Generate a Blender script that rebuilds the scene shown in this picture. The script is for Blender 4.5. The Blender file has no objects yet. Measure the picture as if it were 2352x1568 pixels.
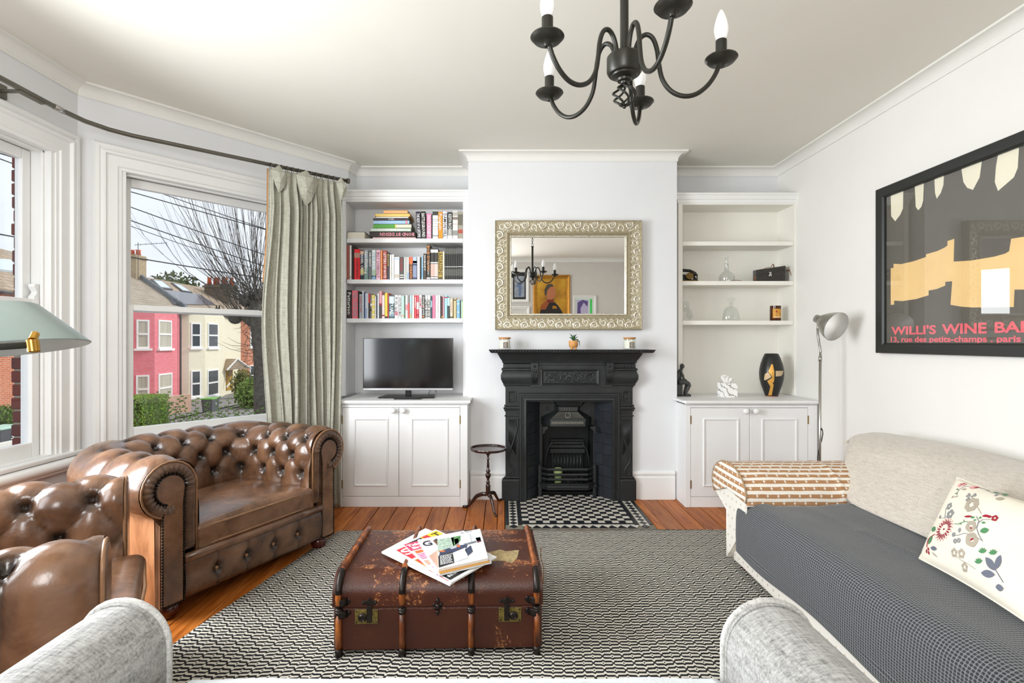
import bpy, bmesh, math, random
from mathutils import Vector, Matrix, noise
from math import sin, cos, pi, sqrt, atan2, radians, exp
random.seed(7)
SC = bpy.context.scene
COL = SC.collection

# ------------------------------------------------------------------ camera, world, lights, exposure
H, F, CX, CY = 1.19, 1220.0, 1155.0, 785.0      # camera height, focal length and principal point in pixels
cam = bpy.data.cameras.new('camera')
cam.sensor_width = 36.0
cam.lens = 36.0 * F / 2352
cam.shift_x = (1176 - CX) / 2352
cam.shift_y = -(784 - CY) / 2352
cam.clip_start, cam.clip_end = 0.02, 300
cam_ob = bpy.data.objects.new('camera', cam)
COL.objects.link(cam_ob)
cam_ob.location = (0, 0, H)
cam_ob.rotation_euler = (pi / 2, 0, 0)
SC.camera = cam_ob

SC.view_settings.view_transform = 'Standard'
SC.view_settings.look = 'None'
SC.view_settings.gamma = 1.0
SC.view_settings.exposure = 0.03
SC.view_settings.use_curve_mapping = False

world = bpy.data.worlds.new('sky')
SC.world = world
world.use_nodes = True
_n, _l = world.node_tree.nodes, world.node_tree.links
_bg = _n['Background']
_tc = _n.new('ShaderNodeTexCoord')
_mp = _n.new('ShaderNodeMapping'); _mp.inputs['Scale'].default_value = (1, 1, 2.6)
_ns = _n.new('ShaderNodeTexNoise'); _ns.inputs['Scale'].default_value = 2.2; _ns.inputs['Detail'].default_value = 5; _ns.inputs['Roughness'].default_value = .55
_rp = _n.new('ShaderNodeValToRGB')
_rp.color_ramp.elements[0].position = .36; _rp.color_ramp.elements[0].color = (.82, .86, .93, 1)
_rp.color_ramp.elements[1].position = .62; _rp.color_ramp.elements[1].color = (.97, .98, 1.0, 1)
_l.new(_tc.outputs['Generated'], _mp.inputs[0]); _l.new(_mp.outputs[0], _ns.inputs['Vector'])
_l.new(_ns.outputs['Fac'], _rp.inputs[0]); _l.new(_rp.outputs[0], _bg.inputs[0])
_bg.inputs[1].default_value = 1.1

def area(name, loc, d, sx, sy, power, col=(1, 1, 1), spread=180):
    L = bpy.data.lights.new(name, 'AREA'); L.shape = 'RECTANGLE'; L.size, L.size_y = sx, sy
    L.energy = power; L.color = col; L.spread = radians(spread)
    o = bpy.data.objects.new(name, L); COL.objects.link(o)
    o.location = loc; o.rotation_euler = Vector(d).to_track_quat('-Z', 'Y').to_euler()
    return o
# daylight entering by the two bay windows beside and behind the camera
area('window_daylight', (-2.30, 1.72, 1.42), (1, .10, -.10), .98, 1.5, 74, (.92, .965, 1), 150)
area('window_daylight', (-2.0, .79, 1.42), (.757, .653, 0), .55, 1.5, 24, (.94, .975, 1))
# unseen fill lamp added behind the camera to brighten the fireplace wall
area('rear_fill', (-.38, -1.06, 1.75), (.16, 1, -.02), .80, 1.25, 49, (.98, .985, .98), 160)
# pale late-winter sun over our own roof on to the houses across the street
_s = bpy.data.lights.new('sun', 'SUN'); _s.energy = 2.0; _s.angle = radians(6); _s.color = (1, .95, .86)
_so = bpy.data.objects.new('sun', _s); COL.objects.link(_so); _so.rotation_euler = Vector((-.75, -.42, -.55)).to_track_quat('-Z', 'Y').to_euler()

# ------------------------------------------------------------------ helpers
def PT(u, v, Y): return Vector(((u - CX) / F * Y, Y, H - (v - CY) / F * Y))
def PX(u, Y): return (u - CX) / F * Y
def PZ(v, Y): return H - (v - CY) / F * Y
def AZ(u, v, Z):
    Y = (H - Z) * F / (v - CY); return Vector(((u - CX) / F * Y, Y, Z))

def lin(c):
    if isinstance(c, str):
        c = c.lstrip('#'); c = [int(c[i:i + 2], 16) / 255 for i in (0, 2, 4)]
        c = [x / 12.92 if x <= .04045 else ((x + .055) / 1.055) ** 2.4 for x in c]
    return (c[0], c[1], c[2], 1)

class MB:
    """collects geometry, then build() links it as one mesh object"""
    def __init__(s): s.v = []; s.f = []; s.a = []; s.uv = None
    def add(s, vs, fs, M=None, a=0.0):
        k = len(s.v)
        s.v += [tuple(M @ Vector(p)) for p in vs] if M is not None else [tuple(p) for p in vs]
        s.f += [tuple(i + k for i in f) for f in fs]
        s.a += a if isinstance(a, list) else [a] * len(vs)
        return s
    def box(s, x0, x1, y0, y1, z0, z1, M=None, a=0.0):
        return s.add([(x0, y0, z0), (x1, y0, z0), (x1, y1, z0), (x0, y1, z0), (x0, y0, z1), (x1, y0, z1), (x1, y1, z1), (x0, y1, z1)],
                     [(0, 3, 2, 1), (4, 5, 6, 7), (0, 1, 5, 4), (1, 2, 6, 5), (2, 3, 7, 6), (3, 0, 4, 7)], M, a)
    def prism(s, poly, z0, z1, M=None, a=0.0):
        n = len(poly); A = sum(poly[i][0] * poly[(i + 1) % n][1] - poly[(i + 1) % n][0] * poly[i][1] for i in range(n))
        if A < 0: poly = poly[::-1]
        vs = [(p[0], p[1], z0) for p in poly] + [(p[0], p[1], z1) for p in poly]
        fs = [tuple(range(n))[::-1], tuple(range(n, 2 * n))] + [(i, (i + 1) % n, n + (i + 1) % n, n + i) for i in range(n)]
        return s.add(vs, fs, M, a)
    def tube(s, pts, r, n=8, closed=False, caps=True, M=None, up=None, a=0.0):
        pts = [Vector(p) for p in pts]; m = len(pts)
        rs = r if isinstance(r, (list, tuple)) else [r] * m
        vs = []; fs = []; prev = None
        for i, p in enumerate(pts):
            if closed: t = pts[(i + 1) % m] - pts[i - 1]
            else: t = pts[min(i + 1, m - 1)] - pts[max(i - 1, 0)]
            if t.length < 1e-9: t = Vector((0, 0, 1))
            t.normalize()
            if prev is None:
                x = (Vector(up) if up else (Vector((0, 0, 1)) if abs(t.z) < .9 else Vector((1, 0, 0)))).cross(t).normalized()
            else:
                x = (prev - t * prev.dot(t)); x = x.normalized() if x.length > 1e-6 else t.orthogonal().normalized()
            prev = x; y = t.cross(x)
            for k in range(n):
                q = 2 * pi * k / n
                rr = rs[i]; rx, ry = rr if isinstance(rr, tuple) else (rr, rr)
                vs.append(p + x * (rx * cos(q)) + y * (ry * sin(q)))
        for i in range(m if closed else m - 1):
            j = (i + 1) % m
            for k in range(n): fs.append((i * n + k, i * n + (k + 1) % n, j * n + (k + 1) % n, j * n + k))
        if caps and not closed: fs += [tuple(range(n))[::-1], tuple(range((m - 1) * n, m * n))]
        return s.add(vs, fs, M, a)
    def lathe(s, prof, M=None, n=20, a=0.0, sq=None):
        vs = []; fs = []
        for r, z in prof:
            for k in range(n):
                q = 2 * pi * k / n; c, d = cos(q), sin(q)
                vs.append((r * c, r * d, z))
        for i in range(len(prof) - 1):
            for k in range(n): fs.append((i * n + k, i * n + (k + 1) % n, (i + 1) * n + (k + 1) % n, (i + 1) * n + k))
        fs.append(tuple(range(n))[::-1]); fs.append(tuple(range((len(prof) - 1) * n, len(prof) * n)))
        return s.add(vs, fs, M, a)
    def ball(s, c, r, n=10, m=7, M=None, a=0.0):
        r = r if isinstance(r, (tuple, list)) else (r, r, r); vs = []; fs = []
        for i in range(m + 1):
            t = pi * i / m
            for k in range(n):
                q = 2 * pi * k / n; vs.append((c[0] + r[0] * sin(t) * cos(q), c[1] + r[1] * sin(t) * sin(q), c[2] + r[2] * -cos(t)))
        for i in range(m):
            for k in range(n): fs.append((i * n + k, i * n + (k + 1) % n, (i + 1) * n + (k + 1) % n, (i + 1) * n + k))
        return s.add(vs, fs, M, a)
    def grid(s, fn, nu, nv, wu=False, wv=False, M=None, fa=None):
        mu, mv = (nu if wu else nu + 1), (nv if wv else nv + 1); vs = []; fs = []; at = []
        for j in range(mv):
            for i in range(mu):
                vs.append(fn(i / nu, j / nv)); at.append(fa(i / nu, j / nv) if fa else 0.0)
        for j in range(nv):
            for i in range(nu):
                a_, b_ = (i + 1) % mu, (j + 1) % mv
                fs.append((j * mu + i, j * mu + a_, b_ * mu + a_, b_ * mu + i))
        return s.add(vs, fs, M, at)
    def mould(s, path, prof, closed=False, M=None, side=1):
        """sweep profile (out, up) along an XY path with mitred corners; out = right-hand normal * side"""
        n = len(path); P = [Vector((p[0], p[1])) for p in path]; k = len(prof); vs = []; fs = []
        nr = lambda d: Vector((d.y, -d.x)) * side
        for i in range(n):
            d0 = (P[i] - P[i - 1]).normalized() if (closed or i > 0) else None
            d1 = (P[(i + 1) % n] - P[i]).normalized() if (closed or i < n - 1) else None
            if d0 is None: m = nr(d1)
            elif d1 is None: m = nr(d0)
            else:
                a_, b_ = nr(d0), nr(d1); m = (a_ + b_); m = m / max(m.dot(a_), .15)
            z = path[i][2] if len(path[i]) > 2 else 0
            for o, h in prof: vs.append((P[i].x + m.x * o, P[i].y + m.y * o, h + z))
        for i in range(n if closed else n - 1):
            j = (i + 1) % n
            for q in range(k): fs.append((i * k + q, i * k + (q + 1) % k, j * k + (q + 1) % k, j * k + q))
        if not closed: fs += [tuple(range(k)), tuple(range((n - 1) * k, n * k))[::-1]]
        return s.add(vs, fs, M)

XF = {}      # world matrix of each thing, by name
def tag(o, label=None, cat=None, group=None, kind=None):
    if label: o['label'] = label
    if cat: o['category'] = cat
    if group: o['group'] = group
    if kind: o['kind'] = kind
    return o
def build(name, mb, mat, parent=None, smooth=False, bevel=0, seg=2, label=None, kind=None, local=False, subd=0, loc=None, auto=None):
    """one mesh object; vertices are given in world space unless local=True"""
    me = bpy.data.meshes.new(name)
    vs = mb.v
    M = XF.get(parent.name) if parent is not None else None
    if M is not None and not local:
        I = M.inverted(); vs = [tuple(I @ Vector(p)) for p in vs]
    if parent is None and loc is not None:
        vs = [(p[0] - loc[0], p[1] - loc[1], p[2] - loc[2]) for p in vs]
    me.from_pydata([tuple(p) for p in vs], [], mb.f); me.update()
    bm = bmesh.new(); bm.from_mesh(me)
    bmesh.ops.recalc_face_normals(bm, faces=bm.faces); bm.to_mesh(me); bm.free()
    if any(mb.a):
        at = me.attributes.new('patina', 'FLOAT', 'POINT'); at.data.foreach_set('value', mb.a)
    for m in (mat if isinstance(mat, (list, tuple)) else [mat]): me.materials.append(m)
    if smooth: me.polygons.foreach_set('use_smooth', [True] * len(me.polygons))
    o = bpy.data.objects.new(name, me); COL.objects.link(o)
    if smooth and auto:
        md = o.modifiers.new('edges', 'EDGE_SPLIT'); md.split_angle = radians(auto)
    if bevel:
        md = o.modifiers.new('bevel', 'BEVEL'); md.width = bevel; md.segments = seg; md.limit_method = 'ANGLE'; md.angle_limit = radians(35)
    if subd:
        md = o.modifiers.new('sub', 'SUBSURF'); md.levels = md.render_levels = subd
    if parent is not None:
        o.parent = parent
        if M is not None: XF[o.name] = M
    elif loc is not None:
        o.location = loc; XF[o.name] = Matrix.Translation(loc)
    if label: o['label'] = label
    if kind: o['kind'] = kind
    return o
def thing(name, label, cat, loc=(0, 0, 0), rz=0.0, group=None):
    o = bpy.data.objects.new(name, None); COL.objects.link(o); o.empty_display_size = .05
    o.location = loc; o.rotation_euler = (0, 0, rz)
    XF[o.name] = Matrix.Translation(loc) @ Matrix.Rotation(rz, 4, 'Z')
    return tag(o, label, cat, group)
def struct(name, mb, mat, **k):
    return tag(build(name, mb, mat, **k), kind='structure')
def part_copy(src, parent, loc=(0, 0, 0), name=None):
    o = src.copy(); COL.objects.link(o); o.parent = parent; o.location = loc
    if name: o.name = name
    return o
def frame(o, d, z=0.0):
    """local x along d, local y to its left, z up"""
    d = Vector((d[0], d[1], 0)).normalized(); y = Vector((-d.y, d.x, 0))
    return Matrix(((d.x, y.x, 0, o[0]), (d.y, y.y, 0, o[1]), (0, 0, 1, z), (0, 0, 0, 1)))
def axes(o, x, y, z=None):
    x = Vector(x).normalized(); y = Vector(y).normalized(); z = Vector(z).normalized() if z else x.cross(y)
    return Matrix(((x.x, y.x, z.x, o[0]), (x.y, y.y, z.y, o[1]), (x.z, y.z, z.z, o[2]), (0, 0, 0, 1)))
FRONT = lambda o: axes(o, (1, 0, 0), (0, 0, 1), (0, -1, 0))   # local xy = picture plane of the back wall, local z towards the room

def smooth_path(P, k=4):
    P = [Vector(p) for p in P]; out = []
    for i in range(len(P) - 1):
        a, b, c, d = P[max(i - 1, 0)], P[i], P[i + 1], P[min(i + 2, len(P) - 1)]
        for j in range(k):
            t = j / k; out.append(.5 * ((2 * b) + (c - a) * t + (2 * a - 5 * b + 4 * c - d) * t * t + (3 * b - a - 3 * c + d) * t ** 3))
    return out + [P[-1]]
_fonts = {}
def text_mb(s, size, M, depth=.0005, bold=0.0, sx=1.0, align='LEFT', shear=0, space=1.0, mb=None, res=1):
    cu = bpy.data.curves.new('lettering', 'FONT'); cu.body = s; cu.size = size; cu.extrude = depth; cu.offset = bold * size
    cu.align_x = align; cu.shear = shear; cu.space_character = space; cu.resolution_u = res; cu.fill_mode = 'BOTH'
    o = bpy.data.objects.new('lettering', cu); COL.objects.link(o)
    me = bpy.data.meshes.new_from_object(o)
    mb = mb or MB()
    mb.add([(v.co.x * sx, v.co.y, v.co.z) for v in me.vertices], [tuple(p.vertices) for p in me.polygons], M)
    bpy.data.objects.remove(o); bpy.data.curves.remove(cu); bpy.data.meshes.remove(me)
    return mb

# ------------------------------------------------------------------ materials
class NT:
    def __init__(s, name):
        s.m = bpy.data.materials.new(name); s.m.use_nodes = True
        s.t = s.m.node_tree; s.n = s.t.nodes; s.l = s.t.links; s.p = s.n['Principled BSDF']
    def new(s, k, **kw):
        n = s.n.new('ShaderNode' + k)
        for a, b in kw.items(): setattr(n, a, b)
        return n
    def link(s, a, b): s.l.new(a, b)
    def set(s, inp, v):
        if hasattr(v, 'links'): s.l.new(v, inp)
        else: inp.default_value = v
    def math(s, op, a, b=0.0, c=0.0):
        n = s.new('Math', operation=op)
        for i, q in enumerate((a, b, c)):
            if i < len(n.inputs): s.set(n.inputs[i], q)
        return n.outputs[0]
    def co(s, kind='Object', scale=(1, 1, 1), rot=(0, 0, 0), loc=(0, 0, 0)):
        t = s.new('TexCoord'); m = s.new('Mapping'); s.l.new(t.outputs[kind], m.inputs[0])
        m.inputs['Scale'].default_value = scale; m.inputs['Rotation'].default_value = rot; m.inputs['Location'].default_value = loc
        return m.outputs[0]
    def noise(s, vec, scale, detail=3, rough=.5, dist=0):
        n = s.new('TexNoise'); s.l.new(vec, n.inputs['Vector']); n.inputs['Scale'].default_value = scale
        n.inputs['Detail'].default_value = detail; n.inputs['Roughness'].default_value = rough; n.inputs['Distortion'].default_value = dist
        return n.outputs['Fac']
    def ramp(s, fac, stops, interp='LINEAR'):
        r = s.new('ValToRGB'); s.l.new(fac, r.inputs[0]); e = r.color_ramp.elements; r.color_ramp.interpolation = interp
        while len(e) < len(stops): e.new(.5)
        for i, (p, c) in enumerate(stops): e[i].position = p; e[i].color = lin(c)
        return r.outputs[0]
    def mix(s, fac, a, b, mode='MIX'):
        n = s.new('MixRGB', blend_type=mode); s.set(n.inputs[0], fac); s.set(n.inputs[1], lin(a) if isinstance(a, (str, tuple)) and not hasattr(a, 'links') else a)
        s.set(n.inputs[2], lin(b) if isinstance(b, (str, tuple)) and not hasattr(b, 'links') else b); return n.outputs[0]
    def bump(s, h, strength=.3, dist=.01):
        b = s.new('Bump'); b.inputs['Strength'].default_value = strength; b.inputs['Distance'].default_value = dist
        s.l.new(h, b.inputs['Height']); s.l.new(b.outputs[0], s.p.inputs['Normal']); return b
    def sep(s, v):
        n = s.new('SeparateXYZ'); s.l.new(v, n.inputs[0]); return n.outputs

def mat(name, col, rough=.5, metal=0.0, var=0.0, vs=8, bump=0.0, bs=60, spec=None, coat=0.0, stretch=(1, 1, 1), sheen=0.0):
    t = NT(name); p = t.p
    p.inputs['Roughness'].default_value = rough; p.inputs['Metallic'].default_value = metal
    if spec is not None: p.inputs['Specular IOR Level'].default_value = spec
    if coat: p.inputs['Coat Weight'].default_value = coat; p.inputs['Coat Roughness'].default_value = .1
    if sheen: p.inputs['Sheen Weight'].default_value = sheen
    c = lin(col)
    v = t.co('Object', stretch)
    nz = t.noise(v, vs, 4, .55)
    d = max(var, .02)
    lo = tuple(x * (1 - d) for x in c[:3]); hi = tuple(min(1, x * (1 + d)) for x in c[:3])
    t.link(t.ramp(nz, [(.3, lo), (.7, hi)]), p.inputs['Base Color'])
    if bump: t.bump(t.noise(v, bs, 3), bump, .004)
    return t.m
def glassmat(name, tint='#ffffff', refl=.06, rough=.0):
    t = NT(name); t.n.remove(t.p)
    tr = t.new('BsdfTransparent'); tr.inputs[0].default_value = lin(tint)
    gl = t.new('BsdfGlossy'); gl.inputs['Roughness'].default_value = rough; gl.inputs[0].default_value = (1, 1, 1, 1)
    fr = t.new('Fresnel'); fr.inputs[0].default_value = 1.45
    k = t.math('MULTIPLY', fr.outputs[0], refl / .04)
    k = t.math('MINIMUM', k, .6)
    ge = t.new('NewGeometry'); k = t.math('MULTIPLY', k, t.math('SUBTRACT', 1, ge.outputs['Backfacing']))
    mx = t.new('MixShader'); t.link(k, mx.inputs[0]); t.link(tr.outputs[0], mx.inputs[1]); t.link(gl.outputs[0], mx.inputs[2])
    t.link(mx.outputs[0], t.n['Material Output'].inputs[0]); return t.m

M_ = {}
def m(name, *a, **k):
    if name not in M_: M_[name] = mat(name, *a, **k)
    return M_[name]
wall_m = mat('wall_paint', '#e3e4e6', .75, var=.015, vs=1.6, bump=.05, bs=90)
wall_r = mat('right_wall_paint', '#eeece7', .75, var=.015, vs=1.6, bump=.05, bs=90)
ceil_m = NT('ceiling_paint')
_v = ceil_m.co(); _a = ceil_m.noise(_v, .9, 3, .6, .4); _b = ceil_m.noise(_v, 14, 2)
ceil_m.link(ceil_m.mix(ceil_m.math('MULTIPLY', ceil_m.math('SUBTRACT', _a, .45), 1.2), '#e6e2d8', '#dedacd'), ceil_m.p.inputs['Base Color'])
ceil_m.p.inputs['Roughness'].default_value = .8; ceil_m.bump(_b, .05, .01); ceil_m = ceil_m.m
trim_m = mat('white_gloss_paint', '#eeeeec', .35, var=.015, vs=3, bump=.03, bs=40)
cab_m = mat('cabinet_paint', '#eeeeee', .45, var=.012, vs=3, bump=.03, bs=30)
cream_m = mat('cream_cabinet_paint', '#efece3', .55, var=.012, vs=3)
corn_m = mat('cornice_plaster', '#e9e7e1', .7, var=.012, vs=3)
iron_m = NT('black_cast_iron')
_v = iron_m.co(); iron_m.link(iron_m.ramp(iron_m.noise(_v, 9, 6, .7), [(.3, '#1b1e1f'), (.62, '#26292a'), (.8, '#3a3d3c')]), iron_m.p.inputs['Base Color'])
iron_m.p.inputs['Roughness'].default_value = .42; iron_m.bump(iron_m.noise(_v, 220, 3), .25, .002); iron_m = iron_m.m
black_m = mat('matt_black_metal', '#26261f', .45, metal=.3, var=.1)
steel_m = mat('brushed_steel', '#b9b7b2', .28, metal=1, var=.05, vs=40)
brass_m = mat('brass', '#c79a4a', .25, metal=1, var=.1, vs=30)
# ------------------------------------------------------------------ room shell
ZC = 2.626
ROOM = [(-1.24, -.1), (-2.362, 1.2), (-2.362, 2.95), (-1.238, 4.256), (-1.215, 4.40), (-.263, 4.40), (-.263, 4.03),
        (1.321, 4.03), (1.321, 4.40), (2.276, 4.40), (2.276, -1.1), (-1.24, -1.1)]
def wallbox(name, a, b, mt, th=.12, z0=-.02, z1=ZC + .05):
    d = Vector((b[0] - a[0], b[1] - a[1])); M = frame(a, d)
    mb = MB().box(-0.0, d.length, 0, th, z0, z1, M)
    return struct(name, mb, mt)
wallbox('wall_back_left', ROOM[4], ROOM[5], wall_m)
wallbox('wall_back_right', ROOM[8], ROOM[9], wall_m)
wallbox('wall_right', ROOM[9], ROOM[10], wall_r)
wallbox('wall_rear', ROOM[10], ROOM[11], mat('rear_wall_paint', '#d3cfc9', .8))
wallbox('wall_left_rear', ROOM[11], ROOM[0], wall_m)
wallbox('wall_left', ROOM[3], ROOM[4], wall_m)
# chimney breast, hollow behind the fireplace
cb = MB()
cb.box(-.263, .105, 4.03, 4.52, -.02, ZC + .05).box(.945, 1.321, 4.03, 4.52, -.02, ZC + .05).box(.105, .945, 4.03, 4.52, 1.02, ZC + .05).box(.105, .945, 4.50, 4.56, -.02, 1.03)
struct('wall_back_chimney_breast', cb, wall_m)

ce = MB().prism([(p[0], p[1]) for p in ROOM], ZC, ZC + .06); struct('ceiling', ce, ceil_m)

# cornice: coved plaster running round the whole room
cov = [(0, ZC + .002), (0, 2.561), (.006, 2.558), (.006, 2.570)] + [(.006 + .052 * (1 - cos(a * pi / 12)), 2.570 + .044 * sin(a * pi / 12)) for a in range(1, 7)] + [(.066, 2.614), (.066, ZC + .002)]
struct('trim_1', MB().mould(ROOM, cov, closed=True), corn_m)

skp = [(0, 0), (.022, 0), (.022, .165), (.017, .172), (.017, .182), (.026, .190), (.026, .203), (.012, .214), (0, .214)]
struct('baseboard_chimney_left', MB().mould([(-.245, 4.03), (.02, 4.03)], skp), trim_m)
struct('baseboard_chimney_right', MB().mould([(.978, 4.03), (1.30, 4.03)], skp), trim_m)
struct('baseboard_right', MB().mould([(2.276, 3.83), (2.276, -1.1)], skp), trim_m)
struct('baseboard_rear', MB().mould([(2.276, -1.1), (-1.24, -1.1)], skp), trim_m)
struct('baseboard_left', MB().mould([(-1.24, -1.1), (-1.24, -.1), (-2.362, 1.2), (-2.362, 2.95), (-1.238, 4.256)], skp), trim_m)

# ---- windows of the bay
glass_w = glassmat('window_glass', '#fbfdff', .05)
def bay_wall(name, a, b, op, z0=.60, z1=2.21, th=.13):
    d = Vector((b[0] - a[0], b[1] - a[1])); L = d.length; M = frame(a, d)
    mb = MB()
    mb.box(0, L, 0, th, -.02, z0, M).box(0, L, 0, th, z1, ZC + .05, M).box(0, op[0], 0, th, z0, z1, M).box(op[1], L, 0, th, z0, z1, M)
    struct(name, mb, wall_m); return M, L
CAS = [(0, 0), (.0, -.012), (.010, -.030), (.028, -.030), (.034, -.022), (.046, -.034), (.058, -.034), (.064, -.018), (.118, -.018), (.124, -.010), (.140, -.008), (.140, 0)]
def window(name, M, a, b, z0=.60, z1=2.21, open_lower=False):
    """sash window in facet frame M (x along the wall, y outward), opening a..b"""
    o = struct(name, MB().box(a - .0, a + .022, 0, .16, z0, z1, M).box(b - .022, b, 0, .16, z0, z1, M).box(a, b, 0, .16, z1 - .022, z1, M).box(a, b, -.002, .22, z0 - .03, z0 + .0015, M), trim_m)
    XF[o.name] = Matrix.Identity(4)
    # moulded casing with mitred corners: profile distance measured inwards from the outer edge
    c = MB(); w = .140
    Mx = M @ Matrix(((1, 0, 0, 0), (0, 0, 1, 0), (0, 1, 0, 0), (0, 0, 0, 1)))     # local (x, z_up, y) -> frame
    path = [(a - w, z0 - .02), (a - w, z1 + .118), (b + w, z1 + .118), (b + w, z0 - .02)]
    c.mould(path, [(p[0], p[1]) for p in CAS], M=Mx)
    build('casing', c, trim_m, o, smooth=False)
    bead = MB()
    for x0, x1 in ((a + .022, a + .034), (b - .034, b - .022)): bead.box(x0, x1, .035, .05, z0, z1 - .022, M)
    bead.box(a + .022, b - .022, .035, .05, z1 - .034, z1 - .022, M)
    build('staff_bead', bead, trim_m, o, bevel=.003)
    zm = 1.396
    for nm, y, zb, zt, rb, rt in (('upper_sash', .105, zm - .024, z1 - .026, .045, .052), ('lower_sash', .055, z0 - .002, zm + .016, .076, .034)):
        x0, x1, st = a + .026, b - .026, .048
        s_ = MB().box(x0, x0 + st, y, y + .04, zb, zt, M).box(x1 - st, x1, y, y + .04, zb, zt, M).box(x0 + st, x1 - st, y, y + .04, zb, zb + rb, M).box(x0 + st, x1 - st, y, y + .04, zt - rt, zt, M)
        so = build(nm, s_, trim_m, o, bevel=.004)
        g = MB().box(x0 + st - .003, x1 - st + .003, y + .018, y + .022, zb + rb - .003, zt - rt + .003, M)
        build('pane', g, glass_w, so)
        if nm == 'lower_sash':
            for sx in (x0, x1 - .030):
                prof = [(0, 0), (.030, 0), (.030, .012), (.020, .022), (.012, .036), (.022, .052), (.030, .066), (.026, .078), (0, .078)]
                if sx > x0: prof = [(.030 - p[0], p[1]) for p in prof]
                h = MB(); h.prism([(p[0] + sx, p[1] + zm + .016) for p in prof], y + .004, y + .036, Mx)
                build('sash_horn', h, trim_m, so)
            for q in (.42, .66):
                xx = x0 + (x1 - x0) * q
                h = MB().box(xx - .012, xx + .012, y + .004, y + .03, zm + .016, zm + .021, M).box(xx - .012, xx - .006, y + .006, y + .012, zm + .02, zm + .040, M).box(xx + .006, xx + .012, y + .006, y + .012, zm + .02, zm + .040, M)
                build('sash_catch', h, black_m, so)
    # window board with rounded nosing
    nb = MB().box(a - w, b + w, -.045, .0, z0 - .026, z0 - .002, M)
    build('window_board', nb, trim_m, o, bevel=.008, seg=3)
    return o
M1, L1 = bay_wall('wall_left_bay_angled', (-2.362, 2.95), (-1.238, 4.256), (.204, 1.519))
M2, L2 = bay_wall('wall_left_bay_front', (-2.362, 1.2), (-2.362, 2.95), (.15, 1.600))
M3, L3 = bay_wall('wall_left_bay_near', (-1.24, -.1), (-2.362, 1.2), (.204, 1.519))
window('window_1', M1, .204, 1.519)
window('window_2', M2, .15, 1.600)
window('window_3', M3, .204, 1.519)
# dado nosing below the windows
nos = [(0, .500), (.030, .500), (.036, .506), (.036, .516), (.052, .522), (.064, .532), (.068, .546), (.064, .560), (.052, .570), (0, .572)]
struct('trim_2', MB().mould([(-1.24, -.1), (-2.362, 1.2), (-2.362, 2.95), (-1.238, 4.256)], nos), trim_m, smooth=True, auto=50)

# outside masonry reveal of the bay: dark red bricks beside window 2, each brick its own piece
mort = mat('mortar', '#9a9184', .9, var=.15, vs=40, bump=.4, bs=80)
brk = NT('dark_red_brick'); _v = brk.co()
_oi = brk.new('ObjectInfo')
brk.link(brk.mix(brk.math('MULTIPLY', brk.noise(_v, 30, 5, .7), 1), brk.ramp(_oi.outputs['Random'], [(0, '#3c2a2e'), (.4, '#5a2b26'), (.7, '#6d2a1d'), (1, '#47262a')]), '#7a4034'), brk.p.inputs['Base Color'])
brk.p.inputs['Roughness'].default_value = .85; brk.bump(brk.noise(_v, 90, 4), .5, .004); brk = brk.m
pier = struct('wall_left_exterior_pier', MB().box(-2.722, -2.50, 2.958, 3.10, .2, 2.9), mort)
XF[pier.name] = Matrix.Identity(4)
zz, k = .22, 0
bv = None
while zz < 2.8:
    j = random.uniform(-.004, .004)
    bmb = MB().box(-2.728 + j, -2.498, 2.950 + j, 3.10, zz, zz + .063)
    b_ = build('brick', bmb, brk, pier, bevel=.005, seg=1)
    zz += .0745; k += 1
# ---- floor: boards running from the fireplace wall towards the camera
wood = NT('pine_floorboard'); _oi = wood.new('ObjectInfo')
_mv = wood.new('VectorMath', operation='ADD'); wood.link(wood.co('Object', (9, .9, 9)), _mv.inputs[0])
_cm = wood.new('CombineXYZ'); wood.link(wood.math('MULTIPLY', _oi.outputs['Random'], 31), _cm.inputs[0]); wood.link(wood.math('MULTIPLY', _oi.outputs['Random'], 17), _cm.inputs[1]); wood.link(_cm.outputs[0], _mv.inputs[1])
_g = wood.noise(_mv.outputs[0], 3.2, 6, .62, .9)
_c = wood.ramp(_g, [(.25, '#6f3410'), (.45, '#a85a1e'), (.62, '#bf7230'), (.85, '#d4934c')])
_t = wood.math('ADD', wood.math('MULTIPLY', _oi.outputs['Random'], .30), .78)
_cc = wood.new('CombineXYZ'); [wood.link(_t, _cc.inputs[i]) for i in range(3)]
_c = wood.mix(1.0, _c, _cc.outputs[0], 'MULTIPLY')
_s = wood.new('TexVoronoi'); wood.link(wood.co('Object', (1, .7, 1)), _s.inputs['Vector']); _s.inputs['Scale'].default_value = 6
_k = wood.ramp(_s.outputs['Distance'], [(.035, '#ffffff'), (.075, '#000000')])
_c = wood.mix(wood.math('MULTIPLY', _k, .75), _c, '#3c1d0c')
wood.link(_c, wood.p.inputs['Base Color']); wood.p.inputs['Roughness'].default_value = .42; wood.p.inputs['Specular IOR Level'].default_value = .3; wood.bump(_g, .12, .004); wood = wood.m
fl = struct('floor', MB().box(-2.7, 2.4, -1.2, 4.55, -.06, -.022), mat('gap_dark', '#140d08', .9))
XF[fl.name] = Matrix.Identity(4)
bw = .1275; x = -2.42; i = 0
rn = random.Random(3)
while x < 2.3:
    x1 = min(x + bw, 2.30)
    for lim in (-.036, 1.036):
        if x < lim - .01 < x1: x1 = lim
    y1 = 4.40 if (x1 < .0 or x > 1.03) else 3.38
    yy = -1.1
    cuts = sorted([rn.uniform(.3, 2.6)]) + [y1]
    for yc in cuts:
        bm_ = MB().box(x + .0022, x1 - .0022, yy, yc - .002, -.022, rn.uniform(-.001, .0))
        build('plank', bm_, wood, fl, bevel=.0018, seg=1)
        yy = yc
    x = x1; i += 1
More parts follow.
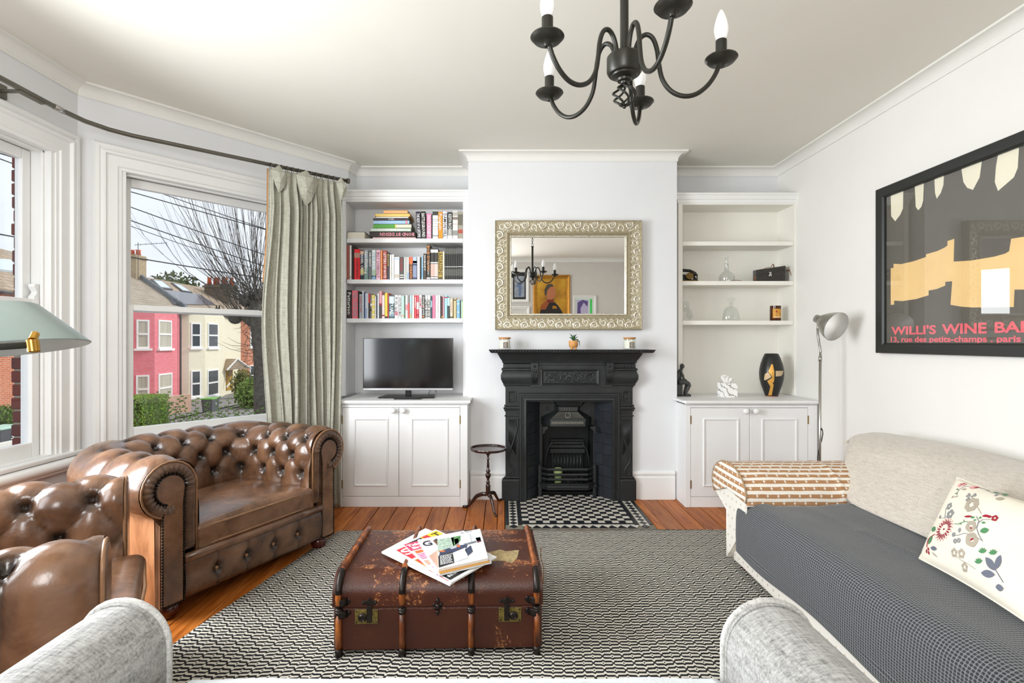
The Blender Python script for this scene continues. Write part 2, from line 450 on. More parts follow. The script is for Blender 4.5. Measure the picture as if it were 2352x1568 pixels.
# timber edging strips either side of the hearth
for xa, xb in ((-.035, .012), (.985, 1.035)):
    build('hearth_border_strip', MB().box(xa, xb, 3.30, 4.02, -.02, .004), wood, fl, bevel=.003)
# ------------------------------------------------------------------ the street outside the bay
GZ = -2.6
struct('street_ground', MB().box(-60, -3.2, -20, 90, GZ - .3, GZ), mat('asphalt', '#8b8a87', .9, var=.1, vs=3))
def brickmat(name, c1, c2, mortar, scale=1.0, rough=.8):
    t = NT(name); v = t.co('Object'); X, Y, Z_ = t.sep(v)
    cm = t.new('CombineXYZ'); t.link(t.math('ADD', t.math('MULTIPLY', Y, 1.1), X), cm.inputs[0]); t.link(Z_, cm.inputs[1])
    b = t.new('TexBrick'); t.link(cm.outputs[0], b.inputs['Vector']); b.inputs['Scale'].default_value = scale
    b.inputs['Brick Width'].default_value = .225; b.inputs['Row Height'].default_value = .075; b.inputs['Mortar Size'].default_value = .008
    b.inputs['Color1'].default_value = lin(c1); b.inputs['Color2'].default_value = lin(c2); b.inputs['Mortar'].default_value = lin(mortar)
    nz = t.noise(v, 1.2, 4)
    c = t.mix(t.math('MULTIPLY', nz, .35), b.outputs['Color'], c2)
    t.link(c, t.p.inputs['Base Color']); t.p.inputs['Roughness'].default_value = rough
    t.bump(b.outputs['Fac'], -.25, .01); return t.m
def tilemat(name, c1, c2, row=.16):
    t = NT(name); v = t.co('Object'); X, Y, Z_ = t.sep(v)
    cm = t.new('CombineXYZ'); t.link(Y, cm.inputs[0]); t.link(Z_, cm.inputs[1])
    b = t.new('TexBrick'); t.link(cm.outputs[0], b.inputs['Vector']); b.inputs['Scale'].default_value = 1
    b.inputs['Brick Width'].default_value = .32; b.inputs['Row Height'].default_value = row; b.inputs['Mortar Size'].default_value = .012; b.offset = .5
    b.inputs['Color1'].default_value = lin(c1); b.inputs['Color2'].default_value = lin(c2); b.inputs['Mortar'].default_value = lin('#5a5148')
    t.link(t.mix(t.math('MULTIPLY', t.noise(v, .8, 5, .7), .5), b.outputs['Color'], '#c9b79c'), t.p.inputs['Base Color']); t.p.inputs['Roughness'].default_value = .85; return t.m
pink_m = brickmat('pink_painted_brick', '#e2707a', '#e88790', '#cf6470')
crm_m = brickmat('cream_painted_brick', '#ece3c6', '#f2ebd4', '#d8ceb0')
org_m = brickmat('orange_brick', '#c4694a', '#d88560', '#d9c3ac')
yel_m = brickmat('stock_brick', '#8d7a5c', '#a8936e', '#c4b79e')
sooty = brickmat('sooty_brick', '#4a4038', '#6a5a48', '#8a8070')
roof1 = tilemat('roof_tiles_grey', '#8d8273', '#a3978a'); roof2 = tilemat('roof_tiles_brown', '#94806c', '#ad9680')
upvc = mat('white_window_paint', '#f2f2ee', .5); darkpane = mat('dark_window_pane', '#3a4044', .08, var=.2, vs=1); curt = mat('net_curtain', '#b9b3a2', .8, var=.15, vs=2, stretch=(6, 6, .3))
INN = Vector((-4.3, 2.25, 0))
def uv2(u, Y): return Vector((PX(u, Y), Y, 0))
def hit(u, p0, p1):
    k = (u - CX) / F; d = p1 - p0; s = (k * p0.y - p0.x) / (d.x - k * d.y); return p0 + d * s
def wallwin(par, p0, p1, u0, u1, v0, v1, mt, sill=True):
    a, b = hit(u0, p0, p1), hit(u1, p0, p1); d = (b - a); L = d.length; Yc = (a.y + b.y) / 2
    zt, zb = PZ(v0, Yc), PZ(v1, Yc); M = frame((a.x, a.y), (d.x, d.y)); f = .09
    # frame() left side points away from the street for these runs, so the street side is -y
    w = MB().box(0, f, -.05, .03, zb, zt, M).box(L - f, L, -.05, .03, zb, zt, M).box(f, L - f, -.05, .03, zb, zb + f, M).box(f, L - f, -.05, .03, zt - f, zt, M).box(f, L - f, -.07, .03, (zb + zt) / 2 - .05, (zb + zt) / 2 + .05, M)
    o = build('window', w, upvc, par)
    build('pane', MB().box(f, L - f, -.02, .02, zb + f, (zb + zt) / 2 - .05, M), mt, o); build('pane', MB().box(f, L - f, -.02, .02, (zb + zt) / 2 + .05, zt - f, M), mt, o)
    if sill: build('sill', MB().box(-.12, L + .12, -.16, .03, zb - .12, zb, M), upvc, par)
def house(name, label, pts, wm, rm, top=3.1, ridge=5.5, base=GZ, cat='house'):
    P = [uv2(u, Y) for u, Y in pts]
    t = thing(name, label, cat, (P[0].x, P[0].y, base))
    poly = [(p.x, p.y) for p in P] + [(P[-1].x + INN.x, P[-1].y + INN.y), (P[0].x + INN.x, P[0].y + INN.y)]
    build('wall', MB().prism(poly, base, top), wm, t)
    a, b = P[0], P[-1]; ex = (a - P[1]).normalized() * 0
    front = Vector((.45, -.1, 0))
    e0, e1 = Vector((a.x, a.y, top - .05)) + front, Vector((b.x, b.y, top - .05)) + front
    dd = Vector((e1 - e0)); 
    r0, r1 = Vector((a.x, a.y, ridge)) + INN, Vector((b.x, b.y, ridge)) + INN
    b0, b1 = r0 + INN + Vector((0, 0, -2.4)), r1 + INN + Vector((0, 0, -2.4))
    up = Vector((0, 0, .14))
    mb = MB().add([e0, e1, r1, r0, b1, b0] + [q + up for q in (e0, e1, r1, r0, b1, b0)],
                  [(0, 1, 2, 3), (3, 2, 4, 5), (6, 9, 8, 7), (9, 11, 10, 8), (0, 6, 7, 1), (4, 10, 11, 5), (0, 3, 9, 6), (3, 5, 11, 9), (1, 7, 8, 2), (2, 8, 10, 4)])
    build('roof', mb, rm, t)
    build('gutter', MB().tube([e0 + Vector((.08, 0, 0)), e1 + Vector((.08, 0, 0))], .07, 6), M_x['gutter'], t)
    return t, P, (e0 + up, e1 + up, r0 + up)
M_x = {'gutter': mat('gutter', '#4a4644', .6)}
def onplane(u, v, pl):
    n = (pl[1] - pl[0]).cross(pl[2] - pl[0]); d = Vector(((u - CX) / F, 1, -(v - CY) / F)); o = Vector((0, 0, H))
    return o + d * ((pl[0] - o).dot(n) / d.dot(n)), n.normalized()
def slab_on(name, par, pl, uvs, mt, th=.08, lift=.0):
    ps = [onplane(u, v, pl) for u, v in uvs]; n = ps[0][1]; n = n if n.z > 0 else -n
    k = len(ps); vs = [p + n * lift for p, _ in ps] + [p + n * (lift + th) for p, _ in ps]
    return build(name, MB().add(vs, [tuple(range(k)), tuple(range(k, 2 * k))] + [(i, (i + 1) % k, k + (i + 1) % k, k + i) for i in range(k)]), mt, par)

# pink house
t, P, pl = house('terraced_house', 'pink painted brick house with white sash windows across the street', [(250, 28.2), (355, 29.6), (402, 31.8), (413, 33.2)], pink_m, roof1)
for a, b, u0, u1, v0, v1 in ((0, 1, 313, 343, 734, 800), (0, 1, 312, 343, 861, 926), (1, 2, 363, 393, 735, 800), (1, 2, 363, 394, 857, 923)):
    wallwin(t, P[a], P[b], u0, u1, v0, v1, curt)
build('drainpipe', MB().tube([(P[3].x + .35, P[3].y - .5, GZ), (P[3].x + .35, P[3].y - .5, 3.0)], .06, 6), M_x['gutter'], t)
pw = MB(); e0, e1, r0 = pl; r1 = r0 + (e1 - e0); dirn = (r1 - e1)
for i in range(22):
    p = e1 + dirn * (i / 22); q = e1 + dirn * ((i + 1) / 22)
    pw.add([p + Vector((0, -.13, -.1)), q + Vector((0, -.13, -.1)), q + Vector((0, .13, -.1)), p + Vector((0, .13, -.1)), p + Vector((0, -.13, .32)), q + Vector((0, -.13, .25)), q + Vector((0, .13, .25)), p + Vector((0, .13, .32))],
           [(0, 3, 2, 1), (4, 5, 6, 7), (0, 1, 5, 4), (1, 2, 6, 5), (2, 3, 7, 6), (3, 0, 4, 7)])
build('stepped_flashing', pw, mat('lead_flashing', '#6f777d', .5, var=.3, vs=3), t, kind='stuff')
cb = r1 + Vector((.25, -.35, -.3))
s_ = build('chimney', MB().box(cb.x - .5, cb.x + .35, cb.y - .5, cb.y + .5, cb.z - .6, cb.z + 1.55).box(cb.x - .57, cb.x + .42, cb.y - .57, cb.y + .57, cb.z + 1.30, cb.z + 1.42), yel_m, t)
potc = mat('terracotta_pot', '#c9603c', .7, var=.15, vs=4)
for k in (-.25, .15): build('chimney_pot', MB().lathe([(.16, 0), (.13, .35), (.17, .42), (.13, .42)], Matrix.Translation((cb.x + k, cb.y, cb.z + 1.5)), 10), potc, s_, smooth=True)
# television aerial beside the stack
ap_ = cb + Vector((.55, -.6, 0))
ta = thing('television_aerial', 'thin television aerial on the pole beside the far left chimney', 'aerial', tuple(ap_))
metal = mat('aerial_metal', '#5c5c5c', .5, metal=.4)
build('pole', MB().tube([ap_ + Vector((0, 0, -.9)), ap_ + Vector((0, 0, 2.3))], .022, 5), metal, ta)
build('boom', MB().tube([ap_ + Vector((-.2, 0, 2.15)), ap_ + Vector((1.3, .9, 2.45))], .018, 5), metal, ta)
b = MB()
for i in range(7): q = ap_ + Vector((-.2, 0, 2.15)) + Vector((1.5, .9, .3)) * (i / 6); b.tube([q + Vector((0, 0, -.09)), q + Vector((0, 0, .09))], .008, 4)
build('elements', b, metal, ta)
# cream house
t, P, pl = house('terraced_house', 'cream painted brick house with dark sash windows and a tiled porch', [(413, 33.2), (434, 33.5), (471, 34.5), (512, 37.0), (517, 38.0), (553, 41.0)], crm_m, roof2)
for a, b, u0, u1, v0, v1 in ((1, 2, 438, 461, 741, 798), (1, 2, 438, 461, 850, 911), (2, 3, 477, 500, 742, 798), (2, 3, 476, 501, 848, 908)):
    wallwin(t, P[a], P[b], u0, u1, v0, v1, darkpane)
skg = mat('skylight_glass', '#c8d6e2', .1)
for q in ([(345.5, 643), (371, 647), (396, 667.5), (367, 664)], [(392, 651), (414, 656), (441, 674.5), (418, 671)]):
    sk = slab_on('skylight', t, pl, q, metal, .10)
    c_ = [sum(p[i] for p in q) / 4 for i in (0, 1)]
    slab_on('skylight_pane', sk, pl, [(c_[0] + (p[0] - c_[0]) * .76, c_[1] + (p[1] - c_[1]) * .76) for p in q], skg, .02, .10)
slab_on('solar_panel', t, pl, [(367, 666), (458, 677), (493, 701), (400, 700)], mat('solar_panel_glass', '#5f6068', .25), .07)
a, b = hit(519, P[4], P[5]), hit(533, P[4], P[5]); M = frame((a.x, a.y), (b.x - a.x, b.y - a.y)); L = (b - a).length
dr = build('front_door', MB().box(0, L, -.06, .05, GZ + .3, PZ(846, a.y), M), mat('mustard_door', '#b58a1e', .45), t)
build('door_panel', MB().box(L * .2, L * .8, -.09, -.05, GZ + 1.3, PZ(852, a.y), M), mat('mustard_door_dark', '#8f6a14', .4), dr)
a = uv2(511, 37.2); b = uv2(566, 39.2); M = frame((a.x, a.y), (b.x - a.x, b.y - a.y)); L = (b - a).length; zt = PZ(824, 38); zb = PZ(848, 38)
po = build('porch_canopy', MB().add([(0, -.4, zb), (L, -.4, zb), (L, 1.6, zb), (0, 1.6, zb), (L * .42, -.4, zt), (L * .42, 1.6, zt)], [(0, 1, 4), (3, 5, 2), (0, 4, 5, 3), (1, 2, 5, 4), (0, 3, 2, 1)], M), roof2, t)
build('porch_bracket', MB().tube([(.1, -.3, zb - 1.2), (1.2, -.3, zb - .05)], .07, 4, M=M).tube([(0, -.42, zb), (L * .42, -.42, zt), (L, -.42, zb)], .07, 4, M=M), upvc, po)
a, b = hit(534, P[4], P[5]), hit(551, P[4], P[5]); build('porch_pier', MB().box(a.x, b.x + .2, a.y - 1.4, a.y - .8, GZ, zb), crm_m, t)
cp = P[-1] + INN * .52; zc = 4.2
s_ = build('chimney', MB().box(cp.x - .9, cp.x + 1.0, cp.y - .6, cp.y + .6, zc - 1, zc + 1.5).box(cp.x - 1.0, cp.x + 1.1, cp.y - .7, cp.y + .7, zc + 1.25, zc + 1.4), sooty, t)
for k in range(6): build('chimney_pot', MB().lathe([(.17, 0), (.13, .5), (.18, .6), (.13, .6)], Matrix.Translation((cp.x - .75 + k * .32, cp.y + (k % 2) * .3 - .15, zc + 1.48)), 10), potc, s_, smooth=True)
# brick house beyond
t, P, pl = house('terraced_house', 'orange brick house behind the bare tree beyond the cream house', [(553, 41.0), (570, 41.4), (592, 42.6), (622, 47.0), (640, 56)], org_m, roof2)
for a, b, u0, u1, v0, v1 in ((1, 2, 574, 588, 755, 797), (2, 3, 597, 612, 757, 797), (1, 2, 573, 588, 838, 886)):
    wallwin(t, P[a], P[b], u0, u1, v0, v1, darkpane)
# orange brick house seen past the brick pier of the front window
t, P, pl = house('terraced_house', 'orange brick house seen through the window behind the reading lamp', [(-420, 14.2), (-120, 18.6), (58, 21.2), (120, 23.2)], org_m, roof2)
for a, b, u0, u1, v0, v1 in ((1, 2, -80, -20, 725, 805), (1, 2, -80, -20, 880, 965)): wallwin(t, P[a], P[b], u0, u1, v0, v1, curt)
slab_on('skylight', t, pl, [(-30, 596), (22, 600), (46, 628), (-8, 622)], skg, .1)
t, P, pl = house('terraced_house', 'grey roofed brick house between the orange and pink houses', [(120, 23.2), (200, 25.0), (250, 28.2)], org_m, roof1)
# front gardens: walls, hedge, bins
rw = brickmat('garden_wall_brick', '#b98a72', '#c99c84', '#d8cbbb')
def gwall(label, pts, z1, mt, th=.22, z0=GZ):
    b = MB(); Q = [uv2(u, Y) for u, Y in pts]
    b.mould([(q.x, q.y) for q in Q], [(0, z0), (th, z0), (th, z1), (0, z1)])
    tag(build('garden_wall', b, mt), label, 'wall')
gwall('low red brick wall behind the wheeled bins outside the cream house', [(300, 26.0), (432, 29.0)], GZ + .95, rw)
gwall('pinkish brick garden wall running along the pavement opposite', [(380, 25.6), (560, 33.0)], PZ(942, 30), rw)
gwall('pale rendered garden wall below the brick house', [(520, 30), (700, 40)], PZ(938, 33), mat('pale_render', '#ded6c6', .8))
def foliage(name, label, cat, c, r, n, size, mt, sd, flat=1.0, box=None, group=None):
    rn = random.Random(sd); t = thing(name, label, cat, (c[0], c[1], c[2] - (r[2] if not box else r[2])), 0, group); b = MB()
    for i in range(n):
        if box: p = Vector([c[k] + r[k] * rn.uniform(-1, 1) for k in range(3)]); k = rn.randrange(3); p[k] = c[k] + r[k] * (1 if k == 2 or rn.random() < .5 else -1) * rn.uniform(.9, 1.06)
        else:
            d = Vector((rn.gauss(0, 1), rn.gauss(0, 1), rn.gauss(0, 1))).normalized() * rn.uniform(.65, 1.05); p = Vector([c[k] + r[k] * d[k] for k in range(3)])
        e1 = Vector((rn.gauss(0, 1), rn.gauss(0, 1), rn.gauss(0, 1))).normalized(); e2 = e1.orthogonal().normalized(); s = size * rn.uniform(.6, 1.3)
        b.add([p - e1 * s, p + e2 * s * .45, p + e1 * s, p - e2 * s * .45], [(0, 1, 2, 3)])
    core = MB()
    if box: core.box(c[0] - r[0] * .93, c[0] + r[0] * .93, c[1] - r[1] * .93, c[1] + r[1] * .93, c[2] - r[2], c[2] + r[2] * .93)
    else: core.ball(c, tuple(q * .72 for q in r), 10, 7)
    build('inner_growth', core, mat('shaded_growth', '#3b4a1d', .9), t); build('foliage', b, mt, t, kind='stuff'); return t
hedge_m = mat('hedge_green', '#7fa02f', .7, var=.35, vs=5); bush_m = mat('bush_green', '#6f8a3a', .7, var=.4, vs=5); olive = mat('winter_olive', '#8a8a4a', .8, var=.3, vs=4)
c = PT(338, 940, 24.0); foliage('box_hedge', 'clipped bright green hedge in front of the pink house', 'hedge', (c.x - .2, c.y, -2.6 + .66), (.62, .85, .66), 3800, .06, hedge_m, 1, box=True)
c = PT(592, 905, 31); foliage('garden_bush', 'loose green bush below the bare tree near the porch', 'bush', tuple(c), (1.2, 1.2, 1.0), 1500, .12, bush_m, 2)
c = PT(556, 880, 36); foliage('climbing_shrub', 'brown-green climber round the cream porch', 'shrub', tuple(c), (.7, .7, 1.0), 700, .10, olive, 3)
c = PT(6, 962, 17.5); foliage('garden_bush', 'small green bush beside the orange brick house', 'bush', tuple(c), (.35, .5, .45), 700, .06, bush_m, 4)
def bin_(label, u, v, Y, lid):
    c = PT(u, v, Y); t = thing('wheeled_bin', label, 'bin', (c.x, c.y, c.z - .45))
    build('bin_body', MB().add([(c.x - .25, c.y - .30, c.z - .45), (c.x + .22, c.y - .30, c.z - .45), (c.x + .22, c.y + .30, c.z - .45), (c.x - .25, c.y + .30, c.z - .45), (c.x - .30, c.y - .36, c.z + .2), (c.x + .28, c.y - .36, c.z + .2), (c.x + .28, c.y + .36, c.z + .2), (c.x - .30, c.y + .36, c.z + .2)], [(0, 3, 2, 1), (4, 5, 6, 7), (0, 1, 5, 4), (1, 2, 6, 5), (2, 3, 7, 6), (3, 0, 4, 7)]), mat('bin_grey', '#5a5c5f', .6), t)
    build('bin_lid', MB().box(c.x - .33, c.x + .31, c.y - .40, c.y + .40, c.z + .2, c.z + .27), mat('bin_lid', lid, .5), t, bevel=.03)
    text_ = text_mb('5', .25, axes((c.x + .275, c.y - .05, c.z - .10), (0, 1, 0), (0, 0, 1)), .004); build('number', text_, upvc, t)
bin_('grey wheeled bin with a green lid behind the garden wall', 484, 925, 27.5, '#6cb043')
bin_('grey wheeled bin with a pale green lid by the orange brick house', 6, 1000, 15.2, '#b9dccb')
gwall('white garden wall under the pale green bin', [(-60, 12.6), (60, 14.0)], PZ(1012, 13.5), mat('white_render', '#e8e4da', .8))
# pollarded street tree
tc = PT(602, 690, 17.0)
t = thing('bare_street_tree', 'bare pollarded street tree with thin shoots fanning over the houses', 'tree', (tc.x + .6, tc.y, GZ))
bark = mat('grey_bark', '#57524a', .9, var=.4, vs=9, bump=.8, bs=30)
rn = random.Random(11)
kn = [PT(604, 900, 17), PT(603, 830, 17), PT(600, 770, 17), PT(594, 725, 17), PT(590, 690, 17)]
base = Vector((kn[0].x + .1, kn[0].y, GZ))
build('tree_trunk', MB().tube([base] + kn, [.34, .28, .26, .28, .30, .16], 10), bark, t, smooth=True)
b = MB()
for q in ((-.35, 690), (.1, 676), (-.1, 712), (-.7, 730)): b.ball(tuple(PT(590, q[1], 17) + Vector((q[0], 0, 0))), (.22, .22, .2), 8, 6)
b.tube([PT(597, 742, 17), PT(575, 738, 17), PT(556, 728, 17)], [.2, .16, .09], 8)
build('pollard_knuckles', b, bark, t, smooth=True)
tw = MB()
for i in range(105):
    k = i % 3
    st = PT(590, 688, 17) + Vector((rn.uniform(-.4, .3), rn.uniform(-.4, .4), rn.uniform(-.2, .15))) if k else PT(558, 730, 17) + Vector((rn.uniform(-.2, .4), rn.uniform(-.3, .3), 0))
    a = rn.uniform(-.25, 1.0) * 1.35; L = rn.uniform(2.4, 5.2) if k else rn.uniform(.8, 2.0)
    if k == 0: a = rn.uniform(-.4, 1.9)
    dirx = -sin(a); dy = rn.uniform(-.45, .45); pts = []
    for j in range(7):
        q = j / 6; pts.append(st + Vector((dirx * L * q * (1 - .28 * q), dy * L * q * .6, L * (cos(a) * q * .72 + .42 * q * q) + rn.uniform(-.03, .03))))
    w = rn.uniform(.010, .018); tw.tube(pts, [w * (1 - .75 * j / 6) for j in range(7)], 4, caps=False)
    for z in range(2):
        j = rn.randrange(2, 5); p = pts[j]; d = (pts[j + 1] - p) * 1.4 + Vector((rn.uniform(-.3, .3), 0, rn.uniform(0, .3))); tw.tube([p, p + d * .6, p + d * 1.2 + Vector((0, 0, .15))], [w * .45, w * .35, w * .2], 3, caps=False)
for i in range(160):
    p = PT(592, 690 + rn.uniform(0, 190) ** 1.0, 17) + Vector((rn.gauss(0, .22), rn.gauss(0, .25), 0)); d = Vector((rn.gauss(0, .35), rn.gauss(0, .3), rn.gauss(.05, .25)))
    tw.tube([p, p + d * .6, p + d + Vector((0, 0, .1))], [.010, .007, .003], 3, caps=False)
build('branches', tw, bark, t, kind='stuff')
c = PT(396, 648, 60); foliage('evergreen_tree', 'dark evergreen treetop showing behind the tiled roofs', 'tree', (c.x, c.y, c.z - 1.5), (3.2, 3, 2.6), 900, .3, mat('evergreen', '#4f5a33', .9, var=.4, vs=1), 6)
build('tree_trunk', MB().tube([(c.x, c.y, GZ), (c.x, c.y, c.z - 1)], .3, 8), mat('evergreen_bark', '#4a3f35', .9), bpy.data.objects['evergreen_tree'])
# overhead wires
wire = mat('wire_black', '#2c2c2e', .6)
for k, (u0, v0, u1, v1, r, lb) in enumerate(((310, 437, 604, 521, .011, 'second overhead wire from the top crossing the sky in the angled window'), (355, 434, 604, 518, .009, 'topmost overhead wire crossing the sky in the angled window'), (310, 473, 600, 578, .011, 'overhead wire through the middle of the bare shoots, third from the top'),
                                        (310, 506, 600, 603, .011, 'fourth overhead wire from the top in the angled window'), (310, 519, 603, 618, .007, 'thinnest overhead wire just under the fourth one'), (312, 586, 600, 634, .013, 'lowest thick overhead wire crossing above the tiled roofs'))):
    s = (v1 - v0) / (u1 - u0); A, B = (-260 if k in (0, 2, 5) else 150), 900; Y0, Y1 = 9.0, 14.5
    pts = []
    for i in range(13):
        q = i / 12; u = A + (B - A) * q; Yq = Y0 + (Y1 - Y0) * max(0, (u + 260) / 1160); pts.append(PT(u, v0 + (u - u0) * s + 6 * sin(pi * q), Yq))
    tag(build('overhead_wire', MB().tube(pts, r, 4), wire), lb, 'wire')
# leafy stems in our own front garden, just below the window
rn = random.Random(21); stem_m = mat('stem_brown', '#4a3c26', .8); lf_m = mat('garden_leaf', '#5c7d2c', .5, var=.5, vs=12)
for i, (u, vt, Y, sp) in enumerate(((345, 905, 5.6, 1), (372, 890, 5.9, 1), (400, 925, 5.5, 1), (436, 905, 6.1, 1), (468, 940, 5.7, 1), (512, 905, 6.2, 1), (548, 925, 6.0, 1), (585, 930, 6.4, 1), (330, 950, 5.2, 1), (495, 960, 5.3, 1))):
    b0 = PT(u + 6, 1060, Y); top = PT(u, vt, Y); t = thing('garden_shrub', ['leafy garden shrub stem just outside the angled window, %s' % w for w in ('in front of the hedge', 'at the hedge corner', 'before the pink garden gate', 'before the pink and cream house join', 'before the cream bay', 'before the cream porch', 'under the climber by the porch', 'below the loose bush', 'lowest at the hedge foot', 'low beside the wheeled bin')][i], 'shrub', tuple(b0))
    st, lf = MB(), MB()
    for s in range(4):
        dx = (s - 1.5) * .055; pts = [b0 + (top + Vector((dx * 1.6, 0, -.05 * abs(s - 1.5))) - b0) * q + Vector((dx * q, rn.uniform(-.01, .01), 0)) for q in (0, .35, .7, 1)]
        st.tube(pts, [.005, .004, .003, .0015], 4)
        for j in range(18):
            q = .30 + .70 * j / 18; p = b0 + (pts[3] - b0) * q; sd = 1 if j % 2 else -1
            d = Vector((sd * rn.uniform(.5, 1), rn.uniform(-.5, .5), rn.uniform(.1, .6))).normalized() * rn.uniform(.03, .055); w = Vector((0, .3, .9)).cross(d).normalized() * .011 if False else Vector((-d.z, 0, d.x)).normalized() * .011
            lf.add([p, p + d * .5 + w, p + d, p + d * .5 - w], [(0, 1, 2, 3)])
    build('stem', st, stem_m, t); build('foliage', lf, lf_m, t, kind='stuff')
# ------------------------------------------------------------------ ornament helpers
def spiral(mb, c, r, turns=1.4, rot=0.0, hand=1, M=None, th=.3, lift=0.0, n=22, seg=6, flat=.6):
    pts = []; rr = []
    for i in range(n + 1):
        t = i / n; a = rot + hand * turns * 2 * pi * t; q = r * (1 - t) ** .8 + r * .06
        pts.append((c[0] + q * cos(a), c[1] + q * sin(a), lift + r * th * .35 * (1 - .2 * t)))
        w = r * th * (.35 + .65 * sin(pi * min(1, t * 1.15 + .05))) * (1 - .35 * t)
        rr.append((w, w * flat))
    mb.tube(pts, rr, seg, M=M, up=(0, 0, 1)); mb.ball((c[0], c[1], lift + r * .12), r * .16, 6, 4, M)
def leaf3(mb, c, L, W, ang, M=None, lift=0.0, h=.3):
    ca, sa = cos(ang), sin(ang); vs = []; fs = []
    for i in range(5):
        t = i / 4; w = W * sin(pi * (t * .86 + .07)); x = L * t
        for k, y in enumerate((-w, 0, w)):
            z = lift + (h * W * 1.6 if k == 1 else 0.0); vs.append((c[0] + x * ca - y * sa, c[1] + x * sa + y * ca, z))
    for i in range(4):
        for k in range(2): fs.append((i * 3 + k, i * 3 + k + 1, i * 3 + k + 4, i * 3 + k + 3))
    mb.add(vs, fs, M)
def flower(mb, c, r, M=None, lift=0.0, n=5):
    for i in range(n): a = 2 * pi * i / n; mb.ball((c[0] + r * .6 * cos(a), c[1] + r * .6 * sin(a), lift), (r * .38, r * .38, r * .3), 6, 4, M)
    mb.ball((c[0], c[1], lift + r * .1), r * .26, 6, 4, M)

# ------------------------------------------------------------------ fireplace
YF = 3.985
def fx(u, Y=None): return PX(u, Y or YF)
def fz(v, Y=None): return PZ(v, Y or YF)
fp = thing('fireplace', 'black cast iron fireplace with mantel shelf and arched grate on the chimney wall', 'fireplace', (fx(1307), 4.0, 0))
xl, xr = fx(1161), fx(1453)
FM = FRONT((0, YF, 0))
ol, orr, oz = fx(1210), fx(1407.5), fz(922)
b = MB().box(xl, ol, YF, 4.028, .0, fz(826)).box(orr, xr, YF, 4.028, 0, fz(826)).box(ol, orr, YF, 4.028, oz, fz(826))
build('surround', b, iron_m, fp)
# stepped architrave round the opening
ap = [(0, 0), (0, .012), (.006, .018), (.018, .018), (.022, .010), (.034, .010), (.038, .022), (.052, .026), (.058, .018), (.058, 0)]
b = MB().mould([(fx(1192), 0), (fx(1192), fz(902)), (fx(1423), fz(902)), (fx(1423), 0)], [(p[0], p[1]) for p in ap], M=FM)
build('architrave', b, iron_m, fp)
# plinth blocks
for ua, ub in ((1155, 1193), (1422, 1458)):
    b = MB(); X0, X1 = fx(ua), fx(ub)
    b.mould([(X0, 4.028), (X0, YF - .004), (X1, YF - .004), (X1, 4.028)], [(-.01, 0), (.008, 0), (.008, .150), (.004, .158), (.004, .164), (-.01, .170)], side=1)
    b.box(X0, X1, YF - .004, 4.028, 0, .166)
    build('plinth_block', b, iron_m, fp)
# pilaster mouldings, carved panels, reeding and long scrolls
for sgn, ua, ub in ((-1, 1161, 1191), (1, 1423, 1453)):
    X0, X1 = fx(ua), fx(ub); xc = (X0 + X1) / 2; w = X1 - X0
    b = MB()
    for va, vb, o in ((929, 933, .010), (934, 940, .016), (941, 944, .010), (953, 956, .008), (1094, 1098, .012)):
        b.mould([(X0, YF + .01), (X0, YF), (X1, YF), (X1, YF + .01)], [(-.005, fz(vb)), (o * .7, fz(vb)), (o, (fz(vb) + fz(va)) / 2), (o * .7, fz(va)), (-.005, fz(va))])
    for i in range(5): b.ball((X0 + w * (i + .5) / 5, YF - .002, fz(948.5)), (.006, .005, .005), 6, 4)
    build('pilaster_moulding', b, iron_m, fp, smooth=True, auto=40, kind='stuff')
    pa = MB(); px0, px1 = xc - w * .30, xc + w * .30; pz0, pz1 = fz(926), fz(897)
    pa.mould([(px0, pz0), (px0, pz1), (px1, pz1), (px1, pz0)], [(0, 0), (0, .010), (.006, .010), (.012, .003), (.012, 0)], closed=True, M=FM)
    build('carved_panel', pa, iron_m, fp)
    q = MB(); zc = (pz0 + pz1) / 2
    spiral(q, (xc, zc + .016), .011, 1.3, 0, sgn, FM, .34); spiral(q, (xc, zc - .016), .012, 1.3, pi, -sgn, FM, .34)
    for a in range(4): leaf3(q, (xc, zc), .018, .005, a * pi / 2 + .7, FM, .001)
    flower(q, (xc, zc + .034), .007, FM, .002)
    build('panel_scrollwork', q, iron_m, fp, smooth=True)
    r = MB(); z1 = fz(963)
    for i in range(6):
        t = (i + .5) / 6; x = X0 + w * (.22 + .60 * t)
        inner = t if sgn < 0 else 1 - t
        zb = fz(1012 + 34 * inner if True else 0)
        r.tube([(x, YF - .001, z1), (x, YF - .001, zb)], [(.0042, .005)] * 2, 8)
    build('reeding', r, iron_m, fp, smooth=True, kind='stuff')
    s_ = MB(); P = []
    for t in range(15):
        q_ = t / 14; v = 962 + (1078 - 962) * q_
        off = -.46 + .86 * (3 * q_ * q_ - 2 * q_ ** 3) if q_ < .8 else .40 - .5 * ((q_ - .8) / .2)
        P.append((xc - sgn * (-off) * w, YF - .003, fz(v)))
    for t in range(13):
        a = t / 12 * 1.7 * pi; rr_ = .020 * (1 - .55 * t / 12)
        P.append((xc + sgn * (.1 * w) + sgn * -rr_ * cos(a + .2) * 1.1 - 0, YF - .003, fz(1086) - rr_ * .75 * sin(a)))
    s_.tube(P, [(.0065, .006)] * len(P), 8)
    build('long_scroll', s_, iron_m, fp, smooth=True)
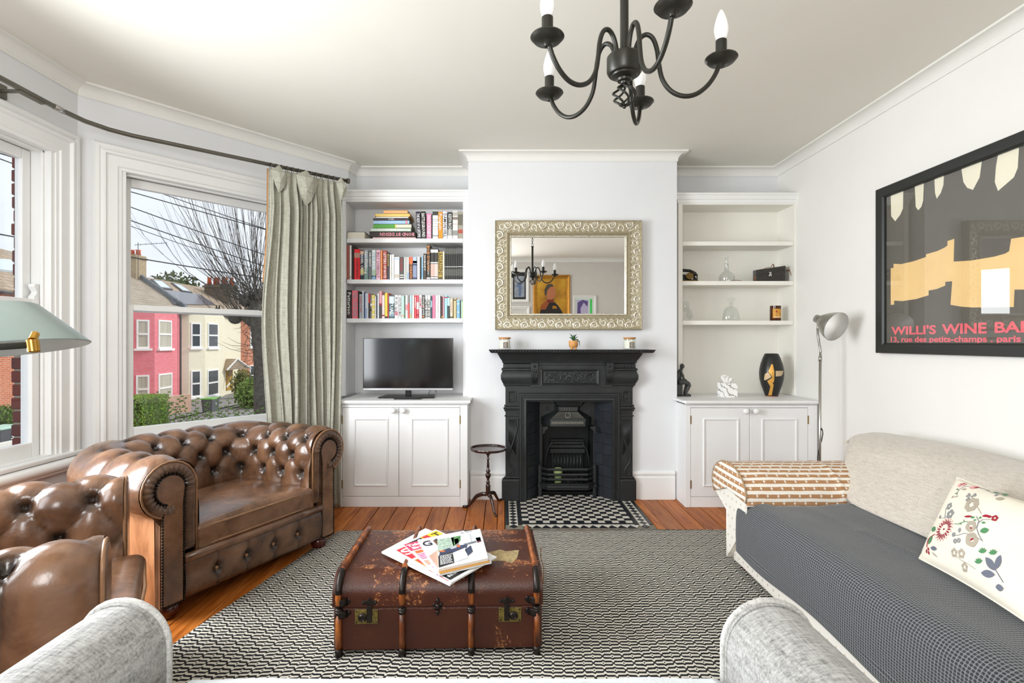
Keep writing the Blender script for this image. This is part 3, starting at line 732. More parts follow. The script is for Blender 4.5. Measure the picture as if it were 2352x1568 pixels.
# entablature
Z = lambda v: fz(v, 3.93)
top = [(-.02, fz(838)), (.012, fz(838)), (.014, fz(835)), (.024, fz(832)), (.026, fz(828)), (.040, fz(822)), (.052, Z(816)), (.060, Z(811)), (-.02, Z(811))]
b = MB().mould([(xl, 4.028), (xl, YF), (xr, YF), (xr, 4.028)], top)
build('cornice', b, iron_m, fp, smooth=True, auto=35)
bul = [(-.03, fz(889)), (.006, fz(889)), (.006, fz(886)), (.016, fz(884)), (.016, fz(881)), (.022, fz(878)), (.034, fz(870)), (.036, fz(862)), (.026, fz(854)), (.022, fz(851)), (.030, fz(849)), (.030, fz(846)), (.018, fz(844)), (.018, fz(836)), (-.03, fz(836))]
for ua, ub in ((1161, 1218), (1407, 1453)):
    X0, X1 = fx(ua), fx(ub)
    b = MB().mould([(X0, 4.028), (X0, YF), (X1, YF), (X1, 4.028)], bul)
    b.box(X0, X1, YF - .005, 4.02, fz(888), fz(838))
    build('frieze_block', b, iron_m, fp, smooth=True, auto=35)
    d = MB(); n = 11 if ua < 1200 else 9
    for i in range(n):
        xx = X0 + (X1 - X0) * (i + .5) / n
        d.box(xx - .0045, xx + .0045, YF - .026, YF - .01, fz(843.5), fz(837.5))
    build('dentils', d, iron_m, fp, kind='stuff')
b = MB().box(fx(1218), fx(1407), YF - .010, YF, fz(889), fz(838))
build('frieze', b, iron_m, fp)
b = MB().box(fx(1236), fx(1389), YF - .024, YF - .008, fz(838), fz(832.5)); build('frieze_moulding', b, iron_m, fp, bevel=.003)
for ua in (1219, 1390):
    X0, X1 = fx(ua), fx(ua + 16)
    prof = [(0, fz(888)), (.014, fz(888)), (.014, fz(883)), (.020, fz(881)), (.024, fz(877)), (.044, fz(866)), (.048, fz(858)), (.040, fz(851)), (.040, fz(849)), (.050, fz(848)), (.050, fz(833)), (0, fz(833))]
    Mc = axes((X0, YF, 0), (0, -1, 0), (0, 0, 1), (-1, 0, 0))
    b = MB().prism([(p[0], p[1]) for p in prof], -(X1 - X0), 0, Mc)
    c = build('corbel', b, iron_m, fp)
    g = MB()
    for i in range(3):
        xx = X0 + (X1 - X0) * (i + 1) / 4
        g.tube([(xx, YF - .022, fz(879)), (xx, YF - .044, fz(868)), (xx, YF - .049, fz(858)), (xx, YF - .041, fz(852))], .0035, 6)
    flower(g, ((X0 + X1) / 2, fz(840.5)), .013, FRONT((0, YF - .050, 0)), .001)
    build('corbel_carving', g, iron_m, c, smooth=True)
FP2 = FRONT((0, YF - .010, 0))
px0, px1, pz0, pz1 = fx(1242), fx(1375), fz(884), fz(847)
b = MB().mould([(px0, pz0), (px0, pz1), (px1, pz1), (px1, pz0)], [(0, 0), (0, .012), (.005, .014), (.010, .010), (.018, .003), (.018, 0)], closed=True, M=FP2)
build('centre_panel', b, iron_m, fp)
q = MB(); cx_, cz_ = (px0 + px1) / 2, (pz0 + pz1) / 2
for s in (-1, 1):
    spiral(q, (cx_ + s * .050, cz_ - .004), .030, 1.5, pi / 2, s, FP2, .30)
    spiral(q, (cx_ + s * .138, cz_ + .004), .028, 1.4, -pi / 2, -s, FP2, .28)
    spiral(q, (cx_ + s * .100, cz_ + .020), .013, 1.2, 0, s, FP2, .3)
    q.tube([(cx_, cz_ - .03, .003), (cx_ + s * .03, cz_ - .036, .004), (cx_ + s * .09, cz_ - .028, .004), (cx_ + s * .125, cz_ - .002, .004), (cx_ + s * .165, cz_ + .028, .003)], .004, 6, M=FP2)
    for lx, lz, an, L in ((.018, .0, 1.0, .035), (.02, .012, .4, .03), (.08, -.01, .7, .03), (.1, -.02, -.2, .026), (.165, -.01, -.8, .026), (.17, .01, .9, .022), (.07, .026, 2.4, .022), (.115, -.026, .1, .02)):
        leaf3(q, (cx_ + s * lx, cz_ + lz), L, .008, an if s > 0 else pi - an, FP2, .002, .5)
    for lx, lz in ((.075, .03), (.10, .033), (.175, .032), (.18, -.032), (.15, -.034), (.02, .034)): q.ball((cx_ + s * lx, cz_ + lz, .003), .0055, 6, 4, FP2)
for a in range(5): leaf3(q, (cx_, cz_ - .01), .036, .009, pi / 2 + (a - 2) * .45, FP2, .004, .6)
flower(q, (cx_, cz_ - .026), .010, FP2, .004)
build('centre_scrollwork', q, iron_m, fp, smooth=True)
# shelf
sy = 3.80
S = lambda v: PZ(v, sy)
sh = [(-.05, S(810.5)), (0, S(810.5)), (.006, S(808.5)), (.012, S(805.5)), (.018, S(803.2)), (-.05, S(803.2))]
X0, X1 = PX(1128, 3.82), PX(1500, 3.82)
b = MB().mould([(X0, 4.028), (X0, 3.82), (X1, 3.82), (X1, 4.028)], sh); b.box(X0, X1, 3.82, 4.028, S(810.5), S(803.2) + .0005)
shelf = build('mantel_shelf', b, iron_m, fp)
MZ = S(803.2) + .0005
d = MB()
for i in range(58):
    xx = X0 + (X1 - X0) * (i + .5) / 58; d.box(xx - .005, xx + .005, 3.806, 3.818, S(807.6), S(805.0))
build('shelf_beading', d, iron_m, shelf, bevel=.001, seg=1)
# splayed cheeks clad with black painted tiles
def cheek(x0, y0, x1, y1):
    d = Vector((x1 - x0, y1 - y0)); L = d.length
    Mk = frame((x0, y0), d); sg = 1
    b = MB().box(0, L, 0, .02, 0, oz + .01, Mk) if x0 < .5 else MB().box(0, L, 0, .02, 0, oz + .01, Mk)
    o = build('splayed_cheek', b, iron_m, fp)
    nr, nc = 9, 2
    for r in range(nr):
        for c in range(nc):
            zt = oz * (nr - r) / nr; zb = oz * (nr - r - 1) / nr
            t = MB().box(L * c / nc + .0015, L * (c + 1) / nc - .0015, -.006 - random.uniform(0, .0012), .0, zb + .0015, zt - .0015, Mk)
            build('tile', t, tile_m, o, bevel=.001, seg=1)
tile_m = mat('black_painted_tile', '#2b2e33', .30, var=.25, vs=14, bump=.12, bs=60)
BX0, BX1, BY = PX(1238, 4.15), PX(1366, 4.15), 4.15
cheek(ol, YF + .01, BX0, BY)
# right cheek: frame runs from back to front so that its inner face looks into the opening
cheek(BX1, BY, orr, YF + .01)
# inner plate with arched opening and register hood
ai0, ai1 = PX(1245.5, BY), PX(1362.5, BY); acx = (ai0 + ai1) / 2
b = MB().box(BX0, ai0, BY, BY + .02, 0, oz).box(ai1, BX1, BY, BY + .02, 0, oz).box(ai0, ai1, BY, BY + .02, PZ(975, BY), oz)
build('inner_plate', b, iron_m, fp)
g = MB()
for s in (-1, 1):
    for k in range(3):
        x = (BX0 + .014 + k * .010) if s < 0 else (BX1 - .014 - k * .010)
        g.box(x - .002, x + .002, BY - .005, BY, PZ(975, BY), oz)
    spiral(g, (acx + s * .155, PZ(937, BY)), .020, 1.3, 0, s, FRONT((0, BY - .001, 0)), .2)
build('plate_reeding', g, iron_m, fp, kind='stuff')
# hood: tapering canopy with flared skirt
def ring(v, ua, ub, y, sp): return [(PX(ua, y), BY + .0, PZ(v, y)), (PX(ua + sp, y), y, PZ(v, y)), (PX(ub - sp, y), y, PZ(v, y)), (PX(ub, y), BY + .0, PZ(v, y))]
rows = [ring(923, 1271, 1346, 4.10, 6), ring(932, 1277, 1340, 4.11, 6), ring(934, 1274, 1336, 4.10, 8), ring(944, 1276, 1334, 4.09, 8), ring(962, 1244, 1364, 4.035, 19), ring(979, 1244, 1364, 4.03, 20)]
vs = [p for r in rows for p in r]; fs = []
for i in range(len(rows) - 1):
    for k in range(3): fs.append((i * 4 + k, i * 4 + k + 1, i * 4 + k + 5, i * 4 + k + 4))
fs.append((20, 21, 22, 23))
hood = build('smoke_hood', MB().add(vs, fs), iron_m, fp)
# hood ornament: pierced-looking lattice on the slope, beading on the skirt
o = MB(); dusty = mat('dusty_iron_relief', '#7d7b6f', .6)
a0, a1, c0, c1 = Vector(rows[3][1]), Vector(rows[3][2]), Vector(rows[4][1]), Vector(rows[4][2])
def slope(s, t): return (a0 + (a1 - a0) * s) * (1 - t) + (c0 + (c1 - c0) * s) * t + Vector((0, -.003, .002))
for i in range(19):
    for k in (-1, 1):
        p, q_ = slope(.08 + .84 * i / 18, .22), slope(min(.95, max(.05, .08 + .84 * (i + k) / 18)), .88); o.tube([p, q_], .0010, 4)
o.tube([slope(.05, .18), slope(.95, .18), slope(.97, .92), slope(.03, .92)], .0014, 4, closed=True)
o.tube([slope(.5 + .09 * cos(a * pi / 8), .55 + .34 * sin(a * pi / 8)) + Vector((0, -.002, .002)) for a in range(16)], .003, 5, closed=True)
x0_, x1_ = rows[5][1][0] + .01, rows[5][2][0] - .01; zz_ = PZ(970.5, 4.03)
for i in range(30): o.box(x0_ + (x1_ - x0_) * i / 30, x0_ + (x1_ - x0_) * (i + .5) / 30, 4.026, 4.032, zz_ - .010, zz_ + .010)
for i in range(7):
    xx = rows[2][1][0] + .02 + (rows[2][2][0] - rows[2][1][0] - .04) * i / 6
    o.tube([(xx - .006, 4.088, PZ(936, 4.09)), (xx + .006, 4.088, PZ(936, 4.09)), (xx + .006, 4.085, PZ(942, 4.09)), (xx - .006, 4.085, PZ(942, 4.09))], .0012, 4, closed=True)
build('hood_lattice', o, dusty, hood)
for s, xx in ((-1, ai0 - .002), (1, ai1 + .002)):
    Mb = FRONT((0, 4.06, 0)); zt = PZ(979, 4.06); pts = [(xx, zt), (xx - s * .042, zt), (xx - s * .036, zt - .018), (xx - s * .018, zt - .030), (xx - s * .010, zt - .052), (xx, zt - .058)]
    build('hood_bracket', MB().prism(pts, 0, .012, Mb), iron_m, fp, bevel=.002)
# fire recess
b = MB(); ry = 4.44
b.box(ai0 - .02, ai1 + .02, ry, ry + .02, 0, .66).box(ai0 - .02, ai0 - .004, BY + .01, ry + .02, 0, .66).box(ai1 + .004, ai1 + .02, BY + .01, ry + .02, 0, .66).box(ai0 - .02, ai1 + .02, BY + .01, ry + .02, .62, .66).box(ai0 - .01, ai1 + .01, 4.17, ry, .0, .012)
build('firebox', b, iron_m, fp)
bb = MB(); yb = 4.30
for va, vb, o_ in ((1008, 1012, .012), (1013, 1019, .024), (1020, 1027, .030), (1028, 1038, .046)):
    bb.box(PX(1262, yb), PX(1342, yb), yb - o_, yb + .03, PZ(vb, yb), PZ(va, yb))
bb.box(PX(1266, yb), PX(1340, yb), yb, yb + .03, .02, PZ(1008, yb))
bk = build('fireback', bb, iron_m, fp, bevel=.004)
rb = MB()
for i in range(9):
    xx = PX(1274, yb) + (PX(1334, yb) - PX(1274, yb)) * i / 8
    rb.tube([(xx, yb - .006, PZ(1040, yb)), (xx + (i - 4) * -.001, yb - .012, .12)], .0085, 8)
build('fireback_ribs', rb, iron_m, bk, smooth=True)
for s in (-1, 1):
    a_ = MB(); pts = []
    for t in range(11):
        q_ = t / 10; pts.append(((ai0 + .012 if s < 0 else ai1 - .012) - s * .045 * cos(q_ * pi / 2) * 1.0 + s * .045 * 0, 4.17 + .05 * (1 - q_), PZ(1012, 4.2) + .0 - (PZ(1012, 4.2) - PZ(1075, 4.17)) * sin(q_ * pi / 2) ** 1.0 * 1.0))
    a_.tube([((acx + s * (.10 + .075 * sin(t / 10 * pi / 2))), 4.19, PZ(1075, 4.17) + (PZ(1016, 4.19) - PZ(1075, 4.17)) * cos(t / 10 * pi / 2)) for t in range(11)], .006, 6)
    build('arch_rib', a_, iron_m, fp, smooth=True)
# barred basket front
gx0, gx1 = PX(1240, 4.08), PX(1366, 4.08)
for xx in (gx0, gx1):
    b = MB().box(xx - .013, xx + .013, 4.085, 4.112, 0, PZ(1070, 4.09)).box(xx - .018, xx + .018, 4.08, 4.115, PZ(1118, 4.09), PZ(1112, 4.09)).ball((xx, 4.098, PZ(1070, 4.09) + .004), .013, 8, 5)
    build('grate_post', b, iron_m, fp, bevel=.003)
for k, v in enumerate((1078, 1090, 1101)):
    z = PZ(v, 4.05); P = [(gx0 + .01, 4.095, z), (gx0 + .035, 4.075, z), (gx0 + .06, 4.05, z), (gx1 - .06, 4.05, z), (gx1 - .035, 4.075, z), (gx1 - .01, 4.095, z)]
    build('grate_bar', MB().tube(P, .0105, 6), iron_m, fp)
z = PZ(1113, 4.04)
b = MB().mould([(gx0 + .005, 4.098), (gx0 + .03, 4.075), (gx0 + .06, 4.045), (gx1 - .06, 4.045), (gx1 - .03, 4.075), (gx1 - .005, 4.098)],
               [(-.02, z - .042), (.002, z - .042), (.004, z - .030), (.012, z - .022), (.010, z - .006), (.016, z), (.016, z + .008), (-.02, z + .008)])
build('grate_fender', b, iron_m, fp)
b = MB()
for i in range(14):
    xx = gx0 + .03 + (gx1 - gx0 - .06) * i / 13; b.box(xx - .004, xx + .004, 4.07, 4.29, .078, .088)
b.box(gx0 + .02, gx1 - .02, 4.07, 4.085, .070, .080); b.box(gx0 + .02, gx1 - .02, 4.27, 4.285, .070, .080)
for xx in (gx0 + .03, gx1 - .03): b.box(xx - .006, xx + .006, 4.26, 4.28, .0, .075)
build('grate_floor', b, iron_m, fp, kind='stuff')

# ------------------------------------------------------------------ hearth of small tiles
cream_t = mat('cream_tile', '#d8d4c8', .35, var=.07, vs=25); dark_t = mat('black_tile', '#23252b', .35, var=.2, vs=25)
hb = MB().box(.016, .985, 3.38, 4.15, -.021, -.003)
hearth = struct('floor_hearth', hb, mat('tile_grout', '#7f7a6d', .9)); XF[hearth.name] = Matrix.Identity(4)
tl = .0456; gx = .128; gy = 3.492; nrow = 14
_tile = {}
def tileobj(poly, dark, dz=0.0):
    b = MB().prism(poly, -.006, .0015 + dz); build('tile', b, dark_t if dark else cream_t, hearth)
for r in range(nrow):
    y0 = gy + r * tl
    for c in range(16):
        x0 = gx + c * tl; xm = x0 + tl / 2; ym = y0 + tl / 2
        if y0 > 3.96:      # inside the splay
            f = min(1, (ym - 3.985) / .165); L_ = ol + (BX0 - ol) * f; R_ = orr + (BX1 - orr) * f
            if xm < L_ or xm > R_: continue
        g_ = .0010
        tileobj([(x0 + g_, y0 + g_), (x0 + tl - g_, y0 + g_), (x0 + tl - g_, y0 + tl - g_), (x0 + g_, y0 + tl - g_)], (r + c) % 2 == 0, random.uniform(-.0004, .0004))
X1c = gx + 16 * tl
for y in [gy - .028 + i * .14 for i in range(4)]:
    for xa, xb in ((gx - .028, gx - .002), (X1c + .002, X1c + .028), (.018, .040), (.9545, .976)):
        tileobj([(xa, y), (xb, y), (xb, y + .137), (xa, y + .137)], True)
nx = 6
for i in range(nx):
    xa = gx + 16 * tl * i / nx; tileobj([(xa + .001, gy - .028), (xa + 16 * tl / nx - .001, gy - .028), (xa + 16 * tl / nx - .001, gy - .002), (xa + .001, gy - .002)], True)
dw = .058; dl = .061
for xa in (.0415, .8945):
    for i in range(9):
        y = 3.40 + i * dl; xc = xa + dw / 2 - .0005; g_ = .001
        tileobj([(xc, y + g_), (xc + dw / 2 - .003, y + dl / 2), (xc, y + dl - g_), (xc - dw / 2 + .003, y + dl / 2)], True)
        for s in (-1, 1):
            tileobj([(xc + s * (dw / 2), y + dl / 2 + g_), (xc + s * (dw / 2), y + dl * 1.5 - g_), (xc + s * .002, y + dl)], False)
for i in range(12):
    w_ = 16 * tl / 12; xa = gx + i * w_
    tileobj([(xa + .002, 3.402), (xa + w_ - .002, 3.402), (xa + w_ / 2, 3.446)], True)
    tileobj([(xa + w_ / 2 + .002, 3.448), (xa + w_ + .002, 3.404), (xa + w_ * 1.5 - .002, 3.448)], False)
    tileobj([(xa + .001, 3.450), (xa + w_ - .001, 3.450), (xa + w_ - .001, 3.462), (xa + .001, 3.462)], False)

# ------------------------------------------------------------------ things on the mantel shelf and in the grate
glass_j = glassmat('jar_glass', '#fbfdfc', .04)
wax_m = mat('cream_wax', '#efe8da', .5, var=.02)
cork_m = mat('cork', '#c08a57', .9, var=.25, vs=120, bump=.4, bs=200)
lab_m = mat('brown_label', '#6e5f52', .7); paper_m = mat('white_paper', '#f2f1ed', .6)
def jar_candle(u, label):
    Y = 3.90; x = PX(u, Y); r = .0445; z0 = MZ
    t = thing('candle_jar', label, 'candle', (x, Y, z0), 0, None)
    build('glass_jar', MB().lathe([(r - .002, .0), (r, .003), (r, .080), (r - .0025, .080), (r - .0025, .008), (.0, .008)], Matrix.Translation((x, Y, z0)), 28), glass_j, t, smooth=True, auto=40)
    build('wax', MB().lathe([(r - .004, .0085), (r - .004, .066), (0, .066)], Matrix.Translation((x, Y, z0)), 24), wax_m, t, smooth=True, auto=40)
    build('cork_lid', MB().lathe([(r - .006, .074), (r - .004, .081), (r + .001, .081), (r + .001, .090), (0, .091)], Matrix.Translation((x, Y, z0)), 24), cork_m, t, smooth=True, auto=40)
    cyl = lambda s, h: (x + (r + .0006) * sin(s), Y - (r + .0006) * cos(s), z0 + h)
    lb = build('label', MB().grid(lambda a, b_: cyl(-.22 + .76 * a, .012 + .042 * b_), 8, 1), lab_m, t)
    d = MB(); cyl2 = lambda s, h: (x + (r + .0012) * sin(s), Y - (r + .0012) * cos(s), z0 + h)
    for k in range(14):
        a0_, a1_ = 2 * pi * k / 14, 2 * pi * (k + 1) / 14
        f = lambda a, q: cyl2(.16 + .22 * q * cos(a) , .034 + .014 * q * sin(a))
        d.add([f(a0_, 1), f(a1_, 1), f(a1_, .82), f(a0_, .82)], [(0, 1, 2, 3)])
    for p_, q_ in (((.10, .030), (.22, .031)), ((.10, .034), (.22, .035)), ((.155, .026), (.165, .042))):
        d.add([cyl2(p_[0], p_[1]), cyl2(q_[0], p_[1]), cyl2(q_[0], q_[1] + .001), cyl2(p_[0], q_[1] + .001)], [(0, 1, 2, 3)])
    d.add([cyl2(-.04, .014), cyl2(.36, .014), cyl2(.36, .0165), cyl2(-.04, .0165)], [(0, 1, 2, 3)])
    build('label_print', d, paper_m, lb)
jar_candle(1159, 'cork-lidded candle jar on the mantel nearest the television alcove')
jar_candle(1446, 'cork-lidded candle jar on the mantel nearest the empty-topped shelves')
Y = 3.90; x = PX(1317, Y)
t = thing('potted_succulent', 'small green succulent in a wooden footed pot at mid mantel', 'plant', (x, Y, MZ))
TM = Matrix.Translation((x, Y, MZ)); potm = mat('bamboo_pot', '#d79a5b', .45, var=.12, vs=30, stretch=(1, 1, 8))
build('pot', MB().lathe([(.014, .012), (.028, .018), (.034, .032), (.0345, .066), (.031, .0665), (.030, .058), (0, .058)], TM, 24), potm, t, smooth=True, auto=45)
for a in (.6, 2.3, 3.9, 5.5): build('foot', MB().lathe([(.006, 0), (.008, .006), (.009, .020), (0, .022)], TM @ Matrix.Translation((.019 * cos(a), .019 * sin(a), 0)), 10), potm, t, smooth=True)
build('soil', MB().lathe([(.030, .056), (.0, .061)], TM, 16), mat('soil', '#3a2a1c', .95), t)
rn = random.Random(5); leafm = mat('succulent_green', '#2f5a33', .45, var=.3, vs=60)
for i in range(15):
    a = i * 2.4; L = rn.uniform(.035, .068) if i < 12 else .05; o = .25 + .9 * (i / 15) * rn.uniform(.6, 1)
    if i == 14: L = .07; o = 2.3; a = .4
    pts = [(cos(a) * L * sin(o * q) * (q), sin(a) * L * sin(o * q) * q, .056 + L * q * cos(o * q * .9)) for q in (0, .25, .5, .75, 1)]
    build('leaf', MB().tube(pts, [.004, .0052, .0045, .003, .0006], 6, M=TM), leafm, t, smooth=True)
# green pillar candle and votives in the grate
x, Y = PX(1282, 4.15), 4.16; gz = .088
t = thing('pillar_candle', 'pale green pillar candle burnt hollow standing in the fire grate', 'candle', (x, Y, gz))
gw = mat('green_wax', '#b9cf8b', .4, var=.08, vs=20)
build('wax_body', MB().lathe([(.026, 0), (.027, .05), (.030, .058), (.033, .066), (.034, .108), (.031, .112), (.027, .108), (.024, .085), (0, .082)], Matrix.Translation((x, Y, gz)), 20), gw, t, smooth=True, auto=50)
build('wick', MB().tube([(x, Y, gz + .081), (x + .002, Y, gz + .094)], .0012, 5), black_m, t)
dk = glassmat('smoked_glass', '#8f9496', .12)
for u_, lb_ in ((1263, 'dark glass votive in the grate nearest the side table'), (1335, 'dark glass votive in the grate nearest the right hand tiles')):
    x = PX(u_, 4.15)
    t = thing('votive_holder', lb_, 'candle holder', (x, 4.15, gz + .001))
    TM = Matrix.Translation((x, 4.15, gz + .001))
    build('cup', MB().lathe([(.022, 0), (.026, .004), (.030, .050), (.028, .050), (.024, .008), (0, .008)], TM, 18), mat('dark_glass', '#1b1d20', .15), t, smooth=True)
    build('wax', MB().lathe([(.024, .008), (.0265, .034), (0, .034)], TM, 14), mat('dark_wax', '#2c2b2a', .5), t)
x = PX(1306, 4.12); t = thing('tealight_glass', 'clear glass tealight cup at the middle of the fire grate', 'candle holder', (x, 4.13, gz)); TM = Matrix.Translation((x, 4.13, gz))
build('cup', MB().lathe([(.014, 0), (.020, .006), (.028, .030), (.027, .032), (.017, .010), (0, .008)], TM, 18), glass_j, t, smooth=True)
build('tealight', MB().lathe([(.015, .011), (.018, .012), (.018, .020), (0, .020)], TM, 14), steel_m, t, smooth=True, auto=40)

# ------------------------------------------------------------------ mirror over the mantel
YM = 3.965
t = thing('wall_mirror', 'large mirror in an ornate silver scroll-carved frame above the mantel', 'mirror', (PX(1306, YM), 4.02, PZ(757, YM)))
mx0, mx1, mz0, mz1 = PX(1137, YM), PX(1475.5, YM), PZ(757, YM), PZ(505, YM)
silv = NT('champagne_silver'); _v = silv.co()
silv.link(silv.ramp(silv.noise(_v, 60, 5, .7), [(.3, '#b5ad9a'), (.5, '#e0dac9'), (.75, '#f2efe6')]), silv.p.inputs['Base Color'])
silv.p.inputs['Metallic'].default_value = .55; silv.p.inputs['Roughness'].default_value = .34; silv.bump(silv.noise(_v, 260, 2), .2, .002); silv = silv.m
silvd = mat('champagne_ground', '#a59a7e', .45, metal=.5, var=.2, vs=90, bump=.5, bs=500)
MM = FRONT((0, 4.026, 0)); wf = .094
prof = [(0, 0), (0, .050), (.004, .058), (.010, .054), (.030, .050), (.080, .046), (.088, .050), (.094, .050), (.097, .040), (.104, .040), (.108, .030), (.112, .030), (.114, .020), (.114, 0)]
build('frame', MB().mould([(mx0, mz0), (mx0, mz1), (mx1, mz1), (mx1, mz0)], prof, closed=True, M=MM), silvd, t)
inn = MB(); ii = [mx0 + .108, mx1 - .108, mz0 + .108, mz1 - .108]
inn.mould([(ii[0], ii[2]), (ii[0], ii[3]), (ii[1], ii[3]), (ii[1], ii[2])], [(0, .02), (0, .034), (.003, .038), (.006, .034), (.009, .034), (.015, .022), (.015, .01)], closed=True, M=MM)
build('inner_moulding', inn, silv, t)
rope = MB()
def ropeline(x0, z0, x1, z1, n):
    for i in range(n):
        q = (i + .5) / n; c = (x0 + (x1 - x0) * q, z0 + (z1 - z0) * q); an = atan2(z1 - z0, x1 - x0) + .75
        L = .007; rope.tube([(c[0] - L * cos(an), c[1] - L * sin(an), .028), (c[0], c[1], .034), (c[0] + L * cos(an), c[1] + L * sin(an), .028)], [.0012, .0030, .0012], 5, M=MM)
e = [mx0 + .115, mx1 - .115, mz0 + .115, mz1 - .115]
ropeline(e[0], e[3], e[1], e[3], 68); ropeline(e[0], e[2], e[1], e[2], 68); ropeline(e[0], e[2], e[0], e[3], 46); ropeline(e[1], e[2], e[1], e[3], 46)
build('rope_beading', rope, silv, t, smooth=True, kind='stuff')
def run(name, x0, z0, x1, z1, n, flip):
    q = MB(); d = Vector((x1 - x0, z1 - z0)); L = d.length; d /= L; nn = Vector((d.y, -d.x)) * flip; ang = atan2(d.y, d.x); s = L / n
    for i in range(n):
        c = Vector((x0, z0)) + d * (s * (i + .5)); hd = -flip
        a = c + nn * .034; spiral(q, a, .031, 1.85, ang + 2.2 * flip, hd, MM, .27, .048)
        leaf3(q, a + d * .022 - nn * .010, .028, .007, ang - flip * 1.0, MM, .047, .6); leaf3(q, a - d * .022 - nn * .014, .022, .006, ang + pi + flip * .8, MM, .047, .6)
        b_ = c + d * (s / 2) + nn * .056; spiral(q, b_, .025, 1.6, ang - 1.2 * flip, -hd, MM, .30, .045)
        for k in range(3): leaf3(q, b_ - nn * .018 + d * (.012 * (k - 1)), .022, .0055, ang + flip * (2.3 - .5 * k), MM, .046, .6)
        flower(q, c + nn * .074 + d * .008, .0085, MM, .047); q.ball((*(c + nn * .070 - d * .016), .047), .004, 6, 4, MM)
        q.ball((*(c + nn * .010 + d * (s * .5)), .052), .0045, 6, 4, MM)
        for k in range(9):
            o1 = s * (k / 9 - .5); leaf3(q, c + d * o1 + nn * (.014 + .006 * (k % 2)), .020, .0052, ang + flip * (1.1 if k % 2 else -1.3), MM, .048, .55)
            leaf3(q, c + d * (o1 + .006) + nn * (.060 + .010 * (k % 3)), .018, .005, ang + flip * (-.6 - .9 * (k % 3)), MM, .045, .55)
            if k % 3 == 0: leaf3(q, c + d * o1 + nn * .040, .022, .006, ang + flip * 2.4, MM, .047, .6)
        for k in range(8):
            p = c + d * (s * (k / 8 - .5)) + nn * .083; q.tube([(p.x, p.y, .047), (*(p + d * .006 + nn * .009), .049)], .0014, 4, M=MM)
    build(name, q, silv, t, smooth=True)
run('carved_scrollwork', mx0 + .03, mz1, mx1 - .03, mz1, 8, 1)
run('carved_scrollwork', mx1 - .03, mz0, mx0 + .03, mz0, 8, 1)
run('carved_scrollwork', mx0, mz0 + .05, mx0, mz1 - .05, 6, 1)
run('carved_scrollwork', mx1, mz1 - .05, mx1, mz0 + .05, 6, 1)
mg = NT('mirror_silvering'); mg.p.inputs['Metallic'].default_value = 1; mg.p.inputs['Roughness'].default_value = .0; mg.p.inputs['Base Color'].default_value = (.86, .86, .855, 1)
build('mirror_glass', MB().box(mx0 + .112, mx1 - .112, mz0 + .112, mz1 - .112, .010, .016, MM), mg.m, t)
# ------------------------------------------------------------------ alcove cupboards and shelving
hinge_m = mat('old_brass_hinge', '#8f7a45', .4, metal=.8)
def cupboard(label, x0, x1, yf, ztop, dl, kn, zk, left_side=True, hin=True):
    """base cabinet from x0..x1, front at yf; dl = door panel rectangles"""
    t = thing('alcove_cupboard', label, 'cupboard', ((x0 + x1) / 2, yf, 0)); zb = .075
    dx0, dxm, dx1 = dl
    b = MB().box(x0, x1, yf + .020, 4.385, .0, ztop - .034)
    b.box(x0, dx0 - .001, yf, yf + .021, 0, ztop - .034).box(dx1 + .001, x1, yf, yf + .021, 0, ztop - .034).box(dx0, dx1, yf + .002, yf + .021, .0, zb).box(dx0, dx1, yf, yf + .021, ztop - .052, ztop - .034)
    build('carcass', b, cab_m, t, bevel=.0015, seg=1)
    zt = ztop - .055
    for k, (a, c) in enumerate(((dx0, dxm), (dxm, dx1))):
        d = MB().box(a + .0015, c - .0015, yf + .001, yf + .019, zb + .003, zt); do = build('door', d, cab_m, t, bevel=.0015, seg=1)
        w = c - a; p = [a + w * .205, c - w * .185, zb + .075, zt - .075]
        if k: p = [a + w * .20, c - w * .19, zb + .075, zt - .075]
        MMf = FRONT((0, yf + .001, 0))
        build('panel_moulding', MB().mould([(p[0], p[2]), (p[0], p[3]), (p[1], p[3]), (p[1], p[2])], [(0, 0), (0, .004), (.003, .008), (.008, .009), (.012, .005), (.014, .001), (.014, 0)], closed=True, M=MMf), cab_m, do)
        kx = (c - .038) if k == 0 else (a + .034)
        build('knob', MB().lathe([(.008, 0), (.007, .012), (.012, .016), (.020, .024), (.0215, .032), (.018, .041), (.010, .046), (0, .047)], FRONT((kx, yf + .001, zk)), 18), trim_m, do, smooth=True)
        if hin:
            hx = a - .001 if k == 0 else c + .001
            for z in (zb + .09, zt - .085): build('hinge', MB().box(hx - .004, hx + .004, yf - .002, yf + .004, z - .030, z + .030), hinge_m, do)
    tp = MB().prism([(x0 - .012, yf - .030), (x1 + .022, yf - .030), (x1 + .022, 4.028 if x1 < .5 else 4.385), (x1 + .0, 4.028 if x1 < .5 else 4.385), (x1, 4.385), (x0, 4.385), (x0, 4.028), (x0 - .012, 4.028)] if x1 < .5 else
                    [(x0 - .022, yf - .030 + .016), (x0 - .006, yf - .030), (x1, yf - .030), (x1, 4.385), (x0 + .008, 4.385), (x0 + .008, 4.024), (x0 - .022, 4.024)], ztop - .018, ztop)
    build('worktop', tp, cab_m, t, bevel=.002)
    bd = MB(); bd.box(x0 - .004, x1 + (.008 if x1 < .5 else 0), yf - .010, yf + .005, ztop - .030, ztop - .018); build('worktop_bead', bd, cab_m, t, bevel=.003)
    return t
ZT = .770
XL0, XL1 = -1.171, -.255
cupboard('white two-door cupboard under the television beside the fireplace', XL0, XL1, 3.83, ZT, (PX(780, 3.83) + .02, PX(916, 3.83), PX(1056.5, 3.83)), None, PZ(941.5, 3.83))
XR0, XR1 = 1.313, 2.262
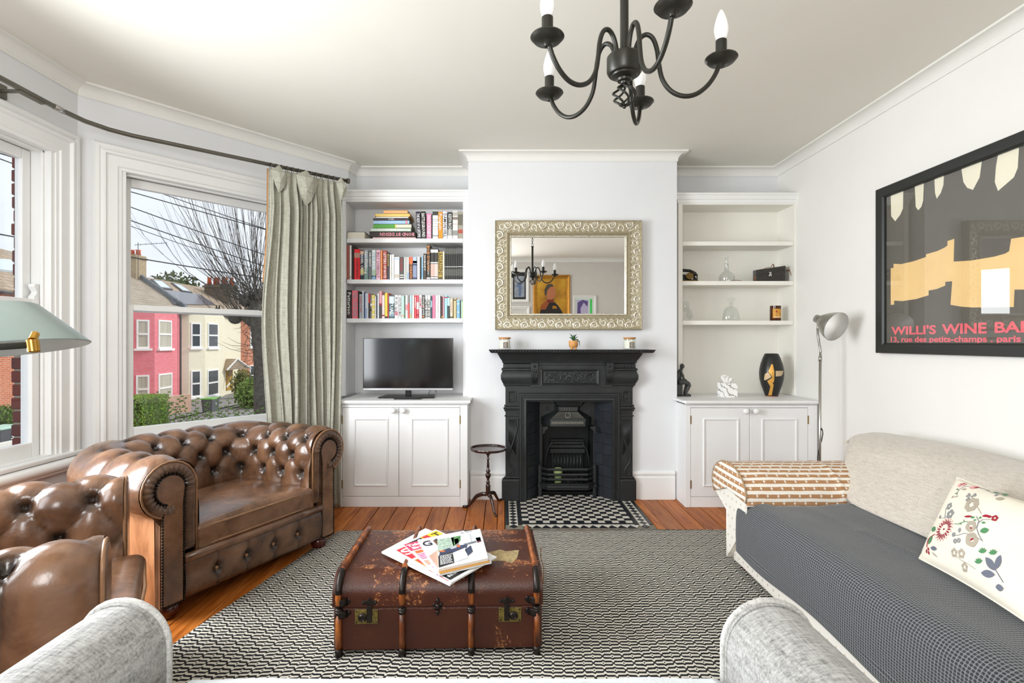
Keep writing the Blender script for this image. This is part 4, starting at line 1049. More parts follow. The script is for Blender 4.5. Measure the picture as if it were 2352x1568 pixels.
cupboard('white two-door cupboard under the empty alcove shelves by the sofa', XR0, XR1, 3.82, ZT, (PX(1587, 3.82), PX(1722, 3.82), PX(1856, 3.82)), None, PZ(943, 3.82))

def shelving(name, label, x0, x1, xi0, xi1, yf, zs, ztop, mt):
    """open shelf unit: outer x0..x1, inner opening xi0..xi1"""
    t = thing(name, label, 'shelves', ((x0 + x1) / 2, yf, ZT)); yb = 4.392
    build('back_panel', MB().box(xi0 - .01, xi1 + .01, yb - .012, yb, ZT, ztop), mt, t)
    build('side_panel', MB().box(x0, xi0, yf, yb, ZT, ztop), mt, t, bevel=.001, seg=1); build('side_panel', MB().box(xi1, x1, yf, yb, ZT, ztop), mt, t, bevel=.001, seg=1)
    build('top_panel', MB().box(xi0, xi1, yf, yb, ztop - .085, ztop - .06), mt, t)
    e = ztop
    pr = [(0, e - .075), (.006, e - .070), (.008, e - .050), (.016, e - .046), (.016, e - .036), (.020, e - .022), (.024, e - .016), (.030, e - .014), (.030, e), (0, e)]
    path = [(x0, yf + .05), (x0, yf), (x1, yf), (x1, yf + .05)]
    build('shelf_cornice', MB().mould(path, pr).box(x0, x1, yf, yb, e - .075, e), trim_m, t)
    for z in zs:
        build('shelf', MB().box(xi0 + .003, xi1 - .002, yf + .006, yb - .012, z - .032, z), mt, t, bevel=.001, seg=1)
    return t
YS = 4.136
zsL = [PZ(v, YS) for v in (547.5, 641.5, 731)]
shelving('bookcase', 'white alcove bookcase with three shelves of books above the television', PX(784, YS), PX(1079, YS), PX(795, YS), PX(1063.5, YS), 4.13, zsL, PZ(437, 4.12), cab_m)
YR = 4.13
zsR = [PZ(v, YR) for v in (554, 645, 736)]
shelving('alcove_shelves', 'cream alcove shelves holding decanters, a phone and a camera case', PX(1558, YR), PX(1841, YR), PX(1568, YR), PX(1824, YR), YR, zsR, PZ(443, 4.11), cream_m)

# ---------------------------------------------------------------- books
page_m = mat('book_pages', '#e9e3d3', .85, var=.06, vs=200, stretch=(60, 1, 1))
_cm = {}
def cm_(c):
    if c not in _cm: _cm[c] = mat('cover_' + c.lstrip('#'), c, .42, var=.05, vs=30)
    return _cm[c]
ink = {'w': mat('white_ink', '#f4f2ee', .5), 'k': mat('black_ink', '#1c1b1b', .5), 'r': mat('red_ink', '#b3202b', .5), 'y': mat('yellow_ink', '#e9c53a', .5), 'p': mat('pink_ink', '#f29aa6', .5), 'm': mat('maroon_ink', '#6e1030', .5), 'g': mat('grey_ink', '#8d9aa0', .5), 'o': mat('orange_ink', '#e58a3c', .5), 'b': mat('pale_blue_ink', '#8fb5c4', .5)}
def book(u0, u1, vt, zs, col, label, txt=None, tc='w', bands=(), lean=0.0, up=False, size=.75, depth=None, group='books on the alcove bookcase', vtr=None, yo=0.0):
    Y = 4.150 + yo; x0, x1 = PX(u0, Y), PX(u1, Y); h = PZ(vt, Y) - zs; w = x1 - x0; dp = depth or min(.19, h * .72)
    t = thing('book', label, 'book', ((x0 + x1) / 2, Y, zs), 0, group)
    Mb = Matrix.Translation(((x0 + x1) / 2, Y, zs)) @ Matrix.Rotation(lean, 4, 'Y'); g = w / 2 - .0004; ct = min(.0022, w * .14)
    c = MB().box(-g, -g + ct, 0, dp, 0, h, Mb).box(g - ct, g, 0, dp, 0, h, Mb).box(-g, g, 0, ct, 0, h, Mb)
    build('cover', c, cm_(col), t, bevel=min(.0012, w * .08), seg=1)
    build('pages', MB().box(-g + ct, g - ct, ct, dp - .004, .003, h - .004, Mb), page_m, t)
    for (a, b_, bc) in bands:
        build('spine_panel', MB().box(-g - .0002, g + .0002, -.0004, .001, h * a, h * b_, Mb), cm_(bc) if bc.startswith('#') else ink[bc], t)
    if txt:
        for (s, pos, tcol, sc, xo) in (txt if isinstance(txt, list) else [(txt, .93, tc, size, 0)]):
            sz = w * sc * 1.25
            # spine text reads from top to bottom
            if up: Mt = Mb @ axes((g * .55 * sc + xo * w, -.0009, h * pos), (0, 0, 1), (-1, 0, 0))
            else: Mt = Mb @ axes((-sz * .34 + xo * w, -.0009, h * pos), (0, 0, -1), (1, 0, 0))
            tm = text_mb(s, sz, Matrix.Identity(4), .0002, .012)
            L = max(v[0] for v in tm.v) or 1; room = h * (pos - .06 if not up else .94 - pos); k = min(1.0, room / L)
            if L * k < room and k == 1.0: k = min(1.3, room * .9 / L) if len(s) > 5 else 1
            tm.v = [(v[0] * k, v[1], v[2]) for v in tm.v]; tm.v = [tuple(Mt @ Vector(v)) for v in tm.v]
            build('spine_lettering', tm, ink[tcol], t)
    return t
Z1, Z2, Z3 = zsL
# top shelf, standing books
for a in (
    (958, 968, 485.5, '#23233a', 'navy book leaning against the horizontal stack on the top shelf', 'THE RIDE OF A LIFETIME', 'w', (), -.05),
    (968, 978.5, 485, '#2c2a22', 'dark olive book standing beside the navy one on the top shelf', 'BATTLEGROUND', 'w', (), -.03),
    (979.5, 991, 490, '#e891b8', 'bright pink book with white capitals on the top shelf', 'HOCKNEY', 'w', (), 0),
    (991.5, 993.5, 492, '#26332c', 'thin dark green book squeezed beside the bright pink one', None, 'w', (), 0),
    (993.5, 1006.5, 485.5, '#efeeea', 'white spined book with a dark top band on the top shelf', None, 'k', ((.86, 1, '#3b3e38'), (.70, .715, 'g'), (.64, .652, 'g'), (.55, .56, 'g'), (.45, .46, 'g'), (.36, .368, 'g'), (.1, .12, 'k')), 0),
    (1007, 1017, 486, '#f29b22', 'orange book standing mid-right on the top shelf', 'Penguin', 'w', (), -.01),
    (1017.3, 1027.5, 485.3, '#e9e9ee', 'white book with slanting black capitals on the top shelf', 'DAMON HILL', 'k', (), -.01),
    (1028, 1039, 487, '#33352f', 'black book with a grey picture foot on the top shelf', 'KEITH RICHARDS', 'w', ((.0, .12, '#efeeea'), (.12, .36, '#8b8b84')), 0),
    (1039.5, 1052, 484, '#e9e6e0', 'pale patterned book at the fireplace end of the top shelf', None, 'k', ((.82, .95, '#b9b3aa'), (.68, .78, '#8d8078'), (.52, .53, 'r'), (.12, .3, '#9b9a94')), 0),
    (1052.3, 1063, 486, '#a8a090', 'thick mottled grey book touching the right upright, top shelf', None, 'r', ((.2, .34, '#b7503c'), (.5, .9, '#6e6a5c')), 0)):
    book(a[0], a[1], a[2], Z1, a[3], a[4], a[5], a[6], a[7], a[8])
# top shelf, flat stack (u0,u1,vtop,vbottom)
def flat(u0, u1, vt, vb, zb, col, label, txt=None, tc='w', bands=(), flip=False, yo=0.0, dp=.19, pages=False, sc=.8, tx=.5):
    Y = 4.150 + yo; x0, x1 = PX(u0, Y), PX(u1, Y); h = (vb - vt) / F * Y; z0 = zb
    t = thing('book', label, 'book', ((x0 + x1) / 2, Y, z0), 0, 'books on the alcove bookcase'); ct = min(.0022, h * .14)
    c = MB().box(x0, x1, Y, Y + dp, z0, z0 + ct).box(x0, x1, Y, Y + dp, z0 + h - ct - .0003, z0 + h - .0003)
    if not pages: c.box(x0, x1, Y, Y + ct, z0, z0 + h - .0003)
    else: c.box(x0, x0 + .002, Y, Y + dp, z0, z0 + h - .0003)
    build('cover', c, cm_(col), t)
    build('pages', MB().box(x0 + .003, x1 - .004, Y + (.0005 if pages else ct), Y + dp - .003, z0 + ct, z0 + h - ct - .0003), page_m, t)
    for a, b_, bc in bands: build('spine_panel', MB().box(x0 + (x1 - x0) * a, x0 + (x1 - x0) * b_, Y - .0005, Y + .001, z0 + .0003, z0 + h - .0006), cm_(bc), t)
    if txt:
        sz = h * sc * 1.1
        Mt = axes((x0 + (x1 - x0) * tx, Y - .0009, z0 + h * .5 - sz * .34), (1, 0, 0), (0, 0, 1)) if not flip else axes((x0 + (x1 - x0) * tx, Y - .0009, z0 + h * .5 + sz * .34), (-1, 0, 0), (0, 0, -1))
        t0_ = text_mb(txt, sz, Matrix.Identity(4), .0002, .012, 1.12, 'CENTER'); L_ = max(v[0] for v in t0_.v) * 2; k_ = min(1, .74 * (x1 - x0) / L_)
        tm = t0_; tm.v = [tuple(Mt @ Vector((v[0] * k_, v[1], v[2]))) for v in t0_.v]; build('spine_lettering', tm, ink[tc], t)
    return z0 + h
z = Z1
z = flat(856, 955, 544, 548, z, '#ecc6c2', 'thin pale pink book at the bottom of the flat stack', dp=.2)
z = flat(848.5, 954, 531, 543.6, z, '#2c211c', 'black book with red capitals near the bottom of the flat stack', 'BOND BY DESIGN', 'p', (), True, tx=.60)
z = flat(851.5, 944, 523, 531, z, '#cfe0d0', 'pale green book lying second above the pale pink one', 'WES ANDERSON', 'w', (), True)
z = flat(857.5, 945, 514, 523, z, '#efe6cb', 'green and cream book in the middle of the flat stack', None, 'y', ((0, .57, '#57a33c'), (.57, .60, '#e9d36a')))
z = flat(857.5, 940, 504.5, 513.5, z, '#a9cdee', 'sky blue book lying in the flat stack', None, 'w', ((.90, .95, '#e08a96'),))
z = flat(857, 939, 499.5, 504.3, z, '#51434c', 'dark mauve book lying above the sky blue one', 'BERLIN', 'w', (), True, sc=.7)
z = flat(864, 938, 495.5, 499, z, '#f4f1ea', 'thin white book lying under the gold comb-bound one')
z = flat(861.5, 942, 488.5, 495.2, z, '#e8a93f', 'gold comb-bound book lying near the top of the stack', None, 'w', ((.02, .98, '#f1cf74'),))
z = flat(881, 936, 479.5, 488, z, '#f5b57a', 'short orange book on the very top of the flat stack', dp=.15)
flat(796.5, 838.5, 532, 548, Z1, '#2b2a28', 'fat white-paged paperback lying alone at the curtain end of the top shelf', pages=True, dp=.2)
# middle shelf
MID = [
 (796, 802.5, 563, '#b5685a', 'faded terracotta book against the curtain-side upright, middle shelf', None, 'k', ()),
 (803, 807.5, 563, '#f1efec', 'slim tall white book next to the faded terracotta one', None, 'k', ((.05, .11, '#c9c4bc'),)),
 (808, 813, 564, '#2b1a14', 'very dark brown book between the slim white and scarlet ones', None, 'w', ()),
 (813.5, 827, 572, '#ee2b34', 'scarlet book with a portrait band on the middle shelf', [('RICHARD BRANSON', .68, 'k', .42, .05)], 'k', ((.72, .88, '#b98f7f'),)),
 (827.5, 836, 573.5, '#2f3540', 'dark book with a face at its top on the middle shelf', 'DANIEL CRAIG', 'w', ((.84, .97, '#d9a58f'), (.70, .84, '#38506e'), (.18, .36, '#c7b25a'))),
 (836.5, 845.5, 574, '#b6c3cc', 'misty blue-grey book with a green foot on the middle shelf', 'Ian Fleming', 'w', ((.0, .4, '#7f9d95'),)),
 (846.5, 853.5, 574.5, '#6d7378', 'grey book with white capitals between two pale ones', 'ARGENT', 'w', ()),
 (854, 863, 574, '#e9f0f0', 'pale blue book with a small cartoon man at its foot', 'STEVE COOGAN', 'b', ((.1, .33, '#b9cba0'), (0, .14, '#7fa6cc'))),
 (864, 873.5, 574, '#f4c3d3', 'pale pink book with maroon capitals on the middle shelf', 'BILLY CONNOLLY', 'm', ()),
 (874, 878.5, 575, '#f59a55', 'slim orange book touching the pale pink one', None, 'w', ()),
 (879.5, 888.5, 575.3, '#b4402f', 'brick red cloth book on the middle shelf', 'LETTERS OF NOTE', 'w', ()),
 (889, 894, 579, '#3a3340', 'dark spine with yellow lettering beside the brick red book', 'BIG DATA', 'y', ()),
 (895, 899.5, 584, '#efeeea', 'slim white paperback after the yellow-lettered dark one', None, 'k', ((.1, .5, '#dedad2'),)),
 (900, 905, 584, '#f4f3f0', 'second slim white paperback along the middle shelf', None, 'k', ()),
 (905.5, 917.5, 590, '#f6f5f2', 'wide white paperback with a small sketch low on its spine', None, 'r', ((.88, .95, '#b9cfe0'), (.08, .24, '#c9bfb2'))),
 (918, 927, 590, '#54504a', 'charcoal paperback with red lettering on the middle shelf', 'Dublin', 'r', ((.08, .12, 'w'), (.18, .22, 'w'))),
 (927.5, 931, 590, '#d9dedd', 'very slim pale grey paperback beside the charcoal one', None, 'k', ()),
 (931.4, 934.5, 590, '#e8ead8', 'very slim cream-green paperback on the middle shelf', None, 'k', ()),
 (935, 939, 590, '#eef0f6', 'slim white paperback with a blue foot on the middle shelf', None, 'k', ((0, .3, '#a9c4e6'),)),
 (939.5, 948, 590, '#5b3b30', 'paperback with an orange-red head and brown foot', 'THE WRATH', 'o', ((.72, 1, '#ef6a4a'),)),
 (948.3, 957, 589.5, '#41496b', 'paperback with a pale blue skull head and navy body', None, 'w', ((.70, 1, '#b9cfea'), (.72, .82, 'w'), (.1, .62, '#8e99b8'))),
 (958, 964.5, 589.5, '#faf9f6', 'plain bright white paperback left of the two slim dark books', None, 'k', ()),
 (965, 967.5, 590.5, '#2e2d28', 'thinnest black paperback before the pale blue slim one', None, 'k', ()),
 (968, 971.8, 588, '#a9cbe0', 'slim pale blue book on the middle shelf', None, 'w', ((.1, .5, '#7fb0d0'),)),
 (972.3, 979, 582, '#4b4038', 'dark brown book just left of the tallest one', 'NOBODY', 'w', ()),
 (979.8, 988, 561, '#3c3a34', 'tallest dark book with orange capitals on the middle shelf', [('BOB DYLAN', .97, 'o', .8, 0), ('THE BOOTLEGS', .55, 'w', .35, 0)], 'o', ((.02, .06, 'w'),)),
 (989, 997, 570, '#34332f', 'left half of the two-volume set sharing a painted face', None, 'w', ((.86, .96, 'w'), (.52, .56, 'w'), (.10, .50, '#e3b9ac'), (.03, .08, 'w'))),
 (997.3, 1006, 570, '#34332f', 'right half of the two-volume set sharing a painted face', None, 'w', ((.86, .96, 'w'), (.52, .56, 'w'), (.10, .50, '#eed0c6'), (.03, .08, 'w'))),
 (1006.5, 1016.5, 578, '#c9a94a', 'gold and black flame-patterned book on the middle shelf', [('ASSASSINS', .97, 'k', .95, 0)], 'k', ((.0, .1, '#5e4c22'),)),
 (1016.8, 1021, 577, '#f2ead2', 'ivory book between the gold one and the black magazines', None, 'k', ())]
for a in MID: book(a[0], a[1], a[2], Z2, a[3], a[4], a[5], a[6], a[7])
for i in range(10):
    u0 = 1021.6 + i * 4.18
    book(u0, u0 + 4.05, 566.5 - (i > 6) * .8, Z2, '#2b2b29', ['black magazine, first of ten, touching the ivory book', 'second black magazine from the ivory book, middle shelf', 'third black magazine from the ivory book, middle shelf', 'fourth black magazine from the ivory book, middle shelf', 'fifth black magazine from the ivory book, middle shelf', 'fifth black magazine from the right upright, middle shelf', 'fourth black magazine from the right upright, middle shelf', 'third black magazine from the right upright, middle shelf', 'second black magazine from the right upright, middle shelf', 'black magazine pressed against the right upright, middle shelf'][i], None, 'w', ((.78, .95, '#5d5d59'), (.385, .40, 'w'), (.12, .32, '#55554f')), group='black magazines on the middle shelf')
# bottom shelf
LOW = [
 (796, 808, 666, '#1d1b18', 'black novel at the curtain end of the lowest shelf', 'Patterson', 'w', ((.05, .45, '#3a2420'),)),
 (808.5, 822, 667, '#ee6f80', 'thick coral pink novel on the lowest shelf', 'FEEL THE FEAR', 'g', ()),
 (822.5, 825, 668, '#231f1e', 'thin black book right of the thick coral pink one', None, 'w', ()),
 (825.2, 831.5, 675.5, '#b5bcc6', 'short silver-grey book with red lettering', 'SHADOWS', 'r', ()),
 (832, 835.5, 668, '#eef1f8', 'tall slim white book after the short silver-grey one', None, 'k', ()),
 (835.8, 838.5, 671, '#3f4f78', 'slim navy-striped book on the lowest shelf', None, 'w', ()),
 (838.8, 843, 673, '#dfe6f4', 'slim bluish white book on the lowest shelf', None, 'w', ((0, .4, '#a8bfe4'),)),
 (843.3, 846, 673, '#f0f2f6', 'white slim book next to the bluish white one', None, 'w', ()),
 (846.2, 850, 673.5, '#d9343c', 'slim book with a red head and black foot', None, 'w', ((0, .62, '#262422'),)),
 (850.5, 854, 674, '#8a8a86', 'slim grey striped book before the pale yellow one', None, 'k', ((.3, .4, 'k'), (.5, .6, 'w'))),
 (853.8, 861, 677, '#f0dc6e', 'pale yellow book with white bands on the lowest shelf', None, 'k', ((.78, .82, 'w'), (.58, .62, 'w'), (.36, .40, 'w'), (.14, .18, 'w'))),
 (861.4, 864, 679.5, '#f3f3f4', 'short white slim book after the pale yellow one', None, 'k', ()),
 (864.2, 866.2, 679, '#3c3a50', 'thinnest dark indigo book on the lowest shelf', None, 'k', ()),
 (866.6, 870.6, 673, '#eaf1f8', 'slim ice blue book on the lowest shelf', None, 'k', ()),
 (871, 877, 668, '#f2a9b1', 'pink book with a scarlet edge and black lower half', None, 'w', ((0, .48, '#332a26'), (.48, .55, 'r'))),
 (877.3, 883.5, 677.5, '#f6e4e2', 'short blush white book left of the yellow one', None, 'p', ((.1, .16, 'r'),)),
 (883.8, 890, 672.5, '#f4da3c', 'bright yellow book with a black foot on the lowest shelf', None, 'k', ((0, .09, '#2a2724'),)),
 (890.3, 893.2, 672.5, '#c23a34', 'narrow red book touching the bright yellow one', None, 'w', ()),
 (893.6, 905.5, 678, '#3e6068', 'teal patterned book with a pale head on the lowest shelf', 'RITUAL', 'w', ((.66, .95, '#c3dbe4'), (.1, .3, '#7f9da6'))),
 (906.3, 914.5, 677.5, '#faf8f6', 'white novel with a red word low on the spine', 'A life apart', 'k', ((.12, .30, 'p'),)),
 (915, 922, 677.8, '#f3f4f2', 'white novel with spaced dark capitals beside the mint one', 'WINTER IN MAY', 'k', ()),
 (922.3, 928.3, 678.5, '#bfe8d8', 'mint green paperback on the lowest shelf', None, 'w', ((.1, .14, 'o'),)),
 (928.5, 930.8, 679, '#58725e', 'thin sage green book behind the mint paperback', None, 'w', ()),
 (931, 936.6, 677.8, '#f8f4f2', 'white paperback with faint pink print on the lowest shelf', None, 'p', ((.35, .6, 'p'),)),
 (937, 940.8, 677.8, '#f26058', 'slim coral paperback with a grey head', None, 'w', ((.66, 1, '#8c8a82'),)),
 (941.2, 945.8, 678, '#bcdcf2', 'pale sky paperback with a sandy foot', None, 'w', ((0, .2, '#b9b88c'), (.2, .4, '#9ec6c8'))),
 (946.3, 951.2, 678, '#f2ece0', 'cream slim paperback left of two red ones', None, 'k', ()),
 (951.5, 956.6, 678, '#ea3f4c', 'first red paperback with white lettering on the lowest shelf', 'ANIMALS', 'w', ()),
 (957, 962, 678, '#ee6070', 'lighter red banded paperback on the lowest shelf', None, 'w', ((.4, .7, 'w'), (.1, .2, 'r'))),
 (962.6, 969, 678, '#f3f0f2', 'white paperback with small red capitals', 'HERMIT', 'r', ()),
 (969.4, 976, 677.5, '#4a4946', 'charcoal paperback with white capitals and a red device', 'DOG EAT DOG', 'w', ((.50, .55, 'r'), (.05, .10, 'o'))),
 (976.4, 981, 678, '#f8f7f3', 'plain white paperback beside the bold black and white one', None, 'k', ()),
 (981.4, 988.6, 678, '#efeeea', 'bold black and white lettered paperback on the lowest shelf', None, 'k', ()),
 (989, 992.6, 680, '#3f5560', 'dark slate paperback with a blue patch', None, 'w', ((.5, .8, '#9ac0ca'),)),
 (993, 999.6, 677.8, '#f57fa2', 'hot pink paperback on the lowest shelf', None, 'w', ()),
 (1000, 1006, 678, '#fbf8f6', 'white paperback with a tiny red mark right of the hot pink one', None, 'r', ((.4, .6, '#f0d8d6'),)),
 (1006.3, 1011.5, 678, '#f9f9f8', 'second plain white paperback right of the hot pink one', None, 'k', ()),
 (1012, 1014, 680, '#2a2522', 'thin black paperback after the pair of white ones', None, 'w', ()),
 (1014.3, 1017, 681.5, '#7c4a44', 'thin brown-red paperback with a gold dot', None, 'w', ((.05, .11, 'y'),)),
 (1017.3, 1020.6, 678.3, '#d9a2b2', 'slim dusty pink paperback before the aqua one', None, 'w', ()),
 (1021, 1027.3, 677.8, '#a9e0ee', 'aqua paperback with a dark red square', None, 'k', ((.88, .93, 'r'),)),
 (1027.6, 1033, 682.5, '#34403c', 'black paperback with a pale blue head after the aqua one', None, 'w', ((.60, .98, '#bfe2ee'),)),
 (1033.4, 1040.2, 684.8, '#ded0bb', 'beige paperback with brown print on the lowest shelf', None, 'g', ((.03, .09, 'k'), (.3, .8, '#cdbba4'))),
 (1040.6, 1042.4, 684, '#9a7a3c', 'thinnest ochre paperback by the beige one', None, 'w', ()),
 (1042.7, 1047, 685.5, '#efdcaa', 'butter yellow slim paperback on the lowest shelf', None, 'k', ((.9, .95, 'k'),)),
 (1047.3, 1048.6, 684, '#c29a5a', 'sliver of a tan paperback before the blue tiled one', None, 'w', ()),
 (1048.9, 1056, 688, '#f0ede2', 'cream paperback with light blue blocks on its spine', None, 'w', ((.80, .97, '#7fb8da'), (.36, .76, '#7fb8da'), (.02, .32, '#7fb8da'))),
 (1056.3, 1058.3, 689, '#3c4a1c', 'thin dark green paperback near the right upright, lowest shelf', None, 'w', ()),
 (1058.6, 1060.8, 690.5, '#b9dcf0', 'slim light blue paperback near the right upright, lowest shelf', None, 'w', ()),
 (1061, 1063.3, 692, '#cfe39a', 'lime green sliver of a book at the right upright, lowest shelf', None, 'r', ())]
for a in LOW:
    o = book(a[0], a[1], a[2], Z3, a[3], a[4], a[5], a[6], a[7])
    if 'bold black' in a[4]:
        Y = 4.150; x0, x1 = PX(a[0], Y), PX(a[1], Y)
        build('spine_lettering', text_mb('IRVINE WELSH', .030, axes((x1 - .0025, Y - .0009, Z3 + .008), (0, 0, 1), (-1, 0, 0)), .0002, .02, .72), ink['k'], o)
# dangling ribbon end of the cable over the shelf edge
tag(build('hanging_cable_end', MB().tube([(PX(797, 4.13), 4.128, Z2 + .003), (PX(795.5, 4.12), 4.120, Z2 - .004), (PX(796, 4.12), 4.118, Z2 - .028), (PX(800.5, 4.12), 4.118, Z2 - .036), (PX(799.5, 4.12), 4.118, Z2 - .056)], .0022, 6), black_m, smooth=True), 'short black cable end hooked over the middle book shelf', 'cable')

# ---------------------------------------------------------------- television, keyboard, cable
YT = 4.03
tx0, tx1, tz0, tz1 = PX(834, YT), PX(1041, YT), PZ(896, YT), PZ(776, YT)
t = thing('television', 'flat black television with a silver bottom edge on the alcove cupboard', 'television', ((tx0 + tx1) / 2, YT, ZT))
tvb = mat('black_gloss_plastic', '#0c0c0e', .25)
build('back_shell', MB().box(tx0, tx1, YT, YT + .028, tz0, tz1).box(tx0 + .12, tx1 - .12, YT + .026, YT + .055, tz0 + .05, tz1 - .10), tvb, t, bevel=.004)
bz = .006
build('bezel', MB().mould([(tx0, tz0), (tx0, tz1), (tx1, tz1), (tx1, tz0)], [(0, 0), (0, .005), (bz, .005), (bz, 0)], closed=True, M=FRONT((0, YT, 0))), tvb, t)
scr = NT('glossy_dark_screen'); scr.p.inputs['Base Color'].default_value = (.006, .006, .007, 1); scr.p.inputs['Roughness'].default_value = .09; scr.p.inputs['Specular IOR Level'].default_value = .7
build('screen', MB().box(tx0 + bz, tx1 - bz, YT - .002, YT, PZ(891, YT), tz1 - bz), scr.m, t)
build('silver_strip', MB().box(tx0 + .001, tx1 - .001, YT - .008, YT + .002, tz0 + .001, PZ(891, YT)), mat('silver_plastic', '#b9b9bc', .3, metal=.6), t, bevel=.0015)
xc = (tx0 + tx1) / 2
build('stand_neck', MB().box(xc - .022, xc + .022, YT - .002, YT + .03, ZT + .010, tz0 + .02), tvb, t, bevel=.003)
build('stand_base', MB().prism([(xc - .21, YT - .085), (xc + .21, YT - .085), (xc + .19, YT + .12), (xc - .19, YT + .12)], ZT, ZT + .011), tvb, t, bevel=.004)
kx = PX(937, 3.90)
t = thing('remote_keyboard', 'slim black set-top handset lying in front of the television base', 'remote control', (kx, 3.90, ZT))
build('handset_body', MB().box(kx - .10, kx + .10, 3.875, 3.915, ZT, ZT + .014), tvb, t, bevel=.004)
b = MB()
for i in range(16):
    for j in range(3): b.box(kx - .092 + i * .0115, kx - .083 + i * .0115, 3.880 + j * .011, 3.888 + j * .011, ZT + .014, ZT + .0155)
build('handset_keys', b, mat('dark_keys', '#3a3a3c', .5), t, kind='stuff')
tag(build('television_cable', MB().tube([(PX(980, 4.2), 4.10, ZT + .004), (PX(984, 4.2), 4.2, ZT + .006), (PX(989, 4.3), 4.28, ZT + .03), (PX(996, 4.37), 4.368, ZT + .05), (PX(1002, 4.37), 4.372, ZT + .004)], .0025, 6), black_m, smooth=True), 'thin black cable rising behind the television base', 'cable')

# ---------------------------------------------------------------- right-hand alcove objects
Y1, Y2, Y3 = zsR
glass_d = glassmat('decanter_glass', '#fafbfb', .075)
def lobj(name, prof, T, mt, par, n=28): return build(name, MB().lathe(prof, T, n), mt, par, smooth=True, auto=50)
# round decanter with tall cylindrical stopper
Y = 4.22; x = PX(1669, Y); s = Y / F
t = thing('glass_decanter', 'clear flat-bottomed glass decanter with a cylindrical stopper on the middle shelf', 'decanter', (x, Y, Y2)); T = Matrix.Translation((x, Y, Y2))
lobj('decanter_body', [(.058, 0), (.061, .006), (.061, .046), (.057, .060), (.042, .074), (.024, .086), (.018, .094), (.0175, .128), (.019, .134), (.020, .142), (.017, .142), (.0155, .130), (.0155, .094), (.040, .070), (.057, .045), (.057, .010), (0, .008)], T, glass_d, t)
lobj('stopper', [(.012, .132), (.016, .145), (.022, .147), (.022, .150), (.014, .151), (.014, .198), (.016, .200), (.016, .202), (0, .202)], T, glass_d, t)
# rounded-square decanter with mushroom stopper
x = PX(1679, Y); t = thing('glass_decanter', 'clear shouldered glass decanter with a round mushroom stopper on the lower shelf', 'decanter', (x, Y, Y3)); T = Matrix.Translation((x, Y, Y3)) @ Matrix.Diagonal((1.12, .8, 1, 1))
lobj('decanter_body', [(.060, 0), (.062, .004), (.060, .040), (.054, .075), (.046, .098), (.030, .112), (.014, .116), (.012, .120), (.012, .140), (.019, .146), (.016, .148), (.010, .142), (.010, .114), (.040, .098), (.054, .050), (.057, .010), (0, .014)], T, glass_d, t)
lobj('stopper', [(.008, .138), (.008, .150), (.014, .154), (.030, .164), (.032, .172), (.026, .180), (.012, .184), (0, .185)], T, glass_d, t)
# stem glasses
for u, Yg, hh, lb, r in ((1573, 4.19, .155, 'tall wine glass half hidden by the left upright on the lower shelf', .034), (1583.5, 4.24, .092, 'short tulip glass beside the tall wine glass', .028)):
    x = PX(u, Yg); t = thing('stemmed_glass', lb, 'glass', (x, Yg, Y3)); T = Matrix.Translation((x, Yg, Y3)); q = hh
    if hh > .12: lobj('bowl', [(.004, q * .45), (.020, q * .50), (r, q * .64), (r * .98, q * .78), (r * .82, q), (r * .79, q), (r * .95, q * .78), (r * .96, q * .65), (.018, q * .52), (0, q * .5)], T, glass_d, t, 22); lobj('stem', [(.028, 0), (.026, .003), (.005, .006), (.004, q * .44), (.006, q * .47), (0, q * .48)], T, glass_d, t, 16)
    else: lobj('bowl', [(.006, .016), (r, .036), (r * .9, .05), (r * .55, q), (r * .52, q), (r * .86, .05), (r * .94, .036), (0, .02)], T, glass_d, t, 22); lobj('foot', [(.020, 0), (.019, .003), (.006, .008), (.006, .016), (0, .018)], T, glass_d, t, 16)
# amber candle jar
Yc = 4.20; x = PX(1781, Yc); t = thing('amber_candle_jar', 'amber glass candle with a pheasant label on the lower shelf', 'candle', (x, Yc, Y3)); T = Matrix.Translation((x, Yc, Y3))
amb = mat('amber_glass', '#4a2108', .08, var=.3, vs=20); r = .0405
lobj('glass_jar', [(r - .002, 0), (r, .003), (r, .119), (r - .003, .119), (r - .003, .09), (0, .09)], T, amb, t)
cyl = lambda a, h, e=.0006: (x + (r + e) * sin(a), Yc - (r + e) * cos(a), Y3 + h)
lb = build('label', MB().grid(lambda a, b_: cyl(-.95 + 1.9 * a, .022 + .072 * b_), 10, 1), mat('ochre_label', '#d99a3c', .6, var=.15, vs=60), t)
b = MB(); b.add([cyl(-.35, .036, .001), cyl(.45, .036, .001), cyl(.35, .058, .0012), cyl(.1, .072, .0012), cyl(-.18, .066, .0012)], [(0, 1, 2, 3, 4)])
build('pheasant_body', b, mat('pheasant_grey', '#5a4a45', .6), lb)
build('pheasant_head', MB().add([cyl(-.42, .070, .0014), cyl(-.18, .064, .0014), cyl(-.10, .078, .0014), cyl(-.28, .082, .0014)], [(0, 1, 2, 3)]), mat('pheasant_red', '#a3241a', .6), lb)
pb = MB()
for k in range(7): pb.add([cyl(-.62 + k * .18, .0265, .0016), cyl(-.49 + k * .18, .0265, .0016), cyl(-.49 + k * .18, .0325, .0016), cyl(-.62 + k * .18, .0325, .0016)], [(0, 1, 2, 3)])
build('label_print', pb, paper_m, lb, kind='stuff')
